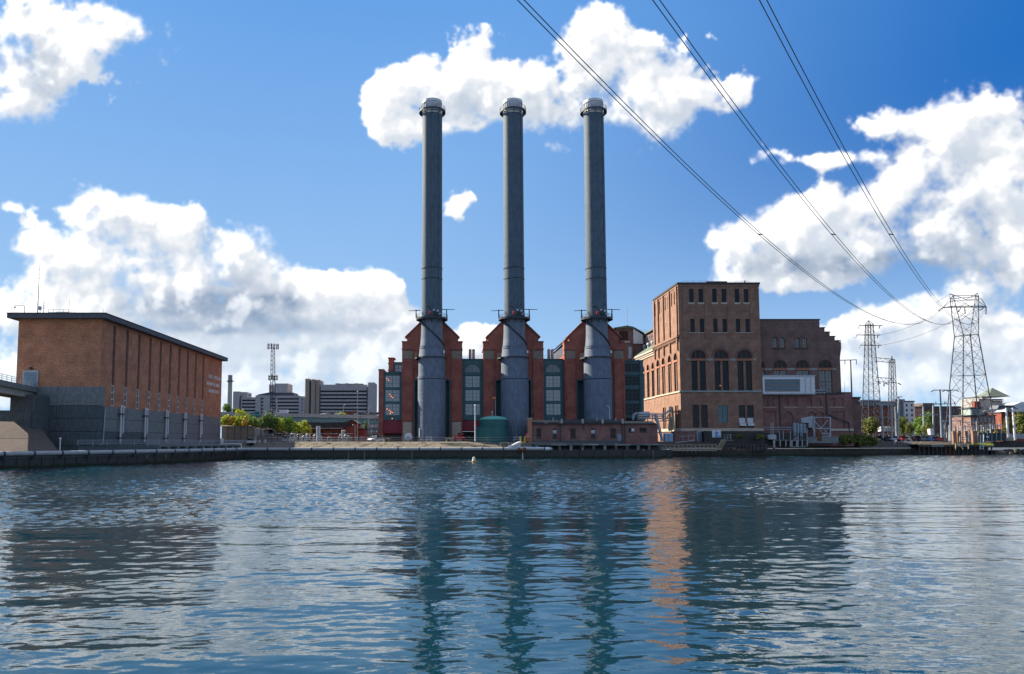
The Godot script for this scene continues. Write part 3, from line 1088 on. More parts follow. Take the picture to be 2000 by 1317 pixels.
	for k in 5:
		s.bar(base + Vector3(-0.18, 2.0 + 1.9 * k, 0), base + Vector3(0.18, 2.0 + 1.9 * k, 0), 0.06)
	put(mast, "pole", s, M.galvanised)
	s = Shape.new()
	s.chamfer(base + Vector3(0.25, 1.0, -0.2), base + Vector3(0.75, 1.75, 0.3), 0.05)
	s.bar(base + Vector3(0.5, 0, 0), base + Vector3(0.5, 1.0, 0), 0.1)
	s.bar(base + Vector3(0, 1.2, 0), base + Vector3(0.4, 1.2, 0), 0.07)
	put(mast, "equipment_box", s, M.galvanised)
	var m2 := thing("radio_mast", "short antenna with side arms beside the tall whip mast on the pump house roof", "antenna", Vector3(-83, yr, -159))
	s = Shape.new()
	base = Vector3(X(84.5, 159.0, 610.0), yr, -159.0)
	s.tube(base, base + Vector3.UP * 3.0, 0.07, 0.05, 6)
	for k in 3:
		s.bar(base + Vector3(-0.7 + 0.3 * k, 1.6 + 0.5 * k, 0), base + Vector3(0.35, 1.3 + 0.5 * k, 0), 0.06)
	put(m2, "pole", s, M.galvanised)
	var r := thing("roof_railing", "thin steel guard rail around the hatch on the pump house roof", "railing", Vector3(-81, yr, -160))
	s = Shape.new()
	var xs := [X(91, 159), X(101, 159), X(121, 159), X(131, 159)]
	for x in xs:
		s.tube(Vector3(x * 1.0 - 0.6, yr, -159), Vector3(x - 0.6, yr + 1.1, -159), 0.05)
		s.tube(Vector3(x * 1.0 - 0.6, yr, -162), Vector3(x - 0.6, yr + 1.1, -162), 0.05)
	put(r, "post", s, M.galvanised)
	s = Shape.new()
	for z in [-159.0, -162.0]:
		for y in [0.5, 1.1]:
			s.tube(Vector3(xs[0] - 0.6, yr + y, z), Vector3(xs[3] - 0.6, yr + y, z), 0.045)
	put(r, "rail", s, M.galvanised)
	s = Shape.new()
	s.tube(Vector3(xs[2], yr, -160), Vector3(xs[2], yr + 3.2, -160), 0.05, 0.03)
	single("radio_mast", "thin bare rod antenna behind the roof guard rail of the pump house", "antenna", s, M.galvanised)
	s = Shape.new()
	s.tube(Vector3(x0 + 0.6, yr, -157), Vector3(x0 + 0.6, yr + 0.9, -157), 0.05, 0.03)
	single("lightning_rod", "short lightning rod on the near river-side corner of the pump house roof", "rod", s, M.galvanised)


func mottled(called: String, c: Color) -> StandardMaterial3D:
	if not M.has(called):
		var m := mat(called, c, 0.85, 0.0, M.concrete.albedo_texture, 5.0, 0.3)
		mottle(m, M.concrete.detail_albedo, 1.7)
	return M[called]


func make_left_bank() -> void:
	# terrace between pump house and seawall
	var line := offset_line(3, 5, 2.3)
	line[0] = Vector2(-72.2, -149.5)
	line.append(Vector2(-57, -209))
	var t := thing("terrace", "stained concrete terrace wall and dark bays under the walkway along the pump house", "terrace", Vector3(-66, 2.2, -180))
	var s := Shape.new()
	var solid := [line[0], line[1]]
	var back := [Vector2(-72.3, -158), Vector2(-72.3, -170)]
	for i in 1:
		s.quad(v3(line[i], 2.0), v3(line[i + 1], 2.0), v3(line[i + 1], 3.7), v3(line[i], 3.7))
		s.quad(v3(line[i], 3.7), v3(line[i + 1], 3.7), v3(back[i + 1], 3.7), v3(back[i], 3.7))
	s.quad(v3(line[0], 2.0), v3(line[0], 3.7), v3(back[0], 3.7), v3(back[0], 2.0))
	put(t, "retaining_wall", s, M.dark_concrete)
	s = Shape.new()
	run_wall(s, [line[1], line[2], line[3]], [Vector2(-72.3, -170), Vector2(-72.3, -204), Vector2(-72.3, -243)], 3.4, 3.7)
	s.quad(v3(line[1], 3.4), v3(Vector2(-72.3, -170), 3.4), v3(Vector2(-72.3, -204), 3.4), v3(line[2], 3.4))
	s.quad(v3(line[2], 3.4), v3(Vector2(-72.3, -204), 3.4), v3(Vector2(-72.3, -243), 3.4), v3(line[3], 3.4))
	put(t, "slab", s, M.concrete)
	s = Shape.new()
	s.quad(Vector3(line[1].x - 4.5, 2.0, line[1].y), Vector3(line[2].x - 4.5, 2.0, line[2].y), Vector3(line[2].x - 4.5, 3.4, line[2].y), Vector3(line[1].x - 4.5, 3.4, line[1].y))
	s.quad(Vector3(line[2].x - 4.5, 2.0, line[2].y), Vector3(line[3].x - 3, 2.0, line[3].y), Vector3(line[3].x - 3, 3.4, line[3].y), Vector3(line[2].x - 4.5, 3.4, line[2].y))
	put(t, "back_wall", s, M.dark_concrete)
	for a in along([line[1], line[2], line[3]], 3.6, 0.4):
		var q: Vector2 = a[0]
		s = Shape.new()
		s.span(Vector3(q.x - 3.0, 2.0, q.y - 0.75), Vector3(q.x - 0.1, 3.4, q.y + 0.75))
		put(t, "pillar", s, M.concrete)
	# railing on its edge
	var r := thing("railing", "three-bar steel railing along the terrace edge beside the pump house", "railing", Vector3(-64, 3.7, -180), "waterside railings")
	var edge := [line[0] + Vector2(0.3, 1), line[1] - Vector2(0.4, 0), line[2] - Vector2(0.4, 0), line[3] + Vector2(2.5, -2)]
	rails(r, edge, 3.7, 3, 3.2, M.galvanised)
	# sloped concrete apron with two rows of slabs
	var ap := thing("apron", "sloping brown concrete apron with white streaks at the foot of the pump house", "slope", Vector3(-82, 2.2, -140))
	var lo := [Vector2(-73.9, -146), Vector2(-77.2, -130), Vector2(-82.3, -110), Vector2(-87.2, -90), Vector2(-110, 0)]
	var hi := [Vector2(-84.4, -156.8), Vector2(-88.5, -140), Vector2(-93, -120), Vector2(-98, -100), Vector2(-125, 0)]
	for row in 2:
		for i in 4:
			s = Shape.new()
			var a0: float = [0.0, 0.465][row]
			var a1: float = [0.455, 1.0][row]
			var q := func(i: int, t: float, up: float) -> Vector3:
				var p: Vector2 = lo[i].lerp(hi[i], t)
				return v3(p, lerpf(2.3, 8.4, t) + up)
			var p00: Vector3 = q.call(i, a0, 0.0)
			var p10: Vector3 = q.call(i + 1, a0, 0.0) + Vector3(0, 0, -0.08)
			var p11: Vector3 = q.call(i + 1, a1, 0.0) + Vector3(0, 0, -0.08)
			var p01: Vector3 = q.call(i, a1, 0.0)
			s.quad(p10, p00, p01, p11)
			s.quad(p00 - Vector3(0, 1.5, 0), p00, p10, p10 - Vector3(0, 1.5, 0))
			s.quad(p00, p00 - Vector3(0, 3, 0), p01 - Vector3(0, 8, 0), p01)
			put(ap, "slab", s, M.slope_concrete)
	# abutment and wall under the bridge
	s = Shape.new()
	s.span(Vector3(X(18, 152), 6.0, -152), Vector3(X(66, 152), 13.75, -157.6))
	s.span(Vector3(X(28, 151.9), 6.0, -151.6), Vector3(X(60, 151.9), 10.6, -152.05))
	single("bridge_abutment", "dark concrete block carrying the end of the access bridge at the pump house", "abutment", s, M.dark_concrete)
	s = Shape.new()
	s.span(Vector3(-140, 2, -157.5), Vector3(X(72, 157), 10.9, -158.4))
	single("retaining_wall", "dark low wall above the concrete apron behind the bridge abutment", "wall", s, M.dark_concrete)
	# access bridge
	var br := thing("access_bridge", "concrete access bridge with steel railing leading to the loading door of the pump house", "bridge", Vector3(-82, 13.7, -145))
	var p0 := Vector2(-84.9, -157.6)
	var dir := Vector2(5.0, 22.0).normalized()
	var p1 := p0 + dir * 60.0
	var nrm := Vector2(-dir.y, dir.x)     # to the left of the way to the door
	if nrm.x > 0:
		nrm = -nrm
	s = Shape.new()
	run_wall(s, [p1, p0], [p1 + nrm * 6.0, p0 + nrm * 6.0], 14.55, 15.55)
	s.quad(v3(p1, 14.55), v3(p1 + nrm * 6.0, 14.55), v3(p0 + nrm * 6.0, 14.55), v3(p0, 14.55))
	put(br, "deck", s, M.concrete)
	s = Shape.new()
	for o in [0.7, 4.3]:
		run_wall(s, [p1 + nrm * o, p0 + nrm * o], [p1 + nrm * (o + 0.9), p0 + nrm * (o + 0.9)], 13.4, 14.56)
		s.quad(v3(p1 + nrm * o, 13.4), v3(p1 + nrm * (o + 0.9), 13.4), v3(p0 + nrm * (o + 0.9), 13.4), v3(p0 + nrm * o, 13.4))
	put(br, "girder", s, M.pale_concrete)
	rails(br, [p0 + nrm * 0.2, p1 + nrm * 0.2], 15.55, 3, 2.6, M.galvanised)
	rails(br, [p0 + nrm * 5.8, p1 + nrm * 5.8], 15.55, 3, 2.6, M.galvanised)
	# the big pipe along the water
	var pipe := thing("river_pipe", "long grey-green pipe on saddles running along the whole quay edge", "pipe", Vector3(-40, 2.4, -190))
	line = offset_line(1, 7, -0.35)
	s = Shape.new()
	for i in line.size() - 1:
		s.tube(v3(line[i], 2.5), v3(line[i + 1], 2.5), 0.4, -1, 14)
		s.lathe(v3(line[i + 1], 2.5), [Vector2(0, -0.4), Vector2(0.28, -0.28), Vector2(0.4, 0), Vector2(0.28, 0.28), Vector2(0, 0.4)], 10)
	put(pipe, "pipe", s, M.pipe_paint)
	for a in along(line, 5.6, 100.0):
		s = Shape.new()
		var q: Vector2 = a[0]
		var dd: Vector2 = a[1]
		if q.y > -60.0:
			continue
		s.tube(v3(q - dd * 0.16, 2.5), v3(q + dd * 0.16, 2.5), 0.47, -1, 12)
		s.box(v3(q, 1.95), Vector3(0.5, 0.9, 0.5))
		put(pipe, "saddle", s, M.dark_steel)
	s = Shape.new()
	s.tube(Vector3(-71.2, 2.2, -140.5), Vector3(-71.2, 4.9, -140.5), 0.1)
	s.lathe(Vector3(-71.2, 4.9, -140.5), [Vector2(0, 0), Vector2(0.2, 0.08), Vector2(0.16, 0.3), Vector2(0, 0.36)], 8)
	single("vent_post", "short white post standing behind the pipe at the apron's edge", "post", s, M.white_paint)


func rails(o: Node3D, line: Array, y: float, bars: int, step: float, m: Material, h := 1.1, r := 0.05) -> void:
	for a in along(line, step, 0.05):
		var s := Shape.new()
		s.tube(v3(a[0], y), v3(a[0], y + h), r, -1, 6)
		put(o, "post", s, m)
	for k in bars:
		var s := Shape.new()
		for i in line.size() - 1:
			s.tube(v3(line[i], y + h * (k + 1) / bars), v3(line[i + 1], y + h * (k + 1) / bars), r * 0.9, -1, 6)
		put(o, "rail", s, m)


# ---------------------------------------------------------------- the three stacks
const STACK_D := 228.0
const FRONT_D := 232.5
const STEP := 24.7
const UNIT_X := 19.1       # axis of the middle stack


func ring(s: Shape, c: Vector3, r0: float, r1: float, y0: float, y1: float, k := 32) -> void:
	s.lathe(c, [Vector2(r0, y0), Vector2(r1, y0), Vector2(r1, y1), Vector2(r0, y1), Vector2(r0, y0)], k, false)


func make_stack() -> Node3D:
	var c := Vector3(UNIT_X, 0, -STACK_D)
	var k := STACK_D / FOCAL
	var y := func(py: float) -> float:
		return Y(py, STACK_D)
	var t := thing("smokestack", "middle one of the three tall grey smokestacks, rising behind the green tank", "smokestack", Vector3(UNIT_X, GROUND, -STACK_D), "the three tall stacks")
	var prof := []
	for p in [[27.2, 866], [27.2, 742]]:
		prof.append(Vector2(p[0] * k, y.call(p[1])))
	var s := Shape.new()
	s.lathe(c, prof, 56)
	put(t, "base_shell", s, M.stack_paint)
	s = Shape.new()
	s.lathe(c, [Vector2(26.3 * k, y.call(740.0)), Vector2(26.3 * k, y.call(700.0))], 56)
	put(t, "middle_shell", s, M.stack_paint)
	s = Shape.new()
	s.lathe(c, [Vector2(26.3 * k, y.call(700.0)), Vector2(25.6 * k, y.call(695.0)), Vector2(23.4 * k, y.call(678.0)), Vector2(21.9 * k, y.call(664.0)), Vector2(21.2 * k, y.call(650.0)), Vector2(20.9 * k, y.call(624.0))], 56)
	put(t, "taper", s, M.stack_paint)
	s = Shape.new()
	s.lathe(c, [Vector2(20.5 * k, y.call(624.0)), Vector2(20.2 * k, y.call(524.0)), Vector2(20.0 * k, y.call(330.0)), Vector2(20.0 * k, y.call(224.0))], 56)
	put(t, "shaft", s, M.stack_shaft)
	for b in [[738.5, 28.0, 5.0], [681.0, 24.6, 2.2], [677.5, 23.9, 1.2], [546.0, 20.9, 1.6], [525.5, 20.9, 1.6]]:
		s = Shape.new()
		ring(s, c, (b[1] - 2.5) * k, b[1] * k, y.call(b[0] + b[2] * 0.5), y.call(b[0] - b[2] * 0.5), 56)
		put(t, "band", s, M.stack_paint if b[0] > 600 else M.dark_steel)
	for j in 13:   # shell seams
		var py := 755.0 + j * 8.0
		s = Shape.new()
		ring(s, c, 27.1 * k, 27.35 * k, y.call(py + 0.25), y.call(py - 0.25), 48)
		put(t, "seam", s, M.stack_paint)
	# platforms
	var deck := func(py: float, rin: float, rout: float, called: String, arc0: float, arc1: float) -> void:
		var d := Shape.new()
		var yy: float = y.call(py)
		var full: bool = arc1 - arc0 > TAU - 0.01
		var n := 36
		for i in n:
			var a := lerpf(arc0, arc1, i / float(n))
			var b := lerpf(arc0, arc1, (i + 1) / float(n))
			var da := Vector3(sin(a), 0, cos(a))
			var db := Vector3(sin(b), 0, cos(b))
			for q in [[rin, rout, 0.0, 0.12], [rout - 0.08, rout, -0.45, 0.12]]:
				d.quad(c + da * q[1] + Vector3.UP * (yy + q[2]), c + db * q[1] + Vector3.UP * (yy + q[2]), c + db * q[1] + Vector3.UP * (yy + q[3]), c + da * q[1] + Vector3.UP * (yy + q[3]))
				d.quad(c + da * q[0] + Vector3.UP * (yy + q[3]), c + da * q[1] + Vector3.UP * (yy + q[3]), c + db * q[1] + Vector3.UP * (yy + q[3]), c + db * q[0] + Vector3.UP * (yy + q[3]))
				d.quad(c + da * q[0] + Vector3.UP * (yy + q[2]), c + db * q[0] + Vector3.UP * (yy + q[2]), c + db * q[1] + Vector3.UP * (yy + q[2]), c + da * q[1] + Vector3.UP * (yy + q[2]))
				d.quad(c + da * q[0] + Vector3.UP * (yy + q[2]), c + da * q[0] + Vector3.UP * (yy + q[3]), c + db * q[0] + Vector3.UP * (yy + q[3]), c + db * q[0] + Vector3.UP * (yy + q[2]))
		var pf := put(t, called, d, M.dark_steel)
		var m := 20 if full else 10
		for i in m + (0 if full else 1):
			var a := lerpf(arc0, arc1, i / float(m))
			var da := Vector3(sin(a), 0, cos(a))
			d = Shape.new()
			d.bar(c + da * (rout - 0.05) + Vector3.UP * yy, c + da * (rout - 0.05) + Vector3.UP * (yy + 1.15), 0.07)
			put(pf, "post", d, M.dark_steel)
			if full and i % 2 == 0:
				d = Shape.new()
				d.bar(c + da * (rout - 0.1) + Vector3.UP * (yy - 0.3), c + da * (rin - 0.02) + Vector3.UP * (yy - 1.5), 0.14)
				put(pf, "bracket", d, M.dark_steel)
		for h in [0.4, 0.78, 1.15]:
			d = Shape.new()
			for i in n:
				var a := lerpf(arc0, arc1, i / float(n))
				var b := lerpf(arc0, arc1, (i + 1) / float(n))
				d.bar(c + Vector3(sin(a), 0, cos(a)) * (rout - 0.05) + Vector3.UP * (yy + h), c + Vector3(sin(b), 0, cos(b)) * (rout - 0.05) + Vector3.UP * (yy + h), 0.06)
			put(pf, "rail", d, M.dark_steel)
	deck.call(623.0, 20.5 * k, 31.2 * k, "platform", 0.0, TAU)
	deck.call(219.0, 20.0 * k, 26.6 * k, "top_platform", 0.0, TAU)
	deck.call(699.5, 25.8 * k, 33.5 * k, "side_platform", -2.9, -1.0)
	s = Shape.new()
	ring(s, c, 26.0 * k, 28.2 * k, y.call(701.0), y.call(698.2), 56)
	put(t, "band", s, M.dark_steel)
	# cap
	s = Shape.new()
	s.lathe(c, [Vector2(20.3 * k, y.call(226.5)), Vector2(20.6 * k, y.call(223.5)), Vector2(18.2 * k, y.call(223.0)), Vector2(18.2 * k, y.call(205.0)), Vector2(19.6 * k, y.call(204.0)), Vector2(19.6 * k, y.call(199.0)), Vector2(17.4 * k, y.call(198.4)), Vector2(17.0 * k, y.call(216.0))], 48)
	var cap := put(t, "cap", s, M.stack_cap)
	for i in 24:
		var a := TAU * i / 24.0
		s = Shape.new()
		s.bar(c + Vector3(sin(a), 0, cos(a)) * 18.5 * k + Vector3.UP * (y.call(222.0) as float), c + Vector3(sin(a), 0, cos(a)) * 18.5 * k + Vector3.UP * (y.call(205.0) as float), 0.14)
		put(cap, "rib", s, M.stack_cap)
	for py in [211.0, 216.0]:
		s = Shape.new()
		ring(s, c, 18.2 * k, 18.6 * k, y.call(py + 0.4), y.call(py - 0.4), 48)
		put(cap, "rib", s, M.stack_cap)
	# the dark conduit winding down from the platform
	s = Shape.new()
	var pts := []
	for i in 25:
		var u := i / 24.0
		var a := lerpf(-1.15, 1.35, u)
		var py := lerpf(629.0, 676.0, u)
		var r := 21.1 + 1.9 * smoothstep(650.0, 676.0, py)
		pts.append(c + Vector3(sin(a), 0, cos(a)) * (r + 1.0) * k + Vector3.UP * (y.call(py) as float))
	s.path(pts, 0.24)
	put(t, "conduit", s, M.dark_steel)
	s = Shape.new()
	pts = []
	for i in 9:
		var u := i / 8.0
		var a := lerpf(-0.55, -0.1, u)
		pts.append(c + Vector3(sin(a), 0, cos(a)) * 21.2 * k + Vector3.UP * (y.call(lerpf(600.0, 606.0, u * u)) as float))
	s.path(pts, 0.13)
	put(t, "conduit", s, M.dark_steel)
	# long rods with end boxes at the platform
	for q in [[-31.0, -46.0, 608.5, 607.5], [29.0, 45.0, 606.0, 605.6]]:
		s = Shape.new()
		s.tube(c + Vector3(q[0] * k * 0.7, y.call(q[3]), 1.0), c + Vector3(q[1] * k, y.call(q[2]), 1.0), 0.13, 0.08)
		s.bar(c + Vector3(q[0] * k, y.call(622.0), 0.9), c + Vector3(q[0] * k, y.call(606.0), 0.9), 0.3)
		put(t, "rod", s, M.dark_steel)
	for q in [[4.5, 609.5, 3.4, 2.4, "white_paint"], [12.0, 611.0, 3.4, 3.2, "white_paint"], [16.5, 616.5, 6.0, 2.4, "white_paint"], [-3.0, 615.0, 4.4, 5.0, "red_paint"], [7.0, 616.0, 6.0, 6.0, "dark_teal"]]:
		s = Shape.new()
		var zz: float = sqrt(maxf(1.0, 27.0 * 27.0 - q[0] * q[0])) * k - 0.5
		s.chamfer(c + Vector3((q[0] - q[2] * 0.5) * k, y.call(q[1] + q[3] * 0.5), zz), c + Vector3((q[0] + q[2] * 0.5) * k, y.call(q[1] - q[3] * 0.5), zz + 0.45), 0.05)
		put(t, "equipment_box", s, M[q[4]])
	s = Shape.new()
	s.chamfer(c + Vector3(22.5 * k, y.call(692.0), 2.0), c + Vector3(25.5 * k, y.call(686.5), 2.6), 0.05)
	put(t, "equipment_box", s, M.white_paint)
	for i in 14:   # ladder rungs seen as a thin line up the shaft
		s = Shape.new()
		var y0: float = y.call(600.0 - i * 27.0)
		var y1: float = y.call(600.0 - (i + 1) * 27.0)
		s.tube(c + Vector3(sin(0.75), 0, cos(0.75)) * 20.6 * k + Vector3.UP * y0, c + Vector3(sin(0.75), 0, cos(0.75)) * 20.6 * k + Vector3.UP * y1, 0.06, -1, 5)
		put(t, "cable", s, M.stack_shaft)
	# access hatch at the foot
	s = Shape.new()
	var fa := -1.05
	s.box(c + Vector3(sin(fa), 0, cos(fa)) * 27.2 * k + Vector3.UP * (GROUND + 2.6), Vector3(1.1, 2.6, 0.3), Basis(Vector3.UP, fa))
	put(t, "hatch", s, M.galvanised)
	return t


# ---------------------------------------------------------------- the brick fronts behind the stacks
func make_portal() -> Node3D:
	var k := FRONT_D / FOCAL
	var c := Vector3(UNIT_X, 0, -FRONT_D)
	var y := func(py: float) -> float:
		return Y(py, FRONT_D)
	var t := thing("boiler_hall", "red brick gabled boiler hall behind the middle smokestack", "building", Vector3(UNIT_X, GROUND, -FRONT_D - 5), "gabled boiler halls")
	var fr := face(c, Vector3.RIGHT)
	var y0 := GROUND - 0.5
	var p := PackedVector2Array([Vector2(-59.2 * k, y0), Vector2(-35.5 * k, y0), Vector2(-35.5 * k, y.call(742.0)), Vector2(35.5 * k, y.call(742.0)), Vector2(35.5 * k, y0), Vector2(59.2 * k, y0),
		Vector2(59.2 * k, y.call(667.5)), Vector2(49.6 * k, y.call(667.5)), Vector2(49.6 * k, y.call(658.5)), Vector2(0, y.call(610.0)), Vector2(-49.6 * k, y.call(658.5)), Vector2(-49.6 * k, y.call(667.5)), Vector2(-59.2 * k, y.call(667.5))])
	var s := Shape.new()
	s.prism(p, fr, 3.0)
	put(t, "brick_front", s, M.red_brick)
	# hall behind
	s = Shape.new()
	s.span(c + Vector3(-46 * k, y0, -3.0), c + Vector3(46 * k, y.call(684.0), -40.0))
	s.prism(PackedVector2Array([Vector2(-46 * k, y.call(684.0)), Vector2(46 * k, y.call(684.0)), Vector2(46 * k, y.call(660.0)), Vector2(0, y.call(616.0)), Vector2(-46 * k, y.call(660.0))]), face(c + Vector3(0, 0, -3.0), Vector3.RIGHT), 37.0)
	put(t, "hall_wall", s, M.red_brick)
	for e in [-1, 1]:
		s = Shape.new()
		var a := Vector2(0, y.call(613.5))
		var b := Vector2(e * 50.0 * k, y.call(660.5))
		var n := Vector2(-(b - a).y, (b - a).x).normalized()
		if n.y < 0:
			n = -n
		s.prism(PackedVector2Array([a, b, b + n * 0.35, a + n * 0.35]), face(c + Vector3(0, 0, -2.2), Vector3.RIGHT), 39.0)
		put(t, "roof", s, M.roof_felt)
		s = Shape.new()   # coping along the gable
		a = Vector2(0, y.call(609.6))
		b = Vector2(e * 52.5 * k, y.call(660.2))
		s.prism(PackedVector2Array([a, b, b + n * 0.4, a + n * 0.4]), face(c + Vector3(0, 0, 0.35), Vector3.RIGHT), 3.6)
		put(t, "coping", s, M.red_brick)
		# clerestory strip along the hall side
		s = Shape.new()
		for i in 9:
			s.span(c + Vector3(e * 46.0 * k, y.call(682.0), -4.0 - i * 3.9), c + Vector3(e * 46.4 * k, y.call(664.0), -7.3 - i * 3.9))
		put(t, "clerestory", s, M.dark_glass)
		s = Shape.new()   # shoulder cap
		s.span(c + Vector3(e * 48.4 * k, y.call(668.2), 0.3), c + Vector3(e * 60.2 * k, y.call(666.6), -3.2))
		put(t, "coping", s, M.red_brick)
		s = Shape.new()   # cornice
		s.span(c + Vector3(e * 36.0 * k, y.call(683.0), 0.4), c + Vector3(e * 60.0 * k, y.call(681.0), -3.1))
		s.span(c + Vector3(e * 36.0 * k, y.call(684.2), 0.22), c + Vector3(e * 59.7 * k, y.call(683.0), -3.1))
		put(t, "cornice", s, M.red_brick)
		s = Shape.new()   # pilaster with stone panels above and below
		s.span(c + Vector3(e * 38.0 * k, y.call(823.0), 0.0), c + Vector3(e * 57.6 * k, y.call(703.0), 0.22))
		var pil := put(t, "pilaster", s, M.red_brick)
		for q in [[38.0, 40.5, 705.0, 821.0], [55.1, 57.6, 705.0, 821.0], [40.5, 55.1, 703.0, 707.0], [40.5, 55.1, 819.0, 823.0]]:
			s = Shape.new()
			s.span(c + Vector3(e * q[0] * k, y.call(q[3]), 0.22), c + Vector3(e * q[1] * k, y.call(q[2]), 0.42))
			put(pil, "border", s, M.red_brick)
		s = Shape.new()
		s.chamfer(c + Vector3((38.0 if e > 0 else -57.0) * k, y.call(701.0), -0.2), c + Vector3((57.0 if e > 0 else -38.0) * k, y.call(685.0), 0.16), 0.05)
		put(t, "stone_panel", s, M.panel_stone)
		s = Shape.new()
		s.chamfer(c + Vector3((39.0 if e > 0 else -56.5) * k, GROUND - 0.3, -0.2), c + Vector3((56.5 if e > 0 else -39.0) * k, y.call(824.5), 0.2), 0.06)
		put(t, "stone_panel", s, M.sand_stone)
		s = Shape.new()
		s.span(c + Vector3(e * 36.0 * k, y.call(703.0), 0.14), c + Vector3(e * 59.2 * k, y.call(701.5), -0.1))
		put(t, "string_course", s, M.red_brick)
	s = Shape.new()   # niche behind the stack
	s.span(c + Vector3(-35.4 * k, y0, -2.6), c + Vector3(35.4 * k, y.call(742.2), -3.6))
	put(t, "niche_back", s, M.teal_frame)
	s = Shape.new()
	for e in [-1, 1]:
		s.span(c + Vector3(e * 33.6 * k, y0, 0.05), c + Vector3(e * 35.6 * k, y.call(743.5), -0.3))
	s.span(c + Vector3(-35.6 * k, y.call(743.5), 0.05), c + Vector3(35.6 * k, y.call(741.5), -0.3))
	put(t, "niche_frame", s, M.teal_frame)
	return t


func make_bay() -> Node3D:   # glazed bay between two halls
	var d := 234.6
	var k := d / FOCAL
	var xc := UNIT_X - STEP * 0.5
	var c := Vector3(xc, 0, -d)
	var y := func(py: float) -> float:
		return Y(py, d)
	var w := 41.5 * k
	var t := thing("glazed_bay", "teal framed arched glass bay between the left and middle brick halls", "facade", Vector3(xc, GROUND, -d - 2), "arched glass bays")
	var y0: float = y.call(821.0)
	var fr := face(c + Vector3(-w * 0.5, y0, 0), Vector3.RIGHT)
	var h := (y.call(701.5) as float) - y0
	var l := func(py: float) -> float:
		return (y.call(py) as float) - y0
	var op := []
	var ax := 0.9
	op.append([ax, l.call(728.0), w - ax, l.call(728.0) + (w - 2 * ax) * 0.5 + 0.35, true, 0.3])
	for q in [[733.6, 757.5], [760.7, 784.3], [788.0, 811.5]]:
		op.append([ax, l.call(q[1]), w - ax, l.call(q[0]), false, 0.3])
	var s := Shape.new()
	s.wall(fr, w, h, op)
	s.span(c + Vector3(-w * 0.5, y0, -0.35), c + Vector3(w * 0.5, y.call(701.5), -8.0))
	put(t, "frame", s, M.teal_frame)
	for i in 4:
		if i == 0:
			window(t, fr, op[0], 2, 1, Vector2i(2, 2), M.teal_frame, M.blue_glass, 0.22, 0.14, 0.07)
		else:
			window(t, fr, op[i], 2, 1, Vector2i(2, 3), M.teal_frame, M.bay_glass, 0.22, 0.2, 0.07)
	s = Shape.new()   # raised arch ring and keystone
	var r0 := (w - 2 * ax) * 0.5
	var cy: float = op[0][3] - r0
	for i in 16:
		var a := PI * i / 16.0
		var b := PI * (i + 1) / 16.0
		var m := Vector2(w * 0.5, cy)
		s.prism(PackedVector2Array([m + Vector2(cos(a), sin(a)) * (r0 + 0.02), m + Vector2(cos(a), sin(a)) * (r0 + 0.45), m + Vector2(cos(b), sin(b)) * (r0 + 0.45), m + Vector2(cos(b), sin(b)) * (r0 + 0.02)]), fr * Transform3D(Basis(), Vector3(0, 0, 0.16)), 0.3)
	s.span(fr * Vector3(w * 0.5 - 0.22, cy + r0 - 0.1, 0), fr * Vector3(w * 0.5 + 0.22, h - 0.25, 0.26))
	put(t, "arch", s, M.teal_frame)
	for q in [[702.5, 701.0, 0.35], [732.5, 729.0, 0.2], [821.0, 819.0, 0.2]]:
		s = Shape.new()
		s.span(c + Vector3(-w * 0.5, y.call(q[0]), -0.1), c + Vector3(w * 0.5, y.call(q[1]), q[2]))
		put(t, "cornice", s, M.teal_frame)
	s = Shape.new()
	s.span(c + Vector3(-w * 0.5, y.call(843.0), -0.3), c + Vector3(w * 0.5, y0, -1.2))
	put(t, "spandrel", s, M.maroon_panel)
	s = Shape.new()
	for i in 5:
		s.span(c + Vector3(-w * 0.5 + w * i / 5.0 + 0.04, y.call(842.6), -0.3), c + Vector3(-w * 0.5 + w * (i + 1) / 5.0 - 0.04, y.call(822.0), -0.2))
	put(t, "spandrel", s, M.maroon_panel)
	s = Shape.new()
	s.span(c + Vector3(-w * 0.5, GROUND - 0.5, -5.0), c + Vector3(w * 0.5, y.call(843.0), -8.0))
	put(t, "doorway", s, M.concrete)
	s = Shape.new()
	for e in [-1, 1]:
		s.tube(c + Vector3((3.4 * e - 0.5) * k, y.call(702.0), -5.0), c + Vector3((3.4 * e - 0.5) * k, y.call(678.5), -5.0), 3.0 * k, -1, 14)
	put(t, "vent_pipe", s, M.pipe_paint)
	rails(t, [Vector2(xc - w * 0.5, -d + 0.1), Vector2(xc + w * 0.5, -d + 0.1)], y.call(701.0), 2, 1.6, M.dark_steel, 0.9, 0.035)
	return t


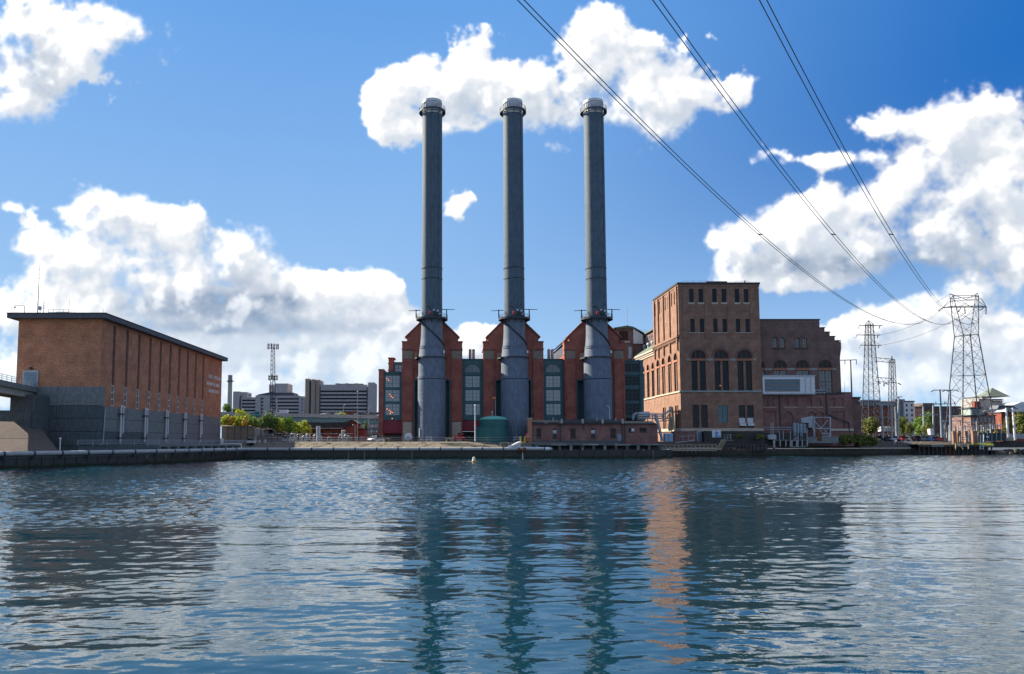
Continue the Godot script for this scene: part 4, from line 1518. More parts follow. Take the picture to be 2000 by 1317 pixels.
func make_left_bay() -> void:
	var d := 234.6
	var y := func(py: float) -> float:
		return Y(py, d)
	var x := func(px: float) -> float:
		return X(px, d, 780.0)
	var t := thing("glazed_bay", "square teal glass bay with lit lamps and a slim brick pier, leftmost of the fronts", "facade", Vector3(x.call(765.0), GROUND, -d - 2))
	var s := Shape.new()
	s.span(Vector3(x.call(739.5), GROUND - 0.5, -d + 0.6), Vector3(x.call(749.0), y.call(722.5), -d - 8))
	put(t, "brick_pier", s, M.red_brick)
	s = Shape.new()
	s.span(Vector3(x.call(738.8), y.call(724.5), -d + 0.75), Vector3(x.call(750.0), y.call(721.5), -d - 8.1))
	put(t, "pier_cap", s, M.red_brick)
	var y0: float = y.call(821.0)
	var xl: float = x.call(749.0)
	var xr: float = x.call(785.5)
	var fr := face(Vector3(xl, y0, -d), Vector3.RIGHT)
	var ops := []
	for q in [[733.0, 757.5], [761.0, 785.0], [788.5, 812.0]]:
		ops.append([(x.call(751.8) as float) - xl, (y.call(q[1]) as float) - y0, (x.call(781.0) as float) - xl, (y.call(q[0]) as float) - y0, false, 0.3])
	s = Shape.new()
	s.wall(fr, xr - xl, (y.call(727.5) as float) - y0, ops)
	s.span(Vector3(xl, y0, -d - 0.35), Vector3(xr, y.call(727.5), -d - 8))
	put(t, "frame", s, M.teal_frame)
	for o in ops:
		window(t, fr, o, 2, 1, Vector2i(2, 3), M.teal_frame, M.bay_glass, 0.22, 0.16, 0.07)
	s = Shape.new()
	s.span(Vector3(xl, y.call(729.0), -d + 0.3), Vector3(xr, y.call(726.8), -d - 0.1))
	put(t, "cornice", s, M.teal_frame)
	# upper step
	s = Shape.new()
	s.span(Vector3(x.call(757.5), y.call(728.0), -d - 1.5), Vector3(x.call(766.5), y.call(699.0), -d - 7))
	put(t, "brick_pier", s, M.red_brick)
	for py in [698.5, 709.0, 722.5]:
		s = Shape.new()
		s.span(Vector3(x.call(756.3), y.call(py + 0.9), -d - 1.2), Vector3(x.call(769.5 if py < 700 else 767.3), y.call(py - 0.9), -d - 7.2))
		put(t, "pier_cap", s, M.red_brick)
	fr = face(Vector3(x.call(766.5), y.call(728.0), -d - 2.0), Vector3.RIGHT)
	var hh := (y.call(706.0) as float) - (y.call(728.0) as float)
	var ww := (x.call(786.0) as float) - (x.call(766.5) as float)
	var op := [0.5, 0.4, ww - 0.3, hh - 0.8, false, 0.3]
	s = Shape.new()
	s.wall(fr, ww, hh, [op])
	s.span(fr * Vector3(0, 0, -0.35), fr * Vector3(ww, hh, -6.0))
	put(t, "frame", s, M.teal_frame)
	window(t, fr, op, 2, 1, Vector2i(1, 2), M.teal_frame, M.bay_glass, 0.22, 0.14, 0.07)
	s = Shape.new()
	s.span(Vector3(xl, y.call(846.5), -d - 0.3), Vector3(xr, y0, -d - 1.2))
	for i in 4:
		s.span(Vector3(lerpf(xl, xr, i / 4.0) + 0.04, y.call(846.2), -d - 0.3), Vector3(lerpf(xl, xr, (i + 1) / 4.0) - 0.04, y.call(822.5), -d - 0.2))
	put(t, "spandrel", s, M.maroon_panel)
	s = Shape.new()
	s.span(Vector3(xl, GROUND - 0.5, -d - 5.0), Vector3(xr, y.call(846.0), -d - 8.0))
	put(t, "doorway", s, M.concrete)
	for q in [[755.5, 740.0], [758.8, 743.0], [761.0, 770.5], [764.0, 774.5], [767.0, 777.0], [756.0, 799.0], [760.0, 802.0], [763.0, 804.5], [766.0, 806.0], [762.0, 808.0], [766.0, 818.0]]:
		s = Shape.new()
		s.lathe(at(q[0], q[1], d - 0.1) + Vector3(0, -0.17, 0), [Vector2(0, 0), Vector2(0.12, 0.05), Vector2(0.17, 0.17), Vector2(0.12, 0.29), Vector2(0, 0.34)], 8)
		put(t, "lamp", s, M.warm_lamp)


func make_dark_bay() -> void:
	var d := 243.0
	var y := func(py: float) -> float:
		return Y(py, d)
	var x := func(px: float) -> float:
		return X(px, d, 780.0)
	var t := thing("glazed_bay", "teal framed glass link with dark panes between right brick hall and old wing", "facade", Vector3(x.call(1238.0), GROUND, -d - 3))
	var xl: float = x.call(1215.0)
	var xr: float = x.call(1256.5)
	var y0 := GROUND - 0.5
	var fr := face(Vector3(xl, y0, -d), Vector3.RIGHT)
	var ops := []
	for q in [[710.0, 727.0], [735.0, 754.0], [760.0, 784.0], [788.0, 812.0], [816.0, 838.0]]:
		ops.append([(x.call(1221.0) as float) - xl, (y.call(q[1]) as float) - y0, (x.call(1249.5) as float) - xl, (y.call(q[0]) as float) - y0, false, 0.4])
	var s := Shape.new()
	s.wall(fr, xr - xl, (y.call(705.0) as float) - y0, ops)
	s.span(Vector3(xl, y0, -d - 0.45), Vector3(xr, y.call(705.0), -d - 12))
	put(t, "frame", s, M.teal_frame)
	for o in ops:
		window(t, fr, o, 2, 1, Vector2i(2, 3), M.teal_frame, M.dark_glass, 0.3, 0.16, 0.07)
	for q in [[705.5, 703.6], [733.0, 730.0]]:
		s = Shape.new()
		s.span(Vector3(xl, y.call(q[0]), -d + 0.3), Vector3(xr + 0.3, y.call(q[1]), -d - 0.1))
		put(t, "cornice", s, M.teal_frame)
	s = Shape.new()
	s.span(Vector3(x.call(1250.5), y0, -d + 0.25), Vector3(xr + 0.1, y.call(705.0), -d))
	put(t, "corner_post", s, M.teal_frame)
	s = Shape.new()
	for px in [1220.0, 1226.0]:
		s.tube(Vector3(x.call(px), y.call(706.0), -d - 6), Vector3(x.call(px), y.call(678.0), -d - 6), 0.55, -1, 14)
	put(t, "vent_pipe", s, M.pipe_paint)


func make_power_station() -> void:
	var p := make_portal()
	dup(p, p.position - Vector3(STEP, 0, 0), "red brick gabled boiler hall behind the left smokestack")
	dup(p, p.position + Vector3(STEP, 0, 0), "red brick gabled boiler hall behind the right smokestack")
	var b := make_bay()
	dup(b, b.position + Vector3(STEP, 0, 0), "teal framed arched glass bay between the middle and right brick halls")
	make_left_bay()
	make_dark_bay()
	var s := make_stack()
	dup(s, s.position - Vector3(STEP, 0, 0), "left one of the three tall grey smokestacks, beside the white drum tank")
	dup(s, s.position + Vector3(STEP, 0, 0), "right one of the three tall grey smokestacks, nearest the square brick tower")


# ---------------------------------------------------------------- the old brick power house on the right
const TOWER_X := 75.0
const TOWER_D := 250.0


func make_tower() -> void:
	var d := TOWER_D
	var y := func(py: float) -> float:
		return Y(py, d)
	var xr := X(1491, d, 835.0)
	var db := 280.0
	var y0 := GROUND - 1.5
	var top: float = y.call(553.5)
	var t := thing("brick_tower", "tall square brown brick tower with big arched windows and flat roof", "building", Vector3(88, GROUND, -265))
	var fr := face(Vector3(TOWER_X, y0, -d), Vector3.RIGHT)
	var L := func(px: float, py: float) -> float:
		return X(px, d, py) - TOWER_X
	var H := func(py: float) -> float:
		return (y.call(py) as float) - y0
	var holes := []
	var narrow := []
	for cx in [1350.4, 1368.9, 1395.5, 1414.0, 1439.6, 1457.6]:
		narrow.append([L.call(cx - 4.3, 578.0), H.call(591.0), L.call(cx + 4.3, 578.0), H.call(564.5), false, 0.45])
	for cx in [1352.8, 1371.3, 1397.4, 1415.9, 1441.8, 1460.5]:
		narrow.append([L.call(cx - 4.2, 636.0), H.call(649.5), L.call(cx + 4.2, 636.0), H.call(622.8), false, 0.45])
	var arch := []
	var tall := []
	var spans := [[1349.8, 1378.4], [1394.6, 1423.4], [1439.6, 1468.6]]
	for q in spans:
		var a: float = L.call(q[0], 702.0)
		var b: float = L.call(q[1], 702.0)
		arch.append([a, H.call(701.0), b, H.call(701.0) + (b - a) * 0.5 + 0.55, true, 0.5])
		tall.append([a + 0.1, H.call(763.2), b - 0.1, H.call(704.8), false, 0.5])
	var low := [[L.call(1353.2, 812.0), H.call(835.5), L.call(1382.4, 812.0), H.call(791.3), false, 0.45], [L.call(1403.0, 812.0), H.call(826.0), L.call(1421.8, 812.0), H.call(792.4), false, 0.45],
		[L.call(1443.4, 812.0), H.call(836.0), L.call(1472.8, 812.0), H.call(791.6), false, 0.45]]
	holes.append_array(narrow)
	holes.append_array(arch)
	holes.append_array(tall)
	holes.append_array(low)
	var s := Shape.new()
	s.wall(fr, xr - TOWER_X, top - y0, holes)
	# left face: local x runs from the back corner to the front corner
	var fl := face(Vector3(TOWER_X, y0, -db), Vector3(0, 0, 1))
	var side := []
	for dd in [254.6, 261.6, 269.3, 276.3]:
		var a: float = db - dd - 1.9
		side.append([a, H.call(763.2), a + 3.8, H.call(704.8), false, 0.55])
		side.append([a, H.call(701.0), a + 3.8, H.call(701.0) + 2.35, true, 0.55])
	for dd in [254.3, 257.6, 262.2, 265.3, 269.6, 272.6, 276.0, 278.4]:
		side.append([db - dd - 0.55, H.call(591.0), db - dd + 0.55, H.call(564.5), false, 0.4])
	for dd in [254.6, 261.6, 269.3]:
		side.append([db - dd - 1.9, H.call(835.5), db - dd + 1.9, H.call(791.3), false, 0.45])
	s.wall(fl, db - d, top - y0, side)
	s.wall(face(Vector3(xr, y0, -d), Vector3(0, 0, -1)), db - d, top - y0, [])
	s.wall(face(Vector3(xr, y0, -db), Vector3(-1, 0, 0)), xr - TOWER_X, top - y0, [])
	put(t, "brick_wall", s, M.tower_brick)
	s = Shape.new()
	s.span(Vector3(TOWER_X + 0.62, y0, -d - 0.62), Vector3(xr - 0.1, top - 0.05, -db + 0.1))
	put(t, "interior", s, M.brown_brick)
	for o in narrow:
		window(t, fr, o, 1, 1, Vector2i(2, 5), M.window_bar, M.dark_glass, 0.36, 0.1, 0.05)
	for o in arch:
		window(t, fr, o, 3, 1, Vector2i(1, 2), M.brown_bar, M.dark_glass, 0.4, 0.3, 0.05)
	for o in tall:
		window(t, fr, o, 2, 3, Vector2i(4, 4), M.window_bar, M.dark_glass, 0.44, 0.12, 0.05)
		s = Shape.new()
		var mx: float = (o[0] + o[2]) * 0.5
		s.span(fr * Vector3(mx - 0.38, o[1], -0.5), fr * Vector3(mx + 0.38, o[3], -0.12))
		put(t, "mullion", s, M.tower_brick)
	for i in 3:
		if i == 1:
			window(t, fr, low[i], 2, 2, Vector2i(1, 1), M.teal_frame, mottled("board_teal", Color(0.15, 0.24, 0.24)), 0.3, 0.1, 0.0)
		else:
			window(t, fr, low[i], 2, 2, Vector2i(3, 4), M.brown_bar, M.dark_glass, 0.4, 0.12, 0.05)
			s = Shape.new()
			var mx: float = (low[i][0] + low[i][2]) * 0.5
			s.span(fr * Vector3(mx - 0.3, low[i][1], -0.45), fr * Vector3(mx + 0.3, low[i][3], -0.1))
			put(t, "mullion", s, M.tower_brick)
	for i in 2:
		s = Shape.new()
		var a: float = low[2][0] + 0.1 + i * 2.65
		s.span(fr * Vector3(a, H.call(832.0), -0.3), fr * Vector3(a + 2.0, H.call(827.0), 0.5))
		put(t, "white_board", s, M.white_paint)
		s = Shape.new()
		s.span(fr * Vector3(a, H.call(826.5), -0.35), fr * Vector3(a + 2.0, H.call(816.5), -0.28))
		put(t, "white_board", s, M.white_pane)
	for o in side:
		var tallish: bool = o[3] - o[1] > 7.0
		var w := window(t, fl, o, 2 if o[2] - o[0] > 2.0 else 1, 2 if tallish and o[2] - o[0] > 2.0 else 1, Vector2i(3, 4), M.brown_bar, M.dark_glass, 0.42, 0.14, 0.05)
		if o[2] - o[0] > 2.0 and tallish:
			s = Shape.new()
			var mx: float = (o[0] + o[2]) * 0.5
			s.span(fl * Vector3(mx - 0.3, o[1], -0.5), fl * Vector3(mx + 0.3, o[3], -0.12))
			put(t, "mullion", s, M.tower_brick)
	# brick arch rings
	for o in arch:
		put(t, "arch_ring", arch_ring(fr, o, 0.75, 0.1), M.brown_brick)
	for o in side:
		if o[4]:
			put(t, "arch_ring", arch_ring(fl, o, 0.6, 0.1), M.tower_brick)
	# sills
	for i in 6:
		s = Shape.new()
		s.span(fr * Vector3(narrow[i][0] - 0.3, narrow[i][1] - 0.6, -0.2), fr * Vector3(narrow[i][2] + 0.3, narrow[i][1], 0.16))
		put(t, "sill", s, M.sand_stone)
	for i in 3:
		s = Shape.new()
		s.span(fr * Vector3(narrow[6 + 2 * i][0] - 0.4, narrow[6][1] - 0.22, -0.2), fr * Vector3(narrow[7 + 2 * i][2] + 0.6, narrow[6][1], 0.12))
		put(t, "sill", s, M.sand_stone)
	# lintel course of alternating stones
	var cuts := [1341.5, 1347.5, 1381.0, 1392.5, 1426.5, 1437.5, 1471.5, 1477.0]
	for i in 7:
		s = Shape.new()
		s.chamfer(fr * Vector3(L.call(cuts[i], 702.0) + 0.02, H.call(704.8), -0.4), fr * Vector3(L.call(cuts[i + 1], 702.0) - 0.02, H.call(701.0), 0.14), 0.03)
		put(t, "lintel", s, M.salmon_stone if i % 2 else M.green_stone)
	for i in 4:
		s = Shape.new()
		s.chamfer(fl * Vector3(side[i * 2][0] - 0.5, H.call(704.8), -0.4), fl * Vector3(side[i * 2][2] + 0.5, H.call(701.0), 0.14), 0.03)
		put(t, "lintel", s, M.salmon_stone)
	# string courses
	for q in [[766.2, 763.2, 0.28, "green_stone"], [842.3, 837.0, 0.35, "sand_stone"]]:
		for i in 5:
			s = Shape.new()
			var a := lerpf(-0.3, xr - TOWER_X, i / 5.0)
			s.chamfer(fr * Vector3(a + 0.015, H.call(q[0]), -0.3), fr * Vector3(lerpf(-0.3, xr - TOWER_X, (i + 1) / 5.0) - 0.015, H.call(q[1]), q[2]), 0.04)
			put(t, "string_course", s, M[q[3]])
		for i in 5:
			s = Shape.new()
			s.chamfer(fl * Vector3((db - d) * i / 5.0 + 0.015, H.call(q[0]), -0.3), fl * Vector3((db - d) * (i + 1) / 5.0 - 0.015 - (0.3 if i == 4 else 0.0), H.call(q[1]), q[2]), 0.04)
			put(t, "string_course", s, M.sand_stone)
	# shallow pilasters over the upper storeys, front and side
	var px := [1334.0, 1345.0, 1376.5, 1389.5, 1421.0, 1434.0, 1465.5, 1477.0]
	for i in 4:
		s = Shape.new()
		s.span(fr * Vector3(L.call(px[2 * i], 620.0), H.call(662.0), 0), fr * Vector3(L.call(px[2 * i + 1], 620.0), H.call(561.5), 0.16))
		put(t, "pilaster", s, M.tower_brick)
	for dd in [251.5, 260.0, 267.6, 274.4, 279.4]:
		s = Shape.new()
		s.span(fl * Vector3(db - dd - 0.7, H.call(655.0), 0), fl * Vector3(db - dd + 0.7, H.call(558.0), 0.45))
		s.span(fl * Vector3(db - dd - 0.5, H.call(683.0), 0), fl * Vector3(db - dd + 0.5, H.call(660.0), 0.5))
		put(t, "pilaster", s, M.tower_brick)
	# corbel table on the side
	s = Shape.new()
	s.span(fl * Vector3(-0.2, H.call(658.5), 0), fl * Vector3(db - d + 0.0, H.call(654.0), 0.75))
	put(t, "corbel_course", s, M.tower_brick)
	for i in 30:
		s = Shape.new()
		s.span(fl * Vector3(0.2 + i * 0.99, H.call(664.5), 0), fl * Vector3(0.7 + i * 0.99, H.call(658.5), 0.6))
		put(t, "corbel", s, M.tower_brick)
	# parapet
	s = Shape.new()
	s.span(Vector3(TOWER_X - 0.35, top - 0.35, -d + 0.35), Vector3(xr + 0.35, top + 0.25, -db - 0.35))
	put(t, "parapet", s, M.roof_felt)
	s = Shape.new()
	s.span(Vector3(TOWER_X - 0.15, top - 1.1, -d + 0.15), Vector3(xr + 0.15, top - 0.35, -db - 0.15))
	put(t, "cornice", s, M.tower_brick)
	var pent := Shape.new()
	pent.span(Vector3(L.call(1389.0, 550.0) + TOWER_X, top, -d - 4), Vector3(L.call(1426.5, 550.0) + TOWER_X, y.call(547.5), -d - 10))
	var ph := put(t, "penthouse", pent, M.white_paint)
	pent = Shape.new()
	pent.span(Vector3(L.call(1387.0, 550.0) + TOWER_X, y.call(547.6), -d - 3.4), Vector3(L.call(1427.8, 550.0) + TOWER_X, y.call(545.6), -d - 10.6))
	put(ph, "roof", pent, M.roof_felt)
	s = Shape.new()
	s.tube(Vector3(L.call(1459.5, 550.0) + TOWER_X, top, -d - 2), Vector3(L.call(1459.5, 550.0) + TOWER_X, y.call(545.8), -d - 2), 0.22)
	put(t, "flue", s, M.dark_steel)
	rails(t, [Vector2(L.call(1333.0, 550.0) + TOWER_X, -d - 1.0), Vector2(L.call(1464.0, 550.0) + TOWER_X, -d - 1.0)], top + 0.2, 1, 2.0, M.dark_steel, 0.75, 0.04)
	for q in [[1409.0, 770.5]]:
		s = Shape.new()
		s.lathe(at(1406.8, 754.0, d + 0.05), [Vector2(0, 0), Vector2(0.14, 0.06), Vector2(0.14, 0.2), Vector2(0, 0.26)], 8)
		put(t, "lamp", s, M.warm_lamp)
	# doorway below the stone base
	s = Shape.new()
	s.span(fr * Vector3(L.call(1361.5, 848.0), 0.0, 0.0), fr * Vector3(L.call(1375.0, 848.0), H.call(842.5), 0.12))
	var door := put(t, "door_frame", s, M.white_paint)
	s = Shape.new()
	s.span(fr * Vector3(L.call(1362.5, 848.0), 0.0, 0.1), fr * Vector3(L.call(1374.0, 848.0), H.call(843.5), 0.18))
	put(door, "door", s, M.blue_grey_door)
	# buttresses at the corner plinth, orange brick
	for i in 2:
		s = Shape.new()
		var a := Vector3(TOWER_X + 0.3 + i * 1.4, y0, -d + 0.2)
		s.chamfer(a, a + Vector3(1.0, (y.call(844.0) as float) - y0, 0.7), 0.08)
		put(t, "buttress", s, M.orange_brick)


func arch_ring(fr: Transform3D, o: Array, w: float, proud: float) -> Shape:
	var s := Shape.new()
	var r: float = (o[2] - o[0]) * 0.5
	var c := Vector2(o[0] + r, o[3] - r)
	for i in 18:
		var a := PI * (i + 0.04) / 18.0
		var b := PI * (i + 0.96) / 18.0
		s.prism(PackedVector2Array([c + Vector2(cos(a), sin(a)) * (r + 0.02), c + Vector2(cos(a), sin(a)) * (r + w), c + Vector2(cos(b), sin(b)) * (r + w), c + Vector2(cos(b), sin(b)) * (r + 0.02)]), fr * Transform3D(Basis(), Vector3(0, 0, proud)), proud + 0.1)
	return s


func make_wing() -> void:   # lower wing behind the tower
	var d0 := 280.0
	var d1 := 326.0
	var y0 := GROUND - 0.5
	var eave := 38.4
	var t := thing("brick_wing", "long brick wing with green sloped roof and dormer windows, running back behind the square tower", "building", Vector3(86, GROUND, -303))
	var fl := face(Vector3(TOWER_X, y0, -d1), Vector3(0, 0, 1))
	var holes := []
	for dd in [283.4, 290.4, 297.4, 304.4, 311.4, 318.4]:
		holes.append([d1 - dd - 1.8, 21.0 - y0, d1 - dd + 1.8, 30.6 - y0, false, 0.5])
		holes.append([d1 - dd - 1.8, 31.2 - y0, d1 - dd + 1.8, 33.5 - y0, true, 0.5])
	var s := Shape.new()
	s.wall(fl, d1 - d0, eave - y0, holes)
	put(t, "brick_wall", s, M.tower_brick)
	s = Shape.new()
	s.span(Vector3(TOWER_X + 0.6, y0, -d0 - 0.1), Vector3(102, eave, -d1))
	put(t, "interior", s, M.brown_brick)
	for o in holes:
		window(t, fl, o, 2, 1, Vector2i(2, 5), M.brown_bar, M.dark_glass, 0.42, 0.16, 0.05)
		if o[4]:
			put(t, "arch_ring", arch_ring(fl, o, 0.55, 0.1), M.tower_brick)
		else:
			s = Shape.new()
			s.chamfer(fl * Vector3(o[0] - 0.4, 30.6 - y0, -0.3), fl * Vector3(o[2] + 0.4, 31.2 - y0, 0.14), 0.03)
			put(t, "lintel", s, M.salmon_stone)
	s = Shape.new()
	s.span(Vector3(TOWER_X - 0.25, 20.3, -d0), Vector3(TOWER_X + 0.2, 20.8, -d1))
	put(t, "string_course", s, M.sand_stone)
	for q in [[0.9, 37.6, 38.4], [0.55, 36.9, 37.6], [0.3, 36.2, 36.9]]:
		s = Shape.new()
		s.span(Vector3(TOWER_X - q[0], q[1], -d0), Vector3(TOWER_X + 0.2, q[2], -d1))
		put(t, "cornice", s, M.sand_stone)
	# sloped roof and dormer band
	s = Shape.new()
	s.prism(PackedVector2Array([Vector2(TOWER_X - 1.0, eave), Vector2(102, eave), Vector2(102, 48.5), Vector2(84.5, 48.5), Vector2(80.5, 43.0)]), face(Vector3(0, 0, -d0), Vector3.RIGHT), d1 - d0)
	put(t, "roof", s, M.green_roof)
	var fd := face(Vector3(79.6, 42.6, -d1), Vector3(0, 0, 1))
	var dh := []
	for i in 12:
		dh.append([1.0 + i * 3.7, 0.7, 3.5 + i * 3.7, 4.3, false, 0.3])
	s = Shape.new()
	s.wall(fd, d1 - d0, 5.2, dh)
	s.span(Vector3(79.95, 42.6, -d0), Vector3(86, 47.75, -d1))
	put(t, "dormer", s, M.brown_brick)
	for o in dh:
		window(t, fd, o, 1, 1, Vector2i(2, 2), M.white_paint, M.blue_glass, 0.2, 0.14, 0.05)
	s = Shape.new()
	s.span(Vector3(78.9, 47.8, -d0), Vector3(86.5, 48.3, -d1))
	put(t, "dormer_roof", s, M.green_roof)
	for i in 6:
		s = Shape.new()
		s.lathe(Vector3(78.6, 41.4, -d0 - 3 - i * 6.5), [Vector2(0.5, 0), Vector2(0.55, 1.2), Vector2(0.9, 1.3), Vector2(0.7, 1.9), Vector2(0, 2.1)], 10)
		put(t, "roof_vent", s, M.galvanised)
	s = Shape.new()
	for i in 3:
		s.chamfer(Vector3(88 + i * 2.0, 48.5, -330 + i * 6), Vector3(90.5 + i * 2.0, 50.6 + 0.7 * (i % 2), -326 + i * 6), 0.1)
	put(t, "roof_unit", s, M.galvanised)
	# head house
	var h := thing("head_house", "small brick roof house with white gable wall rising behind the right boiler hall", "building", Vector3(78, GROUND, -318))
	var dd := 312.0
	var xa := X(1203, dd, 660.0)
	var xb := X(1237, dd, 660.0)
	var xc := X(1256, dd, 660.0)
	var op := [X(1209.5, dd, 660.0) - xa, Y(666, dd) - y0, X(1227, dd, 660.0) - xa, Y(646.5, dd) - y0, false, 0.35]
	s = Shape.new()
	var fh := face(Vector3(xa, y0, -dd), Vector3.RIGHT)
	s.wall(fh, xb - xa, Y(641.5, dd) - y0, [op])
	s.span(Vector3(xa, y0, -dd - 0.4), Vector3(xb, Y(641.5, dd), -dd - 16))
	put(h, "brick_wall", s, M.brown_brick)
	window(h, fh, op, 3, 1, Vector2i(1, 3), M.brown_bar, M.dark_glass, 0.3, 0.2, 0.05)
	s = Shape.new()
	s.span(fh * Vector3(op[0] + 1.0, op[1] - 0.7, -0.1), fh * Vector3(op[2] + 0.8, op[1], 0.25))
	put(h, "sill", s, M.sand_stone)
	s = Shape.new()
	s.prism(PackedVector2Array([Vector2(xb, Y(671.5, dd)), Vector2(xc, Y(671.5, dd)), Vector2(xc, Y(655, dd)), Vector2(xb, Y(641.5, dd))]), face(Vector3(0, 0, -dd + 0.2), Vector3.RIGHT), 15.0)
	put(h, "white_wall", s, M.white_paint)
	s = Shape.new()
	s.span(Vector3(xb, y0, -dd - 0.5), Vector3(xc, Y(671.6, dd), -dd - 14))
	put(h, "lower_wall", s, M.brown_brick)
	s = Shape.new()
	s.prism(PackedVector2Array([Vector2(xa - 1.0, Y(642.5, dd)), Vector2(xb + 0.6, Y(642.0, dd)), Vector2(xc + 1.0, Y(654.5, dd)), Vector2(xc + 1.0, Y(652.5, dd)), Vector2(xb, Y(639.0, dd)), Vector2((xa + xb) * 0.5 + 1.0, Y(636.5, dd)), Vector2(xa - 1.0, Y(640.8, dd))]), face(Vector3(0, 0, -dd + 0.9), Vector3.RIGHT), 18.0)
	put(h, "roof", s, M.green_roof)
	s = Shape.new()
	s.tube(at(1225.0, 641.0, dd + 4), at(1225.0, 600.0, dd + 4), 0.12, 0.05)
	put(h, "mast", s, M.galvanised)
	rails(h, [Vector2(X(1206, dd, 640.0), -dd - 14), Vector2(X(1282, dd, 640.0), -dd - 14)], Y(641, dd), 2, 3.0, M.galvanised, 1.3, 0.05)
	s = Shape.new()
	s.tube(at(1231.0, 701.0, dd), at(1231.0, 678.0, dd), 0.9, -1, 14)
	put(h, "vent_pipe", s, M.galvanised)


func make_boiler_house() -> void:   # dark block with the stepped gable
	var d := 256.0
	var y := func(py: float) -> float:
		return Y(py, d)
	var xl := X(1470, d, 720.0)
	var y0 := GROUND - 1.5
	var x := func(px: float, py: float) -> float:
		return X(px, d, py) - xl
	var H := func(py: float) -> float:
		return (y.call(py) as float) - y0
	var t := thing("boiler_house", "dark brown brick boiler house with stepped gable on its right", "building", Vector3(120, GROUND, -268))
	var w: float = x.call(1641.0, 700.0)
	var top: float = H.call(624.5)
	var cuts := []
	for q in [[1600.5, 624.5, 640.5], [1610.5, 640.5, 649.0], [1620.7, 649.0, 657.5], [1630.5, 657.5, 666.0]]:
		cuts.append([x.call(q[0], q[1]), H.call(q[2]), w + 0.1, H.call(q[1]) + 0.01, false, 0.0])
	var up := []
	for c in [[1508.9, 1518.8], [1523.4, 1533.2], [1553.6, 1562.6], [1567.6, 1576.3]]:
		up.append([x.call(c[0], 670.0), H.call(679.8), x.call(c[1], 670.0), H.call(659.8), true, 0.4])
	var ar := []
	var lo := []
	for c in [[1509.8, 1536.6], [1553.6, 1580.8], [1598.0, 1625.0], [1474.0, 1493.5]]:
		var a: float = x.call(c[0], 710.0)
		var b: float = x.call(c[1], 710.0)
		ar.append([a, H.call(719.5), b, H.call(719.5) + (b - a) * 0.5 + 0.5, true, 0.4])
		lo.append([a + 0.1, H.call(768.0), b - 0.1, H.call(723.5), false, 0.4])
	var holes := []
	for l in [cuts, up, ar, lo]:
		holes.append_array(l)
	var fr := face(Vector3(xl, y0, -d), Vector3.RIGHT)
	var s := Shape.new()
	s.wall(fr, w, top, holes)
	var depth := 34.0
	var steps := [[1600.5, 624.5], [1610.5, 640.5], [1620.7, 649.0], [1630.5, 657.5], [1641.0, 666.0]]
	var prev := 0.0
	for q in steps:
		var e: float = x.call(q[0], q[1])
		s.span(fr * Vector3(prev, 0, -0.5), fr * Vector3(e, H.call(q[1]), -depth))
		s.quad(fr * Vector3(prev, H.call(q[1]), 0), fr * Vector3(e, H.call(q[1]), 0), fr * Vector3(e, H.call(q[1]), -0.5), fr * Vector3(prev, H.call(q[1]), -0.5))
		prev = e
	s.quad(fr * Vector3(w, 0, 0), fr * Vector3(w, 0, -0.5), fr * Vector3(w, H.call(666.0), -0.5), fr * Vector3(w, H.call(666.0), 0))
	put(t, "brick_wall", s, M.brown_brick)
	prev = 0.0
	for q in steps:
		var e: float = x.call(q[0], q[1]) + 0.2
		s = Shape.new()
		s.span(fr * Vector3(prev, H.call(q[1]) - 0.1, 0.2), fr * Vector3(e, H.call(q[1]) + 0.22, -depth))
		put(t, "coping", s, M.roof_felt)
		prev = e
	s = Shape.new()   # corbelled corner
	s.prism(PackedVector2Array([Vector2(w - 0.1, H.call(700.0)), Vector2(w + 0.5, H.call(680.0)), Vector2(w + 0.5, H.call(668.0)), Vector2(w - 0.1, H.call(668.0))]), fr * Transform3D(Basis(), Vector3(0, 0, 0.1)), 8.0)
	put(t, "corbel", s, M.brown_brick)
	for o in up:
		window(t, fr, o, 1, 1, Vector2i(2, 3), M.brown_bar, M.blue_glass, 0.3, 0.15, 0.06)
		put(t, "arch_ring", arch_ring(fr, o, 0.4, 0.08), M.brown_brick)
	for i in 2:
		s = Shape.new()
		s.span(fr * Vector3(up[i * 2][0] - 0.3, up[0][1] - 0.4, -0.1), fr * Vector3(up[i * 2 + 1][2] + 0.3, up[0][1], 0.16))
		put(t, "sill", s, M.old_stone)
	for i in 4:
		window(t, fr, ar[i], 3, 1, Vector2i(1, 2), M.brown_bar, M.dark_glass, 0.3, 0.32, 0.06)
		window(t, fr, lo[i], 2, 2, Vector2i(2, 3), M.brown_bar, M.blue_glass, 0.32, 0.2, 0.06)
		put(t, "arch_ring", arch_ring(fr, ar[i], 0.9, 0.08), M.brown_brick)
		s = Shape.new()
		s.chamfer(fr * Vector3(ar[i][0] - 0.15, H.call(723.5), -0.3), fr * Vector3(ar[i][2] + 0.15, H.call(719.5), 0.16), 0.03)
		put(t, "lintel", s, M.salmon_stone)
	for q in [[1494.0, 1508.5], [1538.0, 1552.5], [1582.0, 1597.0], [1626.5, 1634.0]]:
		s = Shape.new()
		s.chamfer(fr * Vector3(x.call(q[0], 720.0), H.call(722.8), -0.1), fr * Vector3(x.call(q[1], 720.0), H.call(719.8), 0.1), 0.03)
		put(t, "string_course", s, M.green_stone)


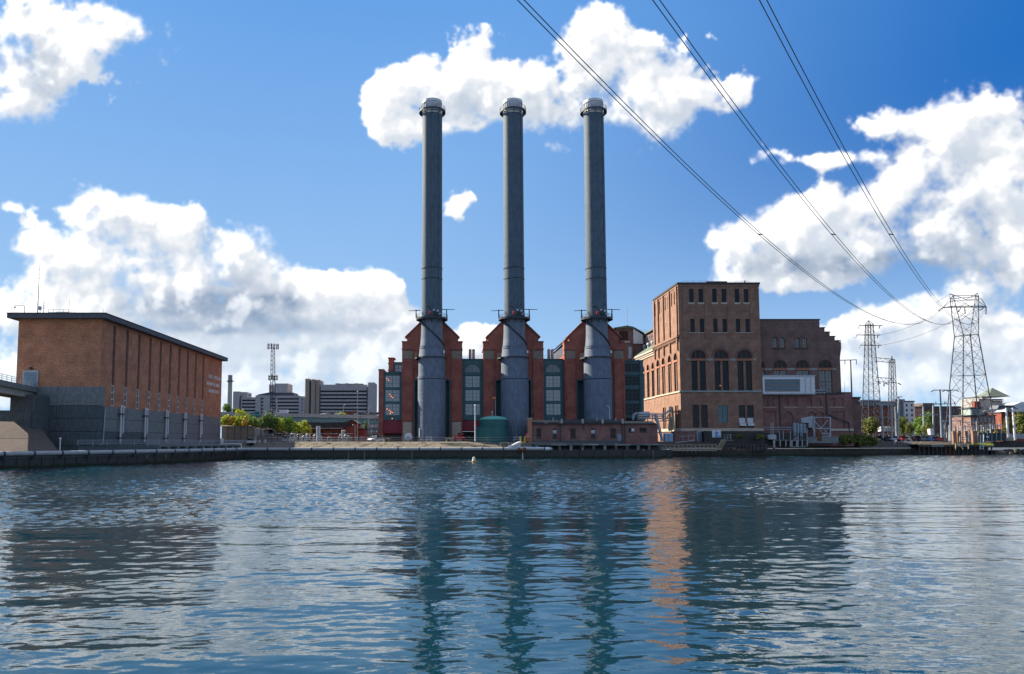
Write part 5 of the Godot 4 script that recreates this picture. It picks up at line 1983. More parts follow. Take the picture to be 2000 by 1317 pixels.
func make_annex() -> void:
	var d := 252.0
	var y0 := GROUND - 1.5
	var xl := X(1489, d, 800.0)
	var t := thing("brick_annex", "low brick annex with blind arches below the white louvred enclosure", "building", Vector3(117, GROUND, -255))
	var fr := face(Vector3(xl, y0, -d), Vector3.RIGHT)
	var x := func(px: float) -> float:
		return X(px, d, 810.0) - xl
	var H := func(py: float) -> float:
		return Y(py, d) - y0
	var w: float = x.call(1665.5)
	var holes := []
	for c in [[1494.0, 1502.0], [1506.0, 1513.0], [1532.5, 1541.0], [1551.5, 1558.5], [1578.0, 1586.5], [1595.5, 1604.0], [1624.0, 1632.0], [1640.0, 1649.0]]:
		holes.append([x.call(c[0]), H.call(794.5), x.call(c[1]), H.call(778.0), false, 0.28])
	for c in [[1492.5, 1516.0], [1530.0, 1549.0], [1577.5, 1592.0], [1595.0, 1609.0], [1624.0, 1650.0]]:
		holes.append([x.call(c[0]), H.call(838.0), x.call(c[1]), H.call(804.0), c[1] - c[0] < 20.0, 0.3])
	var s := Shape.new()
	s.wall(fr, w, H.call(769.0), holes)
	s.span(fr * Vector3(0, 0, -0.3), fr * Vector3(w, H.call(769.0), -6.0))
	put(t, "brick_wall", s, M.purple_brick)
	for o in holes:
		if o[4]:
			put(t, "arch_ring", arch_ring(fr, o, 0.5, 0.07), M.tower_brick)
	for q in [[1532, 1560, 795.8], [1576, 1608, 795.8], [1622, 1650, 795.8], [1490, 1516, 795.8]]:
		s = Shape.new()
		s.span(fr * Vector3(x.call(q[0]), H.call(q[2] + 0.6), -0.1), fr * Vector3(x.call(q[1]), H.call(q[2] - 0.6), 0.14))
		put(t, "sill", s, M.sand_stone)
	s = Shape.new()
	s.span(fr * Vector3(0, H.call(770.5), 0.25), fr * Vector3(x.call(1650.0), H.call(767.5), -6.2))
	put(t, "coping", s, M.roof_felt)
	s = Shape.new()
	s.span(fr * Vector3(x.call(1645.0), H.call(776.0), 0.12), fr * Vector3(w + 0.1, H.call(766.0), -6.2))
	put(t, "parapet", s, M.purple_brick)
	s = Shape.new()
	s.span(fr * Vector3(x.call(1618.0), H.call(842.0), -0.1), fr * Vector3(w, H.call(837.5), 0.3))
	put(t, "string_course", s, M.sand_stone)
	for px in [1523.5, 1615.0]:
		s = Shape.new()
		s.bar(fr * Vector3(x.call(px), H.call(846.0 if px < 1600 else 809.0), 0.2), fr * Vector3(x.call(px), H.call(770.0), 0.2), 0.3)
		if px > 1600:
			s.bar(fr * Vector3(x.call(px), H.call(809.0), 0.2), fr * Vector3(x.call(1657.0), H.call(826.0), 0.2), 0.32)
			s.bar(fr * Vector3(x.call(1657.0), H.call(826.0), 0.2), fr * Vector3(x.call(1657.0), H.call(842.0), 0.2), 0.32)
		put(t, "downpipe", s, M.dark_steel)
	# end piece further right
	s = Shape.new()
	s.span(Vector3(X(1663.0, 257, 810.0), y0, -257), Vector3(X(1681.5, 257, 810.0), Y(777.5, 257), -272))
	put(t, "end_wall", s, M.brown_brick)
	s = Shape.new()
	s.span(Vector3(X(1663.0, 257, 810.0), Y(778.0, 257), -256.7), Vector3(X(1682.5, 257, 810.0), Y(775.5, 257), -272.3))
	put(t, "coping", s, M.roof_felt)
	s = Shape.new()
	s.lathe(at(1678.5, 786.0, 256.3), [Vector2(0, 0), Vector2(0.4, 0.1), Vector2(0.45, 0.5), Vector2(0, 0.7)], 10)
	put(t, "wall_lamp", s, M.white_paint)
	# white louvred enclosure on the annex roof
	var e := thing("roof_enclosure", "white metal roof enclosure with blue and tan louvres", "enclosure", at(1541, 769, 251.5))
	var da := 250.4
	s = Shape.new()
	s.chamfer(at(1490.2, 770.0, da), at(1591.5, 733.5, da) - Vector3(0, 0, 3.0), 0.08)
	put(e, "housing", s, M.white_paint)
	s = Shape.new()
	s.span(at(1489.8, 735.2, da - 0.15), at(1592.2, 732.8, da + 0.2))
	s.span(at(1489.8, 770.6, da - 0.15), at(1592.2, 768.2, da + 0.2))
	put(e, "trim", s, M.galvanised)
	for i in 12:
		s = Shape.new()
		var a := at(1494.0, 765.0 - i * 2.02, da - 0.06)
		var b := at(1563.0, 763.2 - i * 2.02, da - 0.12)
		s.span(a, b + Vector3(0, 0, -0.1))
		put(e, "louvre", s, mottled("louvre_tan", Color(0.30, 0.22, 0.13)) if i % 3 == 0 else mottled("louvre_blue", Color(0.13, 0.22, 0.30)))
	for px in [1573.0, 1583.0]:
		s = Shape.new()
		s.span(at(px, 767.0, da - 0.05), at(px + 0.5, 737.0, da + 0.05))
		put(e, "seam", s, M.galvanised)
	for i in 3:
		s = Shape.new()
		var a := at(1594.0 + i * 6.6, 768.5, 251.6)
		s.chamfer(a, at(1599.0 + i * 6.6, 761.0, 251.6) - Vector3(0, 0, 1.2), 0.08)
		var u := single("air_conditioner", ["left", "middle", "right"][i] + " one of three grey air conditioners on the annex roof beside the white enclosure", "air conditioner", s, M.galvanised, "rooftop air conditioners")
		s = Shape.new()
		var c := at(1596.5 + i * 6.6, 764.6, 251.5)
		for q in 12:
			var a0 := TAU * q / 12.0
			var b0 := TAU * (q + 1) / 12.0
			s.tri(c, c + Vector3(cos(a0), sin(a0), 0) * 0.32, c + Vector3(cos(b0), sin(b0), 0) * 0.32)
		put(u, "fan", s, M.black_rubber)


# ---------------------------------------------------------------- things on the quay in front of the stacks
func make_quay_things() -> void:
	var d := 215.0
	var s := Shape.new()
	# teal tank
	var c := at(960.5, 861.0, d + 5.0)
	c.y = GROUND - 0.3
	var k := (d + 5.0) / FOCAL
	var t := thing("storage_tank", "teal round storage tank with domed pale green lid, standing in a lower round basin", "tank", Vector3(c.x, GROUND, c.z))
	var y1 := Y(833.5, d) - c.y
	var y2 := Y(818.5, d) - c.y
	var y3 := Y(811.5, d) - c.y
	s.lathe(c, [Vector2(32.3 * k, 0), Vector2(32.3 * k, y1), Vector2(31.3 * k, y1), Vector2(31.3 * k, y1 - 1.0), Vector2(27.0 * k, y1 - 1.0)], 48)
	put(t, "basin", s, M.tank_paint)
	s = Shape.new()
	ring(s, c, 32.2 * k, 33.0 * k, y1 - 0.28, y1 + 0.02, 48)
	put(t, "rim", s, M.tank_paint)
	var c2 := c + Vector3(4.0 * k, 0, 0)
	s = Shape.new()
	s.lathe(c2, [Vector2(27.2 * k, 0), Vector2(27.2 * k, y2)], 48)
	put(t, "drum", s, M.tank_paint)
	s = Shape.new()
	s.lathe(c2, [Vector2(27.8 * k, y2 - 0.12), Vector2(27.8 * k, y2 + 0.1), Vector2(20 * k, lerpf(y2, y3, 0.62)), Vector2(10 * k, lerpf(y2, y3, 0.93)), Vector2(0, y3)], 40)
	put(t, "lid", s, M.tank_lid)
	s = Shape.new()
	s.tube(c2 + Vector3(-3 * k, y3 - 0.1, 0), c2 + Vector3(-3 * k, y3 + 0.9, 0), 0.12)
	s.lathe(c2 + Vector3(-3 * k, y3 + 0.9, 0), [Vector2(0.0, 0), Vector2(0.3, 0.05), Vector2(0.2, 0.4), Vector2(0, 0.5)], 8)
	put(t, "vent", s, M.galvanised)
	for i in 10:
		var a := TAU * i / 10.0
		s = Shape.new()
		s.bar(c + Vector3(sin(a), 0, cos(a)) * 32.6 * k + Vector3.UP * 0.1, c + Vector3(sin(a), 0, cos(a)) * 32.6 * k + Vector3.UP * (y1 - 0.1), 0.16)
		put(t, "rib", s, M.tank_paint)
	# white drum tank beside the left stack
	c = at(797.5, 855.0, 221.0)
	t = thing("drum_tank", "white drum tank lying on a saddle at the foot of the left smokestack", "tank", Vector3(c.x, GROUND, c.z))
	var r := 1.1
	c.y = GROUND + 1.35
	s = Shape.new()
	s.tube(c + Vector3(0, 0, 1.6), c + Vector3(0, 0, -2.4), r, -1, 28)
	for q in [[1.6, 1.0], [-2.4, -1.0]]:
		for i in 28:
			var a := TAU * i / 28.0
			var b := TAU * (i + 1) / 28.0
			var e := Vector3(0, 0, q[0])
			var mid := Vector3(0, 0, q[0] + q[1] * 0.3)
			var pa := c + e + Vector3(cos(a), sin(a), 0) * r
			var pb := c + e + Vector3(cos(b), sin(b), 0) * r
			if q[1] > 0:
				s.tri(pa, pb, c + mid)
			else:
				s.tri(pb, pa, c + mid)
	put(t, "drum", s, M.white_paint)
	for z in [0.9, -1.6]:
		s = Shape.new()
		s.span(c + Vector3(-0.8, -1.7, z), c + Vector3(0.8, -0.8, z - 0.4))
		put(t, "saddle", s, M.concrete)
	s = Shape.new()
	s.tube(c + Vector3(0, 0, 1.85), c + Vector3(0, 0, 2.0), 0.35, -1, 14)
	put(t, "manhole", s, M.galvanised)
	# red machine
	c = at(897.0, 857.0, 222.0)
	c.y = GROUND
	t = thing("telehandler", "red lifting machine parked by the doorway between the left and middle stacks", "lift truck", c)
	s = Shape.new()
	s.chamfer(c + Vector3(-1.6, 0.55, 0.9), c + Vector3(1.6, 1.5, -0.9), 0.15)
	put(t, "body", s, M.red_paint)
	s = Shape.new()
	s.chamfer(c + Vector3(-0.5, 1.5, 0.6), c + Vector3(0.6, 2.6, -0.6), 0.12)
	put(t, "cab", s, M.dark_glass)
	s = Shape.new()
	s.bar(c + Vector3(-1.5, 1.6, 0.7), c + Vector3(1.3, 2.3, 0.7), 0.3)
	put(t, "boom", s, M.red_paint)
	for x in [-1.1, 1.1]:
		for z in [0.95, -0.95]:
			s = Shape.new()
			s.tube(c + Vector3(x, 0.45, z - 0.15), c + Vector3(x, 0.45, z + 0.15), 0.45, -1, 14)
			put(t, "wheel", s, M.black_rubber)
	# tall pale post, lamp and wind sock
	s = Shape.new()
	s.tube(at(928.0, 862.0, 212.0), at(928.0, 793.0, 212.0), 0.2, 0.16, 10)
	s.lathe(at(928.0, 793.5, 212.0), [Vector2(0, 0), Vector2(0.26, 0.05), Vector2(0.2, 0.4), Vector2(0, 0.5)], 10)
	single("marker_post", "tall pale post with rounded top at the left side of the teal tank", "post", s, M.white_paint)
	t = thing("wind_sock", "orange wind sock on a thin pole behind the teal tank", "wind sock", at(967.5, 862.0, 222.5))
	s = Shape.new()
	s.tube(at(967.5, 862.0, 222.5), at(967.5, 776.0, 222.5), 0.09, 0.06)
	put(t, "pole", s, M.galvanised)
	s = Shape.new()
	var top := at(967.3, 777.0, 222.5)
	s.tube(top, top + Vector3(-0.55, -0.1, 0.1), 0.2, 0.3, 8)
	s.tube(top + Vector3(-0.55, -0.1, 0.1), top + Vector3(-0.75, -0.4, 0.1), 0.3, 0.12, 8)
	put(t, "sock", s, M.orange_cloth)
	t = thing("street_lamp", "thin curved lamp post in front of the right smokestack", "street lamp", at(1190.5, 822.0, 222.0))
	s = Shape.new()
	s.path([at(1191.5, 862.0, 222.0), at(1191.0, 800.0, 222.0), at(1189.5, 795.0, 222.0), at(1187.0, 793.0, 222.0)], 0.09)
	put(t, "pole", s, M.white_paint)
	s = Shape.new()
	s.chamfer(at(1185.0, 794.2, 222.0), at(1188.0, 792.4, 222.0) - Vector3(0, 0, 0.4), 0.06)
	put(t, "lamp_head", s, M.galvanised)
	# low plinth, hand rails and small gear before the left stack
	s = Shape.new()
	s.chamfer(at(816.0, 863.5, 219.0), at(849.0, 859.5, 219.0) - Vector3(0, 0, 3), 0.08)
	single("plinth", "low concrete plinth before the left smokestack", "plinth", s, M.concrete)
	for q in [[832.5, 219.0, "left"], [1003.0, 217.0, "middle"]]:
		t = thing("hand_rail", "short pale hand rail at the foot of the %s smokestack" % q[2], "railing", at(q[0], 861.0, q[1]))
		rails(t, [Vector2(X(q[0], q[1]), -q[1] + 0.6), Vector2(X(q[0] + 11.0, q[1]), -q[1] + 0.6)], GROUND, 2, 1.5, M.white_paint, 1.3, 0.06)
	for q in [[755.0, 861.5, 214.0, "leftmost low pale pipe trestle on the gravel left of the white drum tank"], [877.0, 864.0, 213.0, "low pale pipe trestle on the gravel before the red lifting machine"], [742.0, 862.5, 216.0, "white frame trestle beside the white car"]]:
		s = Shape.new()
		var p := at(q[0], q[1], q[2])
		p.y = GROUND - 0.6
		for e in [-1.0, 1.0]:
			s.bar(p + Vector3(e, 0, 0.4), p + Vector3(e * 0.4, 1.5, 0), 0.12)
			s.bar(p + Vector3(e, 0, -0.4), p + Vector3(e * 0.4, 1.5, 0), 0.12)
		s.bar(p + Vector3(-1.2, 1.5, 0), p + Vector3(1.2, 1.5, 0), 0.2)
		single("trestle", q[3], "trestle", s, M.timber, "pale trestles on the gravel")
	# pale pipes and timbers lying on the shore
	for q in [[722.0, 757.0, 868.0, 211.0, "white_paint", "pipe", "left one of the white pipes lying on the gravel shore"], [764.0, 800.0, 869.0, 210.5, "white_paint", "pipe", "white pipe lying on the gravel shore below the white drum tank"],
			[861.0, 918.0, 866.5, 211.5, "timber", "timber", "long pale timber lying on the gravel shore below the red lifting machine"], [880.0, 945.0, 870.5, 209.8, "timber", "timber", "lower pale timber lying on the gravel shore below the teal tank"]]:
		s = Shape.new()
		var a := at(q[0], q[2], q[3])
		var b := at(q[1], q[2] + 0.5, q[3] + 0.3)
		if q[5] == "pipe":
			s.tube(a, b, 0.3, -1, 10)
		else:
			s.bar(a, b, 0.35)
		single("loose_" + q[5], q[6], q[5], s, M[q[4]], "pipes and timbers on the shore")
	# fence along the top of the shore
	t = thing("wire_fence", "thin wire fence with slim posts along the top of the gravel shore", "fence", Vector3(0, GROUND, -213), "quayside fences")
	var line := [Vector2(-52, -208.0), Vector2(-18, -210.5), Vector2(25, -213.5)]
	for a in along(line, 3.4, 0.2):
		s = Shape.new()
		s.tube(v3(a[0], 3.0), v3(a[0], 5.7), 0.045, -1, 5)
		put(t, "post", s, M.dark_steel)
	for h in [4.2, 4.9, 5.6]:
		s = Shape.new()
		for i in line.size() - 1:
			s.tube(v3(line[i], h), v3(line[i + 1], h), 0.022, -1, 4)
		put(t, "wire", s, M.galvanised)
	# pump pipes where the river pipe bends up
	t = thing("pump_pipes", "white bent pipe, rusty valves and yellow posts at the right end of the river pipe", "pipework", at(1012, 872, 206))
	s = Shape.new()
	s.path([Vector3(26.6, 2.5, -207.1), at(992.0, 876.0, 206.5), at(1013.0, 866.0, 206.5), at(1017.0, 865.5, 206.8)], 0.46, 14)
	put(t, "pipe", s, M.white_paint)
	s = Shape.new()
	s.path([at(1009.0, 867.0, 206.3), at(1009.5, 880.0, 206.3)], 0.22, 8)
	s.path([at(1013.0, 866.0, 206.9), at(1013.5, 881.5, 206.9)], 0.5, 10)
	put(t, "pipe", s, M.white_paint)
	for px in [1017.0, 1025.0]:
		s = Shape.new()
		s.tube(at(px, 866.0, 207.5), at(px, 852.5, 207.5), 0.24, -1, 12)
		put(t, "yellow_post", s, M.yellow_paint)
	s = Shape.new()
	s.span(at(1016.0, 866.0, 207.3), at(1026.0, 862.5, 207.6))
	put(t, "bracket", s, M.yellow_paint)
	for q in [[1014.0, 878.5, 1.1], [1020.5, 881.0, 1.0], [1025.0, 878.0, 1.0]]:
		s = Shape.new()
		var p := at(q[0], q[1], 206.0)
		s.tube(p + Vector3(-0.3, 0, 0.2), p + Vector3(0.3, 0.05, 0.2), 0.5 * q[2], -1, 12)
		put(t, "valve", s, M.rust)
	s = Shape.new()
	s.lathe(at(1030.0, 856.0, 208.3), [Vector2(0, -1.2), Vector2(0.75, -0.8), Vector2(0.85, 0.2), Vector2(0.3, 0.7), Vector2(0, 0.8)], 12)
	put(t, "pump_cover", s, M.salmon_stone)
	s = Shape.new()
	s.tube(at(1027.0, 851.0, 208.6), at(1031.5, 850.0, 208.6), 0.45, -1, 12)
	put(t, "pump_cover", s, M.red_paint)
	s = Shape.new()
	s.tube(at(1020.8, 884.5, 205.8), at(1020.8, 896.0, 205.8), 0.13, 0.2, 8)
	single("outfall_water", "thin stream of water falling into the river from the pump pipes", "water stream", s, M.white_pane)
	for i in 2:
		s = Shape.new()
		var p := at(978.0 + 8.0 * i, 873.0, 206.8)
		s.bar(p + Vector3(0, -0.6, 0), p + Vector3(0, 1.2, 0), 0.16)
		s.bar(p + Vector3(0, 1.1, 0), p + Vector3(1.1, 1.1, 0), 0.16)
		s.bar(p + Vector3(1.1, -0.6, 0), p + Vector3(1.1, 1.2, 0), 0.16)
		single("pipe_trestle", ["left", "right"][i] + " one of two small pale frames over the river pipe below the teal tank", "trestle", s, M.timber, "pipe trestles")
	# buoy
	t = thing("buoy", "cream and yellow buoy floating in front of the quay wall", "buoy", at(925.0, 903.0, 170.0))
	var bp := at(925.0, 903.0, 170.0)
	bp = Vector3(bp.x, -0.15, -168.0)
	s = Shape.new()
	s.lathe(bp, [Vector2(0.0, 0), Vector2(0.42, 0.1), Vector2(0.44, 0.5), Vector2(0.36, 0.62)], 16)
	put(t, "float", s, M.yellow_paint)
	s = Shape.new()
	s.lathe(bp, [Vector2(0.36, 0.62), Vector2(0.27, 1.1), Vector2(0.24, 1.28), Vector2(0, 1.32)], 16)
	put(t, "top", s, M.white_paint)

	# loose stones and weeds on the shore
	s = Shape.new()
	for i in 2600:
		var f := rng.randf()
		var q := Vector2(-53, -200.5).lerp(Vector2(25, -210), f) if i % 3 else Vector2(-50, -203).lerp(Vector2(-14, -206), f)
		q += Vector2(rng.randf_range(-1, 1), rng.randf_range(-7.5, 0.6))
		var e := rng.randf_range(0.06, 0.3)
		var up := 2.3 + 2.1 * pow(clampf((-q.y - 202.0 - (q.x + 53.0) * 0.12) / 9.0, 0.0, 1.0), 0.7) + 0.12
		var p := v3(q, up)
		var kk := []
		for j in 6:
			kk.append(p + [Vector3(1, 0, 0), Vector3(0, 0, 1), Vector3(-1, 0, 0), Vector3(0, 0, -1), Vector3(0.1, 0.8, 0.1), Vector3(0, -0.6, 0)][j] * e * rng.randf_range(0.6, 1.3))
		for j in 4:
			s.tri(kk[(j + 1) % 4], kk[j], kk[4])
	tag(single("gravel", "loose grey stones strewn over the gravel shore before the stacks", "gravel", s, M.rock), "", "", "", "stuff")
	s = Shape.new()
	for i in 2200:
		var f := rng.randf()
		var q := Vector2(-52, -202.0).lerp(Vector2(26, -211), f) + Vector2(rng.randf_range(-1, 1), rng.randf_range(-8, 0.5))
		if sky_fbm.get_noise_2d(q.x * 40.0, q.y * 40.0) < 0.02:
			continue
		var up := 2.2 + 2.1 * pow(clampf((-q.y - 202.0 - (q.x + 53.0) * 0.12) / 9.0, 0.0, 1.0), 0.7)
		var a := rng.randf() * TAU
		var w := Vector3(cos(a), 0, sin(a)) * 0.07
		var p := v3(q, up)
		s.tri(p - w, p + w, p + Vector3(rng.randf_range(-0.25, 0.25), rng.randf_range(0.25, 0.8), rng.randf_range(-0.2, 0.2)))
	tag(single("weeds", "dry weeds growing on the gravel shore before the stacks", "weeds", s, M.leaf_olive), "", "", "", "stuff")

	make_low_building()


func make_low_building() -> void:
	var d := 218.0
	var xl := X(1038.5, d, 845.0)
	var xr := X(1285.0, d, 845.0)
	var y0 := Y(869.0, d)
	var t := thing("quay_building", "long low purple brick building with flat tan roof on the quay edge", "building", Vector3((xl + xr) * 0.5, GROUND, -d - 4))
	var fr := face(Vector3(xl, y0, -d), Vector3.RIGHT)
	var x := func(px: float) -> float:
		return X(px, d, 845.0) - xl
	var H := func(py: float) -> float:
		return Y(py, d) - y0
	var z := func(zx: float) -> float:
		return 1010.0 + zx / 6.897
	var zy := func(zz: float) -> float:
		return 800.0 + zz / 6.897
	var wins := []
	for q in [[258, 325], [478, 536], [718, 790], [995, 1055], [1258, 1330]]:
		wins.append([x.call(z.call(q[0])), H.call(zy.call(386)), x.call(z.call(q[1])), H.call(zy.call(254)), false, 0.3])
	wins.append([x.call(z.call(1500)), H.call(zy.call(300)), x.call(z.call(1578)), H.call(zy.call(252)), false, 0.3])
	wins.append([x.call(z.call(1648)), H.call(zy.call(302)), x.call(z.call(1745)), H.call(zy.call(245)), false, 0.3])
	var s := Shape.new()
	s.wall(fr, xr - xl, H.call(828.5), wins)
	s.span(fr * Vector3(0, 0, -0.35), fr * Vector3(xr - xl, H.call(828.5), -5.2))
	put(t, "brick_wall", s, M.purple_brick)
	for i in 7:
		window(t, fr, wins[i], 1, 2 if i < 5 else 1, Vector2i(2, 1), M.brown_bar, M.white_pane if i in [1, 3] else M.dark_glass, 0.2, 0.1, 0.05)
	for i in [1, 3]:
		s = Shape.new()
		s.span(fr * Vector3(wins[i][0] + 0.1, wins[i][1] + 0.1, -0.16), fr * Vector3(wins[i][2] - 0.1, lerpf(wins[i][1], wins[i][3], 0.44), -0.1))
		put(t, "shutter", s, M.window_bar)
		s = Shape.new()
		s.span(fr * Vector3(wins[i][0] + 0.1, lerpf(wins[i][1], wins[i][3], 0.82), -0.16), fr * Vector3(wins[i][2] - 0.1, wins[i][3] - 0.1, -0.1))
		put(t, "shutter", s, M.window_bar)
	s = Shape.new()
	s.span(fr * Vector3(wins[5][0] + 0.9, wins[5][1] + 0.1, -0.15), fr * Vector3(wins[5][0] + 2.2, wins[5][3] - 0.1, -0.05))
	put(t, "white_board", s, M.white_paint)
	for o in wins:
		s = Shape.new()
		s.span(fr * Vector3(o[0] - 0.15, o[1] - 0.22, -0.1), fr * Vector3(o[2] + 0.15, o[1], 0.1))
		put(t, "sill", s, M.old_stone)
	# roof edge, segments of different height
	for q in [[1038.0, 1096.0, 820.0, "roof_tan"], [1097.0, 1216.0, 819.0, "roof_felt"], [1217.0, 1281.0, 822.0, "roof_tan"]]:
		s = Shape.new()
		s.prism(PackedVector2Array([Vector2(x.call(q[0]), H.call(828.8)), Vector2(x.call(q[1]), H.call(828.8)), Vector2(x.call(q[1]), H.call(827.0)), Vector2(x.call(q[0]), H.call(827.0))]), fr * Transform3D(Basis(), Vector3(0, 0, 0.5)), 5.9)
		put(t, "roof_edge", s, M.roof_felt)
		s = Shape.new()
		var yb: float = H.call(827.0)
		var yt: float = H.call(q[2])
		var a := fr * Vector3(x.call(q[0]), yb, 0.5)
		var b := fr * Vector3(x.call(q[1]), yb, 0.5)
		var e := fr * Vector3(x.call(q[1]), yt, -4.0)
		var f := fr * Vector3(x.call(q[0]), yt, -4.0)
		s.quad(a, b, e, f)
		s.quad(f, e, fr * Vector3(x.call(q[1]), yb, -5.3), fr * Vector3(x.call(q[0]), yb, -5.3))
		s.tri(b, fr * Vector3(x.call(q[1]), yb, -5.3), e)
		s.tri(a, f, fr * Vector3(x.call(q[0]), yb, -5.3))
		put(t, "roof", s, M[q[3]])
	for q in [[1039.0, 1062.0], [1071.0, 1092.0], [1100.0, 1136.0], [1140.0, 1174.0], [1180.0, 1213.0]]:
		s = Shape.new()
		s.span(fr * Vector3(x.call(q[0]), H.call(827.2), 0.55), fr * Vector3(x.call(q[1]), H.call(825.0), 0.2))
		put(t, "skylight", s, M.window_bar)
	for px in [1097.0, 1138.0, 1177.0, 1216.0]:
		s = Shape.new()
		s.chamfer(fr * Vector3(x.call(px - 1.6), H.call(827.5), 0.6), fr * Vector3(x.call(px + 1.6), H.call(818.5), -0.3), 0.06)
		put(t, "bracket_block", s, M.pale_concrete)
	for px in [1170.0, 1207.0, 1083.0]:
		s = Shape.new()
		s.tube(fr * Vector3(x.call(px), H.call(824.0), -2.6), fr * Vector3(x.call(px), H.call(815.5), -2.6), 0.16, -1, 8)
		put(t, "roof_vent", s, M.galvanised)
	for px in [1094.5, 1140.0, 1220.5, 1215.0]:
		s = Shape.new()
		s.bar(fr * Vector3(x.call(px), H.call(866.0 if px != 1140.0 else 841.0), 0.14), fr * Vector3(x.call(px), H.call(829.0), 0.14), 0.22)
		put(t, "downpipe", s, M.dark_steel)
	s = Shape.new()
	s.span(fr * Vector3(x.call(1206.0), H.call(865.5), -0.1), fr * Vector3(x.call(1214.0), H.call(848.0), 0.08))
	put(t, "door", s, M.blue_grey_door)
	s = Shape.new()
	s.span(fr * Vector3(0, 0, -0.1), fr * Vector3(x.call(1218.0), H.call(861.0), 0.1))
	put(t, "concrete_plinth", s, M.dark_concrete)
	# orange chimney-like end pier
	s = Shape.new()
	s.chamfer(Vector3(xl - 1.15, Y(866.0, d), -d + 0.5), Vector3(xl + 0.1, Y(817.0, d), -d - 2.0), 0.1)
	put(t, "end_pier", s, M.orange_brick)
	s = Shape.new()
	s.span(Vector3(xl - 1.3, Y(818.5, d), -d + 0.65), Vector3(xl + 0.25, Y(816.8, d), -d - 2.1))
	put(t, "pier_cap", s, M.sand_stone)
	# pier deck under it
	t = thing("pier_deck", "decayed concrete pier deck on stub columns under the low quay building", "pier", Vector3((xl + xr) * 0.5, 2.2, -d + 8))
	var front := func(x: float) -> float:
		return -206.9 - (x - 25.0) * 0.166
	for i in 8:
		s = Shape.new()
		var a := lerpf(xl - 0.5, xr - 0.5, i / 8.0)
		var b := lerpf(xl - 0.5, xr - 0.5, (i + 1) / 8.0) - 0.06
		s.chamfer(Vector3(a, 3.3 + 0.14 * rng.randf(), front.call(b)), Vector3(b, 3.72 + 0.05 * rng.randf(), -d - 0.2), 0.1)
		put(t, "slab", s, M.concrete if i % 2 else M.dark_concrete)
	for i in 12:
		s = Shape.new()
		var a := lerpf(xl + 0.2, xr - 0.8, i / 11.0)
		s.span(Vector3(a - 0.35, 1.2, (front.call(a) as float) - 0.5), Vector3(a + 0.35, 3.4, (front.call(a) as float) - 1.2))
		put(t, "column", s, M.dark_concrete if i % 3 else M.concrete)
	s = Shape.new()
	run_wall(s, [Vector2(xl, -210.3), Vector2(xr, -215.8)], [Vector2(xl, -210.6), Vector2(xr, -216.1)], 1.2, 3.4)
	put(t, "back_wall", s, M.tidal_stone)
	for q in [[1074.0, 879.0], [1114.0, 879.0], [1138.0, 878.0], [1257.0, 879.0]]:
		s = Shape.new()
		var p := at(q[0], q[1], 207.0 + (q[0] - 1060.0) * 0.024)
		s.lathe(p, [Vector2(0, -0.2), Vector2(0.2, 0), Vector2(0, 0.2)], 8)
		put(t, "mooring_knob", s, M.white_paint)
	# pipe gantry on the right end of the roof
	t = thing("pipe_gantry", "pale steel pipe gantry with round tanks between the low quay building and the square tower", "gantry", at(1270, 825, 228))
	var g := 227.0
	s = Shape.new()
	for py in [808.5, 812.5, 817.0]:
		s.tube(at(1247.0, py, g), at(1296.0, py + 0.5, g), 0.2, -1, 8)
	put(t, "pipe", s, M.galvanised)
	s = Shape.new()
	s.path([at(1236.5, 820.0, g + 2), at(1237.5, 811.0, g + 2), at(1242.0, 808.5, g + 2), at(1252.0, 808.0, g + 2)], 0.42, 10)
	put(t, "pipe", s, M.galvanised)
	for q in [[1254.0, 811.5, 1.2], [1261.0, 810.0, 1.15], [1253.0, 817.0, 1.0]]:
		s = Shape.new()
		var p := at(q[0], q[1], g + 1)
		s.tube(p + Vector3(-1.1, 0, 0), p + Vector3(1.1, 0, 0), q[2] * 0.8, -1, 14)
		put(t, "round_tank", s, M.pipe_paint)
	for px in [1265.0, 1275.0, 1280.0, 1294.0]:
		s = Shape.new()
		s.bar(at(px, 823.0, g), at(px, 807.0, g), 0.25)
		put(t, "upright", s, M.galvanised)
	s = Shape.new()
	s.bar(at(1283.0, 817.5, g + 1), at(1316.0, 817.5, g + 1), 0.35)
	s.bar(at(1285.0, 823.0, g + 1), at(1308.0, 822.0, g + 1), 0.25)
	put(t, "beam", s, M.timber)
	s = Shape.new()
	s.path([at(1296.0, 810.0, g), at(1304.0, 805.0, g), at(1311.0, 797.5, g), at(1314.0, 796.0, g)], 0.28, 8)
	put(t, "pipe", s, M.galvanised)
	for q in [[1315.0, 840.0, 1313.5, 796.0], [1303.0, 816.0, 1313.5, 798.0], [1306.0, 840.0, 1308.0, 812.0], [1318.0, 840.0, 1314.0, 800.0]]:
		s = Shape.new()
		s.bar(at(q[0], q[1], g + 2), at(q[2], q[3], g + 2), 0.3)
		put(t, "brace", s, M.timber)
	s = Shape.new()
	s.tube(at(1280.5, 810.0, g - 1), at(1293.0, 857.0, g - 1), 0.5, 0.42, 12)
	s.tube(at(1293.0, 857.0, g - 1), at(1293.0, 862.0, g - 1), 0.5, -1, 12)
	put(t, "down_chute", s, M.galvanised)
	for px in [1308.0, 1311.5]:
		s = Shape.new()
		s.tube(at(px, 842.0, g + 3), at(px, 815.0, g + 3), 0.32, -1, 10)
		put(t, "round_column", s, M.timber)


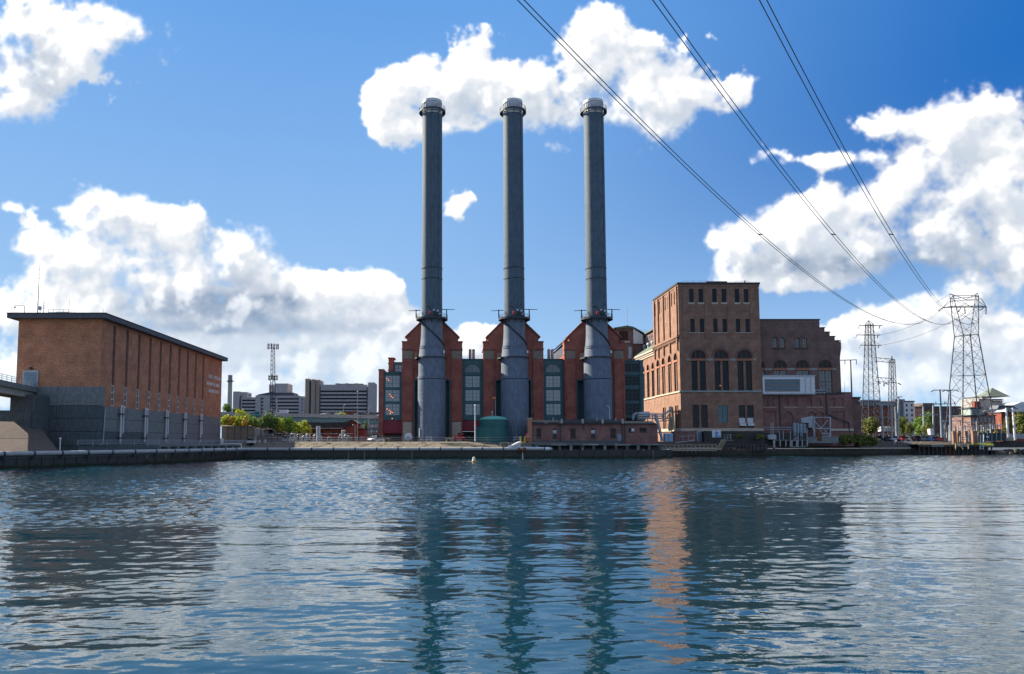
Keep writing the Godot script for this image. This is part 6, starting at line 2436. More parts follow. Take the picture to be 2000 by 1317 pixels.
func make_tower_foot() -> void:
	var s := Shape.new()
	# electric cabinets
	for q in [[1298.5, 1306.2, "left"], [1306.6, 1314.5, "right"]]:
		s = Shape.new()
		s.chamfer(at(q[0], 863.0, 229.0), at(q[1], 846.5, 229.0) - Vector3(0, 0, 1.6), 0.08)
		var c := single("electric_cabinet", q[2] + " one of two pale blue cabinets at the corner of the square tower", "cabinet", s, M.pale_blue_paint, "pale blue cabinets")
		s = Shape.new()
		s.span(at(q[0] + 0.6, 862.0, 228.85), at(q[1] - 0.6, 855.5, 228.95))
		put(c, "door", s, M.pale_blue_paint)
		s = Shape.new()
		s.span(at(q[0] + 0.6, 854.8, 228.85), at(q[1] - 0.6, 848.0, 228.95))
		put(c, "door", s, M.pale_blue_paint)
	# blue and white sign boards
	var d := 236.0
	for i in 2:
		s = Shape.new()
		var x0 := 1391.5 + i * 8.9
		s.span(at(x0, 854.5, d), at(x0 + 7.6, 839.5, d) - Vector3(0, 0, 0.12))
		var b := single("sign_board", ["left", "right"][i] + " one of two white sign boards with blue marks on the river wall", "sign", s, M.white_paint, "white sign boards")
		s = Shape.new()
		if i == 0:
			s.span(at(1397.0, 849.5, d - 0.04), at(1399.0, 844.0, d - 0.01))
			s.span(at(1396.0, 853.5, d - 0.04), at(1399.0, 850.5, d - 0.01))
		else:
			s.span(at(1400.5, 849.0, d - 0.04), at(1403.5, 844.5, d - 0.01))
			s.span(at(1400.5, 853.5, d - 0.04), at(1407.5, 851.0, d - 0.01))
		put(b, "blue_mark", s, M.blue_paint)
	s = Shape.new()
	for px in [1395.0, 1399.8, 1404.5]:
		s.bar(at(px, 862.0, d + 0.4), at(px, 839.0, d + 0.4), 0.14)
	single("sign_posts", "dark steel posts carrying the white sign boards on the river wall", "frame", s, M.dark_steel)
	# timber landing with railing and stair
	var t := thing("landing_stage", "pale timber landing stage with square railing and a stair at its right end", "landing", at(1345, 880, 231))
	var l0 := 229.0
	var l1 := 235.5
	var a := at(1283.0, 879.0, l0)
	var b := at(1398.0, 879.0, l1)
	a.y = 1.75
	b.y = 1.75
	var dir := (b - a).normalized()
	var nrm := Vector3(-dir.z, 0, dir.x)
	for i in 3:
		s = Shape.new()
		var o := nrm * (0.2 - i * 0.42)
		s.bar(a + o, b + o, 0.38, 0.22)
		put(t, "plank", s, M.timber)
	for i in 15:
		var p := a.lerp(b, i / 14.0) + nrm * 0.3
		s = Shape.new()
		s.bar(p - Vector3.UP * 0.3, p + Vector3.UP * 1.75, 0.2)
		put(t, "post", s, M.timber)
	for h in [0.85, 1.7]:
		s = Shape.new()
		s.bar(a + nrm * 0.32 + Vector3.UP * h, b + nrm * 0.32 + Vector3.UP * h, 0.16)
		put(t, "rail", s, M.timber)
	for i in 4:
		var o := Vector3(0.55 * i, 0, -0.3 * i)
		s = Shape.new()
		s.bar(b + o + Vector3(0.2, 0, 0), b + o + Vector3(2.2, 3.3, -0.8), 0.16)
		put(t, "stair_rail", s, M.timber)
	for i in 8:
		s = Shape.new()
		var p := b + Vector3(0.5 + 0.27 * i, 0.2 + 0.42 * i, -0.1 * i)
		s.box(p + Vector3(0.6, 0, -0.3), Vector3(1.6, 0.1, 0.4))
		put(t, "step", s, M.timber)
	rails(t, [Vector2(X(1414.0, 238.0), -238.0), Vector2(X(1428.0, 238.0), -238.2)], Y(860.0, 238.0), 2, 1.0, M.galvanised, 1.6, 0.06)
	s = Shape.new()
	s.span(at(1413.0, 861.5, 238.0), at(1429.0, 860.3, 240.0))
	put(t, "deck", s, M.concrete)
	# sloping handrail at the tower corner
	s = Shape.new()
	s.path([at(1319.0, 865.0, 233.0), at(1340.0, 862.5, 233.0), at(1357.0, 860.0, 233.0)], 0.14)
	s.path([at(1330.0, 853.0, 233.0), at(1356.0, 851.0, 233.0)], 0.08)
	for px in [1334.0, 1345.0, 1356.0]:
		s.tube(at(px, 863.0, 233.0), at(px, 850.5, 233.0), 0.07)
	single("ramp_rail", "thin pale handrail along the ramp at the foot of the square tower", "railing", s, M.galvanised)
	# embankment blocks between the tower base and the river wall
	t = thing("embankment", "overgrown dark masonry embankment under the square brick tower", "embankment", Vector3(92, 1.5, -245))
	for q in [[1318.0, 1356.0, 866.0, 842.5, 247.0, "purple_brick"], [1376.0, 1492.0, 872.0, 843.0, 247.5, "tidal_stone"], [1490.0, 1580.0, 872.0, 846.0, 249.0, "tidal_stone"]]:
		s = Shape.new()
		s.span(at(q[0], q[2], q[4]), at(q[1], q[3], q[4]) - Vector3(0, 0, 4))
		put(t, "block", s, M[q[5]])
	for i in 24:
		s = Shape.new()
		var p := at(1414.0 + (i % 12) * 7.4, 878.0 - 7.0 * (i / 12), 241.5 + (i / 12) * 1.4)
		s.chamfer(p - Vector3(0.6, 0.55, 0.4), p + Vector3(0.5, rng.randf_range(0.3, 0.6), 0.5), 0.14)
		put(t, "stone", s, M.old_stone if rng.randf() < 0.5 else M.tidal_stone)
	# steel dock with silos
	t = thing("steel_dock", "small steel dock on posts with pipes and railings below the annex", "dock", at(1540, 872, 247))
	var dd := 247.0
	s = Shape.new()
	s.span(at(1511.0, 862.0, dd), at(1577.0, 858.5, dd) - Vector3(0, 0, 4))
	put(t, "deck", s, M.dark_concrete)
	for px in [1512.0, 1524.0, 1535.0, 1544.0, 1547.0, 1556.0, 1558.5, 1567.0, 1577.0]:
		s = Shape.new()
		s.tube(at(px, 880.0 if px < 1515.0 else 872.0, dd - 0.3), at(px, 860.0, dd - 0.3), 0.2 if px > 1515.0 else 0.36, -1, 8)
		put(t, "pile", s, M.pale_concrete if px < 1560.0 else M.galvanised)
	s = Shape.new()
	s.span(at(1543.0, 874.0, dd - 0.6), at(1575.0, 872.0, dd - 0.6) - Vector3(0, 0, 1))
	put(t, "lower_beam", s, M.concrete)
	for px in [1506.0, 1510.0, 1523.0, 1530.0, 1544.0]:
		s = Shape.new()
		s.tube(at(px, 859.0, dd + 1), at(px, 826.0 if px < 1512.0 else 842.0, dd + 1), 0.13, -1, 6)
		put(t, "pipe", s, M.galvanised)
	s = Shape.new()
	s.chamfer(at(1501.0, 858.5, dd + 0.2), at(1517.0, 849.5, dd + 0.2) - Vector3(0, 0, 2), 0.2)
	put(t, "pump", s, M.galvanised)
	for py in [834.5, 838.5]:
		s = Shape.new()
		s.tube(at(1490.0, py, dd + 2), at(1548.0, py + 1.0, dd + 2), 0.1, -1, 6)
		put(t, "rail", s, M.galvanised)
	s = Shape.new()
	s.bar(at(1550.0, 862.0, dd - 0.2), at(1558.0, 854.0, dd - 0.2), 0.2)
	put(t, "brace", s, M.galvanised)
	for px in [1559.0, 1576.5]:
		s = Shape.new()
		s.bar(at(px, 872.0, dd - 0.4), at(px, 836.0, dd - 0.4), 0.18)
		put(t, "upright", s, M.galvanised)
	t = thing("silo_cluster", "cluster of shiny upright cylinders standing on the steel dock before the annex", "silos", at(1563, 858, 249))
	for i in 4:
		s = Shape.new()
		var p := at(1552.5 + i * 6.3, 845.0, 249.0 + 0.5 * (i % 2))
		var h := Y(828.0 + 0.5 * i, 249.0) - p.y
		s.lathe(p, [Vector2(0.25, -1.1), Vector2(0.5, 0), Vector2(0.52, h), Vector2(0.3, h + 0.25), Vector2(0, h + 0.3)], 20)
		put(t, "silo", s, mottled("silo_metal", Color(0.42, 0.52, 0.58)))
		for e in [-0.3, 0.3]:
			s = Shape.new()
			s.bar(p + Vector3(e, -2.3, 0.1), p + Vector3(e, 0, 0.1), 0.1)
			put(t, "leg", s, M.galvanised)
	s = Shape.new()
	s.prism(PackedVector2Array([Vector2(0, 0), Vector2(2.3, 0), Vector2(2.3, -1.6), Vector2(4.1, -1.6), Vector2(4.1, 2.25), Vector2(0, 1.5)]), face(at(1566.0, 826.0, 250.0), Vector3.RIGHT), 2.5)
	single("white_hopper", "white sheet metal hopper housing with sloping top beside the upright cylinders", "hopper", s, M.galvanised)
	t = thing("braced_scaffold", "open steel frame with crossed braces in front of the annex", "frame", at(1605, 858, 250))
	var f0 := 249.5
	for q in [[1591.0, 815.0, 1591.0, 853.0, 0.3], [1621.5, 815.0, 1622.0, 853.0, 0.4], [1591.0, 815.5, 1621.5, 815.5, 0.25], [1588.0, 837.0, 1622.5, 837.0, 0.3], [1588.0, 847.5, 1622.5, 847.5, 0.25], [1588.0, 852.0, 1622.5, 852.0, 0.25],
			[1592.0, 823.0, 1603.5, 837.0, 0.2], [1617.0, 821.0, 1603.5, 837.0, 0.2], [1600.0, 838.0, 1608.0, 847.0, 0.15], [1609.0, 838.0, 1617.0, 847.0, 0.15], [1617.0, 838.0, 1609.0, 847.0, 0.15], [1588.0, 834.0, 1592.0, 852.0, 0.35]]:
		s = Shape.new()
		s.bar(at(q[0], q[1], f0), at(q[2], q[3], f0), q[4])
		put(t, "bar", s, M.galvanised)
	for q in [[1591.0, 815.0, 853.0], [1621.5, 815.0, 853.0]]:
		s = Shape.new()
		s.bar(at(q[0], q[1], f0 + 2.2), at(q[0], q[2], f0 + 2.2), 0.25)
		put(t, "bar", s, M.galvanised)
	s = Shape.new()
	s.chamfer(at(1596.0, 862.0, 248.5), at(1606.0, 845.5, 248.5) - Vector3(0, 0, 1.0), 0.3)
	single("rusty_bin", "rusty brown bin hanging at the foot of the open steel frame", "bin", s, M.rust)
	s = Shape.new()
	s.span(at(1578.0, 866.0, 248.6), at(1638.0, 853.5, 248.6) - Vector3(0, 0, 3))
	single("low_wall", "pale low concrete wall below the open steel frame", "wall", s, M.concrete)


# ---------------------------------------------------------------- plants
func leaves(s: Shape, c: Vector3, r: Vector3, n: int, size: float) -> void:   # leaf clumps through an uneven ellipsoid
	var lumps := []
	for i in maxi(6, n / 45):
		var q := Vector3(rng.randfn(), rng.randfn(), rng.randfn()).normalized() * rng.randf_range(0.2, 0.8)
		lumps.append([q * r, rng.randf_range(0.3, 0.5)])
	for i in n:
		var l: Array = lumps[i % lumps.size()]
		var q := Vector3(rng.randfn(), rng.randfn(), rng.randfn()).normalized() * pow(rng.randf(), 0.45)
		var p: Vector3 = c + l[0] + q * r * l[1]
		if p.y < c.y - r.y:
			continue
		var nr := (q + Vector3(rng.randfn(), rng.randfn() + 0.6, rng.randfn()) * 0.7).normalized()
		var a := nr.cross(Vector3(rng.randfn(), rng.randfn(), rng.randfn())).normalized() * size * rng.randf_range(0.6, 1.3)
		var b := nr.cross(a.normalized()) * size * rng.randf_range(0.35, 0.7)
		s.quad(p - a, p - b * 0.9 + a * 0.1, p + a, p + b * 0.9 + a * 0.1)


func tree(label: String, px: float, base: float, top: float, half: float, d: float, m: Material, n := 1500, group := "") -> Node3D:
	var p := at(px, base, d)
	var h := Y(top, d) - p.y
	var w := half * d / FOCAL
	var t := thing("tree", label, "tree", p, group)
	var s := Shape.new()
	var fork := p + Vector3(rng.randf_range(-0.1, 0.1) * w, h * 0.35, 0)
	s.tube(p, fork, h * 0.028 + 0.05, h * 0.02 + 0.03, 7)
	for i in 5:
		var a := TAU * i / 5.0 + rng.randf()
		var e := p + Vector3(cos(a) * w * 0.55, h * rng.randf_range(0.6, 0.85), sin(a) * w * 0.55)
		s.tube(fork, fork.lerp(e, 0.5) + Vector3.UP * h * 0.05, h * 0.014 + 0.02, h * 0.009 + 0.02, 5)
		s.tube(fork.lerp(e, 0.5) + Vector3.UP * h * 0.05, e, h * 0.009 + 0.02, 0.02, 5)
	put(t, "trunk", s, M.bark)
	s = Shape.new()
	leaves(s, p + Vector3(0, h * 0.56, 0), Vector3(w * 0.95, h * 0.48, w * 0.9), n * 2, clampf(w * 0.11, 0.2, 0.8))
	put(t, "crown", s, m)
	return t


func bush(label: String, px: float, base: float, top: float, half: float, d: float, m: Material, n := 700, group := "") -> Node3D:
	var p := at(px, base, d)
	var h := Y(top, d) - p.y
	var w := half * d / FOCAL
	var t := thing("bush", label, "bush", p, group)
	var s := Shape.new()
	for i in 7:
		var a := TAU * i / 7.0 + rng.randf()
		s.tube(p, p + Vector3(cos(a) * w * 0.6, h * rng.randf_range(0.5, 0.85), sin(a) * w * 0.6), 0.06, 0.02, 5)
	put(t, "stems", s, M.bark)
	s = Shape.new()
	leaves(s, p + Vector3(0, h * 0.45, 0), Vector3(w * 1.0, h * 0.58, w * 0.9), n * 2, clampf(w * 0.15, 0.2, 0.55))
	put(t, "foliage", s, m)
	return t


# ---------------------------------------------------------------- between the pump house and the stacks
func lamp_post(label: String, px: float, base: float, top: float, d: float, arm: float, group := "") -> Node3D:
	var t := thing("street_lamp", label, "street lamp", at(px, base, d), group)
	var s := Shape.new()
	var r := 0.00042 * d
	s.tube(at(px, base, d), at(px, top + 3.0, d), r, r * 0.7, 7)
	s.path([at(px, top + 3.0, d), at(px + arm * 0.3, top + 0.5, d), at(px + arm, top, d)], r * 0.7)
	put(t, "pole", s, M.galvanised)
	s = Shape.new()
	s.chamfer(at(px + arm - 1.2, top + 0.9, d), at(px + arm + 1.2, top - 0.6, d) - Vector3(0, 0, 0.6), 0.08)
	put(t, "lamp_head", s, M.white_paint)
	return t


func make_far_left() -> void:
	var s := Shape.new()
	# retaining walls
	var d := 244.0
	var t := thing("retaining_wall", "tall brown concrete retaining wall right of the pump house", "wall", at(465, 860, d))
	for i in 5:
		s = Shape.new()
		s.span(at(432.0 + i * 12.8, 866.0, d), at(444.4 + i * 12.8, 833.5, d) - Vector3(0, 0, 1.0))
		put(t, "panel", s, M.wall_concrete)
	s = Shape.new()
	s.span(at(432.0, 834.0, d - 0.2), at(496.0, 832.6, d) - Vector3(0, 0, 1.2))
	put(t, "cap", s, M.wall_concrete)
	s = Shape.new()
	s.prism(PackedVector2Array([Vector2(0, 0), Vector2(8.6, 0), Vector2(8.6, 1.2), Vector2(6.4, 2.0), Vector2(3.8, 4.2), Vector2(0, 4.8)]), face(at(496.0, 865.0, d), Vector3.RIGHT), 1.0)
	single("sloped_wall", "pale grey wing wall with sloping top beside the brown retaining wall", "wall", s, M.pale_concrete)
	# low timber-like fence
	t = thing("board_fence", "brown board fence in front of the pale sloped wing wall", "fence", at(520, 866, 232))
	for i in 22:
		s = Shape.new()
		s.span(at(501.0 + i * 2.3, 867.0, 232), at(503.1 + i * 2.3, 850.5 + 0.4 * (i % 2), 232) - Vector3(0, 0, 0.08))
		put(t, "board", s, M.old_timber)
	# grass slope
	s = Shape.new()
	var pts := [[432, 833.5, 246.0], [500, 834.0, 246.0], [540, 840.0, 247.0], [600, 862.0, 249.0], [600, 830.0, 285.0], [540, 822.0, 285.0], [432, 818.0, 285.0]]
	var q3 := []
	for p in pts:
		q3.append(at(p[0], p[1], p[2]))
	for i in range(1, 6):
		s.tri(q3[0], q3[i], q3[i + 1])
	struct("grass_bank", s, M.earth)
	# rubble on the slope
	for i in 26:
		s = Shape.new()
		var u := rng.randf()
		var p := at(516.0 + u * 60.0, 838.0 + u * 22.0 + rng.randf_range(-3.0, 4.0), 243.0)
		s.chamfer(p - Vector3(rng.randf_range(0.3, 0.8), 0.4, 0.4), p + Vector3(rng.randf_range(0.3, 0.8), rng.randf_range(0.2, 0.5), 0.5), 0.16)
		single("boulder", "grey boulder on the bank below the bushes", "rock", s, M.rock if i % 3 else M.tidal_stone, "boulders on the bank")
	# bushes
	var kinds := ["leaf_yellow", "leaf_green", "leaf_deep", "leaf_orange"]
	var spots := [[440, 836, 812, 13, 0, "bright yellow green bush against the pump house corner"], [452, 835, 815, 9, 3, "orange flowering bush on the bank near the pump house"], [468, 836, 803, 15, 0, "tallest round yellow bush left of the green road sign"],
		[480, 836, 818, 10, 3, "orange bush below the green road sign"], [495, 837, 816, 10, 1, "green bush right below the green road sign"], [508, 838, 815, 9, 3, "orange yellow bush at the sign post"], [519, 839, 806, 13, 2, "dark green bush right of the sign post"],
		[534, 842, 812, 12, 2, "deep green bush in the middle of the bank"], [549, 843, 815, 11, 0, "yellow green bush in the middle of the bank"], [563, 845, 816, 12, 1, "mid green bush before the overpass girder"], [577, 848, 822, 10, 0, "low yellow bush at the right end of the bank"],
		[594, 842, 821, 6, 0, "small yellow tree at the left end of the brick shed"], [587, 850, 832, 13, 0, "pale yellow low bush before the brick shed"], [601, 850, 828, 6, 0, "rightmost yellow bush, at the brick shed's corner"], [446, 838, 824, 12, 1, "low green bush in front of the orange flowering bush"]]
	for q in spots:
		bush(q[5], q[0], q[1] + 1.0, q[2] - 2.0, q[3] * 1.3, 251.0 + rng.randf() * 6.0, M[kinds[q[4]]], 520, "bushes on the bank")
	tree("green tree beside the thin far chimney behind the overpass", 443.0, 812.0, 788.0, 11.0, 420.0, M.leaf_green, 900, "trees behind the overpass")
	tree("low green tree in front of the left hospital tower", 460.0, 812.0, 797.0, 9.0, 420.0, M.leaf_olive, 700, "trees behind the overpass")
	tree("round yellow tree on the overpass skyline before the wide hospital slab", 667.0, 815.0, 805.5, 9.5, 400.0, M.leaf_yellow, 700, "trees behind the overpass")
	tree("small green tree under the overpass right of the brick shed", 714.5, 846.0, 822.0, 4.5, 300.0, M.leaf_green, 500)
	# overpass
	d = 360.0
	t = thing("overpass", "long highway overpass with pale parapet and green steel girder", "bridge", at(590, 850, d))
	for i in 12:
		s = Shape.new()
		var a := 395.0 + i * 31.0
		var ya := 804.6 + (a - 430.0) * 0.022
		s.prism(PackedVector2Array([Vector2(0, 0), Vector2(7.36, -0.16), Vector2(7.36, 1.5), Vector2(0, 1.66)]), face(at(a, ya + 7.0, d), Vector3.RIGHT), 14.0)
		put(t, "parapet", s, M.pale_concrete)
		s = Shape.new()
		s.prism(PackedVector2Array([Vector2(0, 0), Vector2(7.4, -0.16), Vector2(7.4, 2.1), Vector2(0, 2.26)]), face(at(a, ya + 16.6, d + 0.5), Vector3.RIGHT), 12.0)
		put(t, "girder", s, M.girder_green)
	for px in [412.0, 500.0, 618.0, 730.0]:
		s = Shape.new()
		s.span(at(px - 3.0, 862.0, d + 3), at(px + 3.0, 822.0, d + 3) - Vector3(0, 0, 5))
		put(t, "column", s, M.pale_concrete)
	t = thing("overpass", "lower highway ramp with pale parapet under the long overpass, by the left glass bay", "bridge", at(715, 850, 330))
	for q in [[829.0, 836.0, "pale_concrete", 0.0], [836.0, 841.5, "girder_green", 0.4], [844.0, 848.0, "pale_concrete", 1.5], [848.0, 853.0, "girder_green", 2.0]]:
		s = Shape.new()
		s.span(at(612.0, q[1], 330 + q[3]), at(742.0, q[0], 330 + q[3]) - Vector3(0, 0, 6))
		put(t, "parapet" if q[2] == "pale_concrete" else "girder", s, M[q[2]])
	for px in [640.0, 690.0, 736.0]:
		s = Shape.new()
		s.span(at(px, 866.0, 333), at(px + 5, 836.0, 333) - Vector3(0, 0, 3))
		put(t, "column", s, M.pale_concrete)
	# van and cars on the overpass
	car(at(548.5, 812.0, 362.0) + Vector3(0, 0.1, 0), 1.25, -1.0, "van", "white van driving on the overpass in front of the hospital", M.white_paint, PI / 2)
	var hues := ["white_paint", "galvanised", "white_paint", "blue_grey_door", "galvanised"]
	for i in 9:
		var px: float = [634.0, 645.0, 652.0, 700.0, 707.0, 715.0, 723.0, 731.0, 738.0][i]
		car(at(px, 813.5, 366.0) + Vector3(0, 0.6, 0), 0.95, 0.0, "car", ["leftmost", "second", "third", "fourth", "fifth", "sixth", "seventh", "eighth", "last"][i] + " car from the left in the traffic row on the right part of the overpass", M[hues[i % 5]], PI / 2, "cars on the overpass")
	# green road sign
	t = thing("road_sign", "green highway sign board on an arm of the tall grey post above the bushes", "sign", at(509, 850, 240))
	s = Shape.new()
	s.span(at(489.0, 813.6, 240), at(506.5, 807.0, 240) - Vector3(0, 0, 0.15))
	s.span(at(497.5, 807.0, 240), at(506.0, 804.0, 240) - Vector3(0, 0, 0.15))
	put(t, "board", s, M.sign_green)
	s = Shape.new()
	for i in 4:
		s.span(at(491.0 + i * 1.7, 811.3, 239.97), at(492.2 + i * 1.7, 809.8, 239.9))
	s.bar(at(503.0, 812.0, 239.95), at(504.5, 809.0, 239.95), 0.1)
	s.span(at(498.8, 811.3, 239.97), at(500.5, 809.8, 239.9))
	put(t, "white_marks", s, M.lettering)
	s = Shape.new()
	s.bar(at(474.0, 810.5, 240.2), at(509.5, 811.0, 240.2), 0.12)
	s.tube(at(509.3, 866.0, 240.3), at(509.8, 777.0, 240.3), 0.2, 0.13, 8)
	put(t, "post", s, M.dark_steel)
	# brick shed
	d = 268.0
	t = thing("brick_shed", "low brick shed with dark shallow roof below the overpass", "building", at(650, 858, d))
	s = Shape.new()
	var y0 := GROUND - 0.5
	s.span(Vector3(X(606, d), y0, -d), Vector3(X(671, d), Y(836.0, d), -d - 10))
	s.prism(PackedVector2Array([Vector2(0, 0), Vector2(4.6, 0), Vector2(4.6, 6.6), Vector2(3.1, 7.6), Vector2(0, 6.4)]), face(Vector3(X(671, d), y0, -d + 0.4), Vector3.RIGHT), 12.0)
	s.span(Vector3(X(697, d), y0, -d), Vector3(X(712, d), Y(838.0, d), -d - 8))
	put(t, "brick_wall", s, M.far_brick)
	s = Shape.new()
	s.prism(PackedVector2Array([Vector2(-14.0, 5.0), Vector2(0.4, 5.0), Vector2(3.1, 7.75), Vector2(5.0, 6.6), Vector2(5.0, 6.9), Vector2(3.1, 8.1), Vector2(0.2, 7.2), Vector2(-14.0, 6.9)]), face(Vector3(X(671, d), y0, -d + 0.8), Vector3.RIGHT), 13.0)
	put(t, "roof", s, M.roof_felt)
	s = Shape.new()
	s.span(Vector3(X(604, d), Y(837.6, d), -d + 0.9), Vector3(X(670, d), Y(836.2, d), -d + 0.2))
	put(t, "gutter", s, M.pale_concrete)
	s = Shape.new()
	s.span(Vector3(X(696, d), Y(838.8, d), -d + 0.3), Vector3(X(713.5, d), Y(837.4, d), -d - 8.3))
	put(t, "roof", s, M.roof_felt)
	for px in [612.0, 628.0, 650.0, 660.0, 676.0, 683.0]:
		s = Shape.new()
		s.span(Vector3(X(px, d), Y(850.0 if px < 670 else 834.0, d), -d + (0.06 if px < 670 else 0.46)), Vector3(X(px + 4.5, d), Y(842.0 if px < 670 else 829.0, d), -d))
		put(t, "window", s, M.dark_glass)
	# yard clutter: valve gear
	for i in 12:
		var px: float = [561.0, 566.0, 573.0, 580.0, 590.0, 598.0, 622.0, 662.0, 672.0, 678.0, 612.0, 640.0][i]
		var dd := 226.0 + (i % 4) * 4.0
		t = thing("valve_stand", ["first", "second", "third", "fourth", "fifth", "sixth", "eighth", "tenth", "eleventh", "last", "seventh", "ninth"][i] + " pipe valve stand from the left in the fenced yard before the brick shed", "valve", at(px, 866.0, dd), "valve stands in the yard")
		s = Shape.new()
		var p := at(px, 867.0, dd)
		p.y = GROUND - 0.8
		var hh := rng.randf_range(1.6, 2.8)
		s.path([p, p + Vector3(0, hh, 0), p + Vector3(0.5, hh + 0.4, 0), p + Vector3(1.0, hh, 0), p + Vector3(1.0, 0, 0)], 0.22, 8)
		put(t, "pipe", s, M.pipe_paint if i % 2 else M.galvanised)
		s = Shape.new()
		s.tube(p + Vector3(0.5, hh + 0.4, 0), p + Vector3(0.5, hh + 1.0, 0), 0.1)
		s.tube(p + Vector3(0.5, hh + 1.0, -0.06), p + Vector3(0.5, hh + 1.0, 0.06), 0.35, -1, 10)
		put(t, "hand_wheel", s, M.rust if i % 3 else M.dark_steel)
	for i in 2:
		s = Shape.new()
		s.chamfer(at(568.0 + 98.0 * i, 866.0, 231.0), at(576.0 + 98.0 * i, 846.5 if i == 0 else 840.0, 231.0) - Vector3(0, 0, 1.4), 0.2)
		single("transformer_box", ["grey gear box behind the left valve stands in the yard", "tall pale gear box in the yard before the shed's gable"][i], "cabinet", s, M.pale_concrete if i else M.galvanised)
	for i in 2:
		s = Shape.new()
		s.tube(at(619.5 + 4.2 * i, 867.0, 228.0), at(619.5 + 4.2 * i, 832.5, 228.0), 0.27, -1, 10)
		single("white_column", ["left", "right"][i] + " one of the white twin columns in the yard before the brick shed", "column", s, M.white_paint, "white twin columns")
	s = Shape.new()
	s.span(at(594.0, 860.5, 229.0), at(662.0, 857.8, 229.0) - Vector3(0, 0, 1.0))
	single("pipe_rack", "long low pale pipe rack across the yard before the brick shed", "rack", s, M.pale_concrete)
	t = thing("picket_fence", "uneven grey picket fence at the right side of the yard", "fence", at(695, 866, 222))
	for i in 30:
		s = Shape.new()
		s.span(at(662.0 + i * 2.0, 867.5, 222), at(663.1 + i * 2.0, 853.0 + rng.randf_range(-1.5, 4.0), 222) - Vector3(0, 0, 0.14))
		put(t, "picket", s, M.pale_concrete if rng.randf() < 0.5 else M.old_timber)
	t = thing("wire_fence", "thin wire mesh fence around the yard before the brick shed", "fence", at(600, 866, 221), "quayside fences")
	for i in 9:
		s = Shape.new()
		s.tube(at(522.0 + i * 20.0, 869.0, 221), at(522.0 + i * 20.0, 847.0, 221), 0.06, -1, 5)
		put(t, "post", s, M.dark_steel)
	for py in [847.5, 855.0, 862.0]:
		s = Shape.new()
		s.tube(at(520.0, py, 221), at(690.0, py, 221), 0.03, -1, 4)
		put(t, "wire", s, M.galvanised)
	lamp_post("very tall thin lamp post rising before the wide hospital slab", 698.0, 866.0, 764.5, 236.0, 0.3)
	lamp_post("shorter lamp post with two heads beside the very tall thin one", 693.5, 866.0, 830.0, 236.0, -4.0)
	lamp_post("curved lamp post on the overpass before the right hospital column", 719.5, 850.0, 794.5, 330.0, 5.0)
	lamp_post("thin lamp post on the overpass before the middle of the wide hospital slab", 670.5, 812.0, 791.0, 356.0, 3.0)
	lamp_post("lamp post with a short arm right of the cell tower foot", 538.0, 825.0, 800.0, 300.0, -8.0)
	lamp_post("small curved lamp post at the end of the lower ramp", 725.0, 862.0, 832.0, 300.0, 2.5)
	lamp_post("slim lamp post behind the green road sign at the left hospital block", 541.0, 812.0, 784.0, 356.0, -2.0)
	# white pick-up by the quay rail, white van at the bay
	car(at(491.5, 868.5, 206.0), 1.0, 0.0, "suv", "white sport utility vehicle seen from behind at the end of the terrace railing", M.white_paint, 0.05)
	car(at(733.5, 863.5, 219.0), 1.0, 0.0, "suv", "white sport utility vehicle parked at the corner of the left glass bay", M.white_paint, 2.4)
	s = Shape.new()
	s.tube(at(433.0, 868.0, 205), at(433.0, 856.5, 205), 0.45, -1, 12)
	single("white_bollard", "thick white post at the end of the terrace railing", "post", s, M.white_paint)
	t = thing("railing", "triple pipe railing before the brown retaining wall", "railing", at(460, 866, 205), "waterside railings")
	rails(t, [Vector2(X(434, 205), -205), Vector2(X(483, 206), -206)], 3.4, 3, 2.2, M.galvanised, 1.3, 0.07)
	for q in [[505.5, 866.0, 859.5, "left white junction box on the ground beside the white sport utility vehicle"], [517.0, 866.0, 859.0, "right white junction box on the ground beside the white sport utility vehicle"]]:
		s = Shape.new()
		s.chamfer(at(q[0] - 2.5, q[1], 207), at(q[0] + 2.5, q[2], 207) - Vector3(0, 0, 0.8), 0.1)
		single("junction_box", q[3], "box", s, M.pale_concrete, "junction boxes")

	# ------------------------------------------------ hospital, cell tower, chimney
	make_hospital()
	t = thing("cell_tower", "tall lattice cell phone tower with a crown of panel antennas, in front of the hospital", "tower", at(534, 815, 330))
	d = 330.0
	var legs := [[527.0, 529.8], [537.8, 535.5]]
	for i in 3:
		s = Shape.new()
		var zz := d + (2.2 if i == 2 else 0.0)
		var b0: float = [527.0, 537.8, 532.0][i]
		var b1: float = [529.6, 536.0, 533.0][i]
		s.tube(at(b0, 825.0, zz), at(b1, 677.0, zz), 0.22 if i == 1 else 0.16, 0.14, 7)
		put(t, "leg", s, M.dark_steel)
	for i in 16:
		var ya := 820.0 - i * 8.9
		var yb := ya - 8.9
		var f0 := (825.0 - ya) / 148.0
		var f1 := (825.0 - yb) / 148.0
		s = Shape.new()
		var la := at(lerpf(527.0, 529.6, f0), ya, d)
		var lb := at(lerpf(527.0, 529.6, f1), yb, d)
		var ra := at(lerpf(537.8, 536.0, f0), ya, d)
		var rb := at(lerpf(537.8, 536.0, f1), yb, d)
		s.bar(la, (ra + rb) * 0.5, 0.1)
		s.bar((ra + rb) * 0.5, lb, 0.1)
		s.bar(la, ra, 0.09)
		put(t, "brace", s, M.dark_steel)
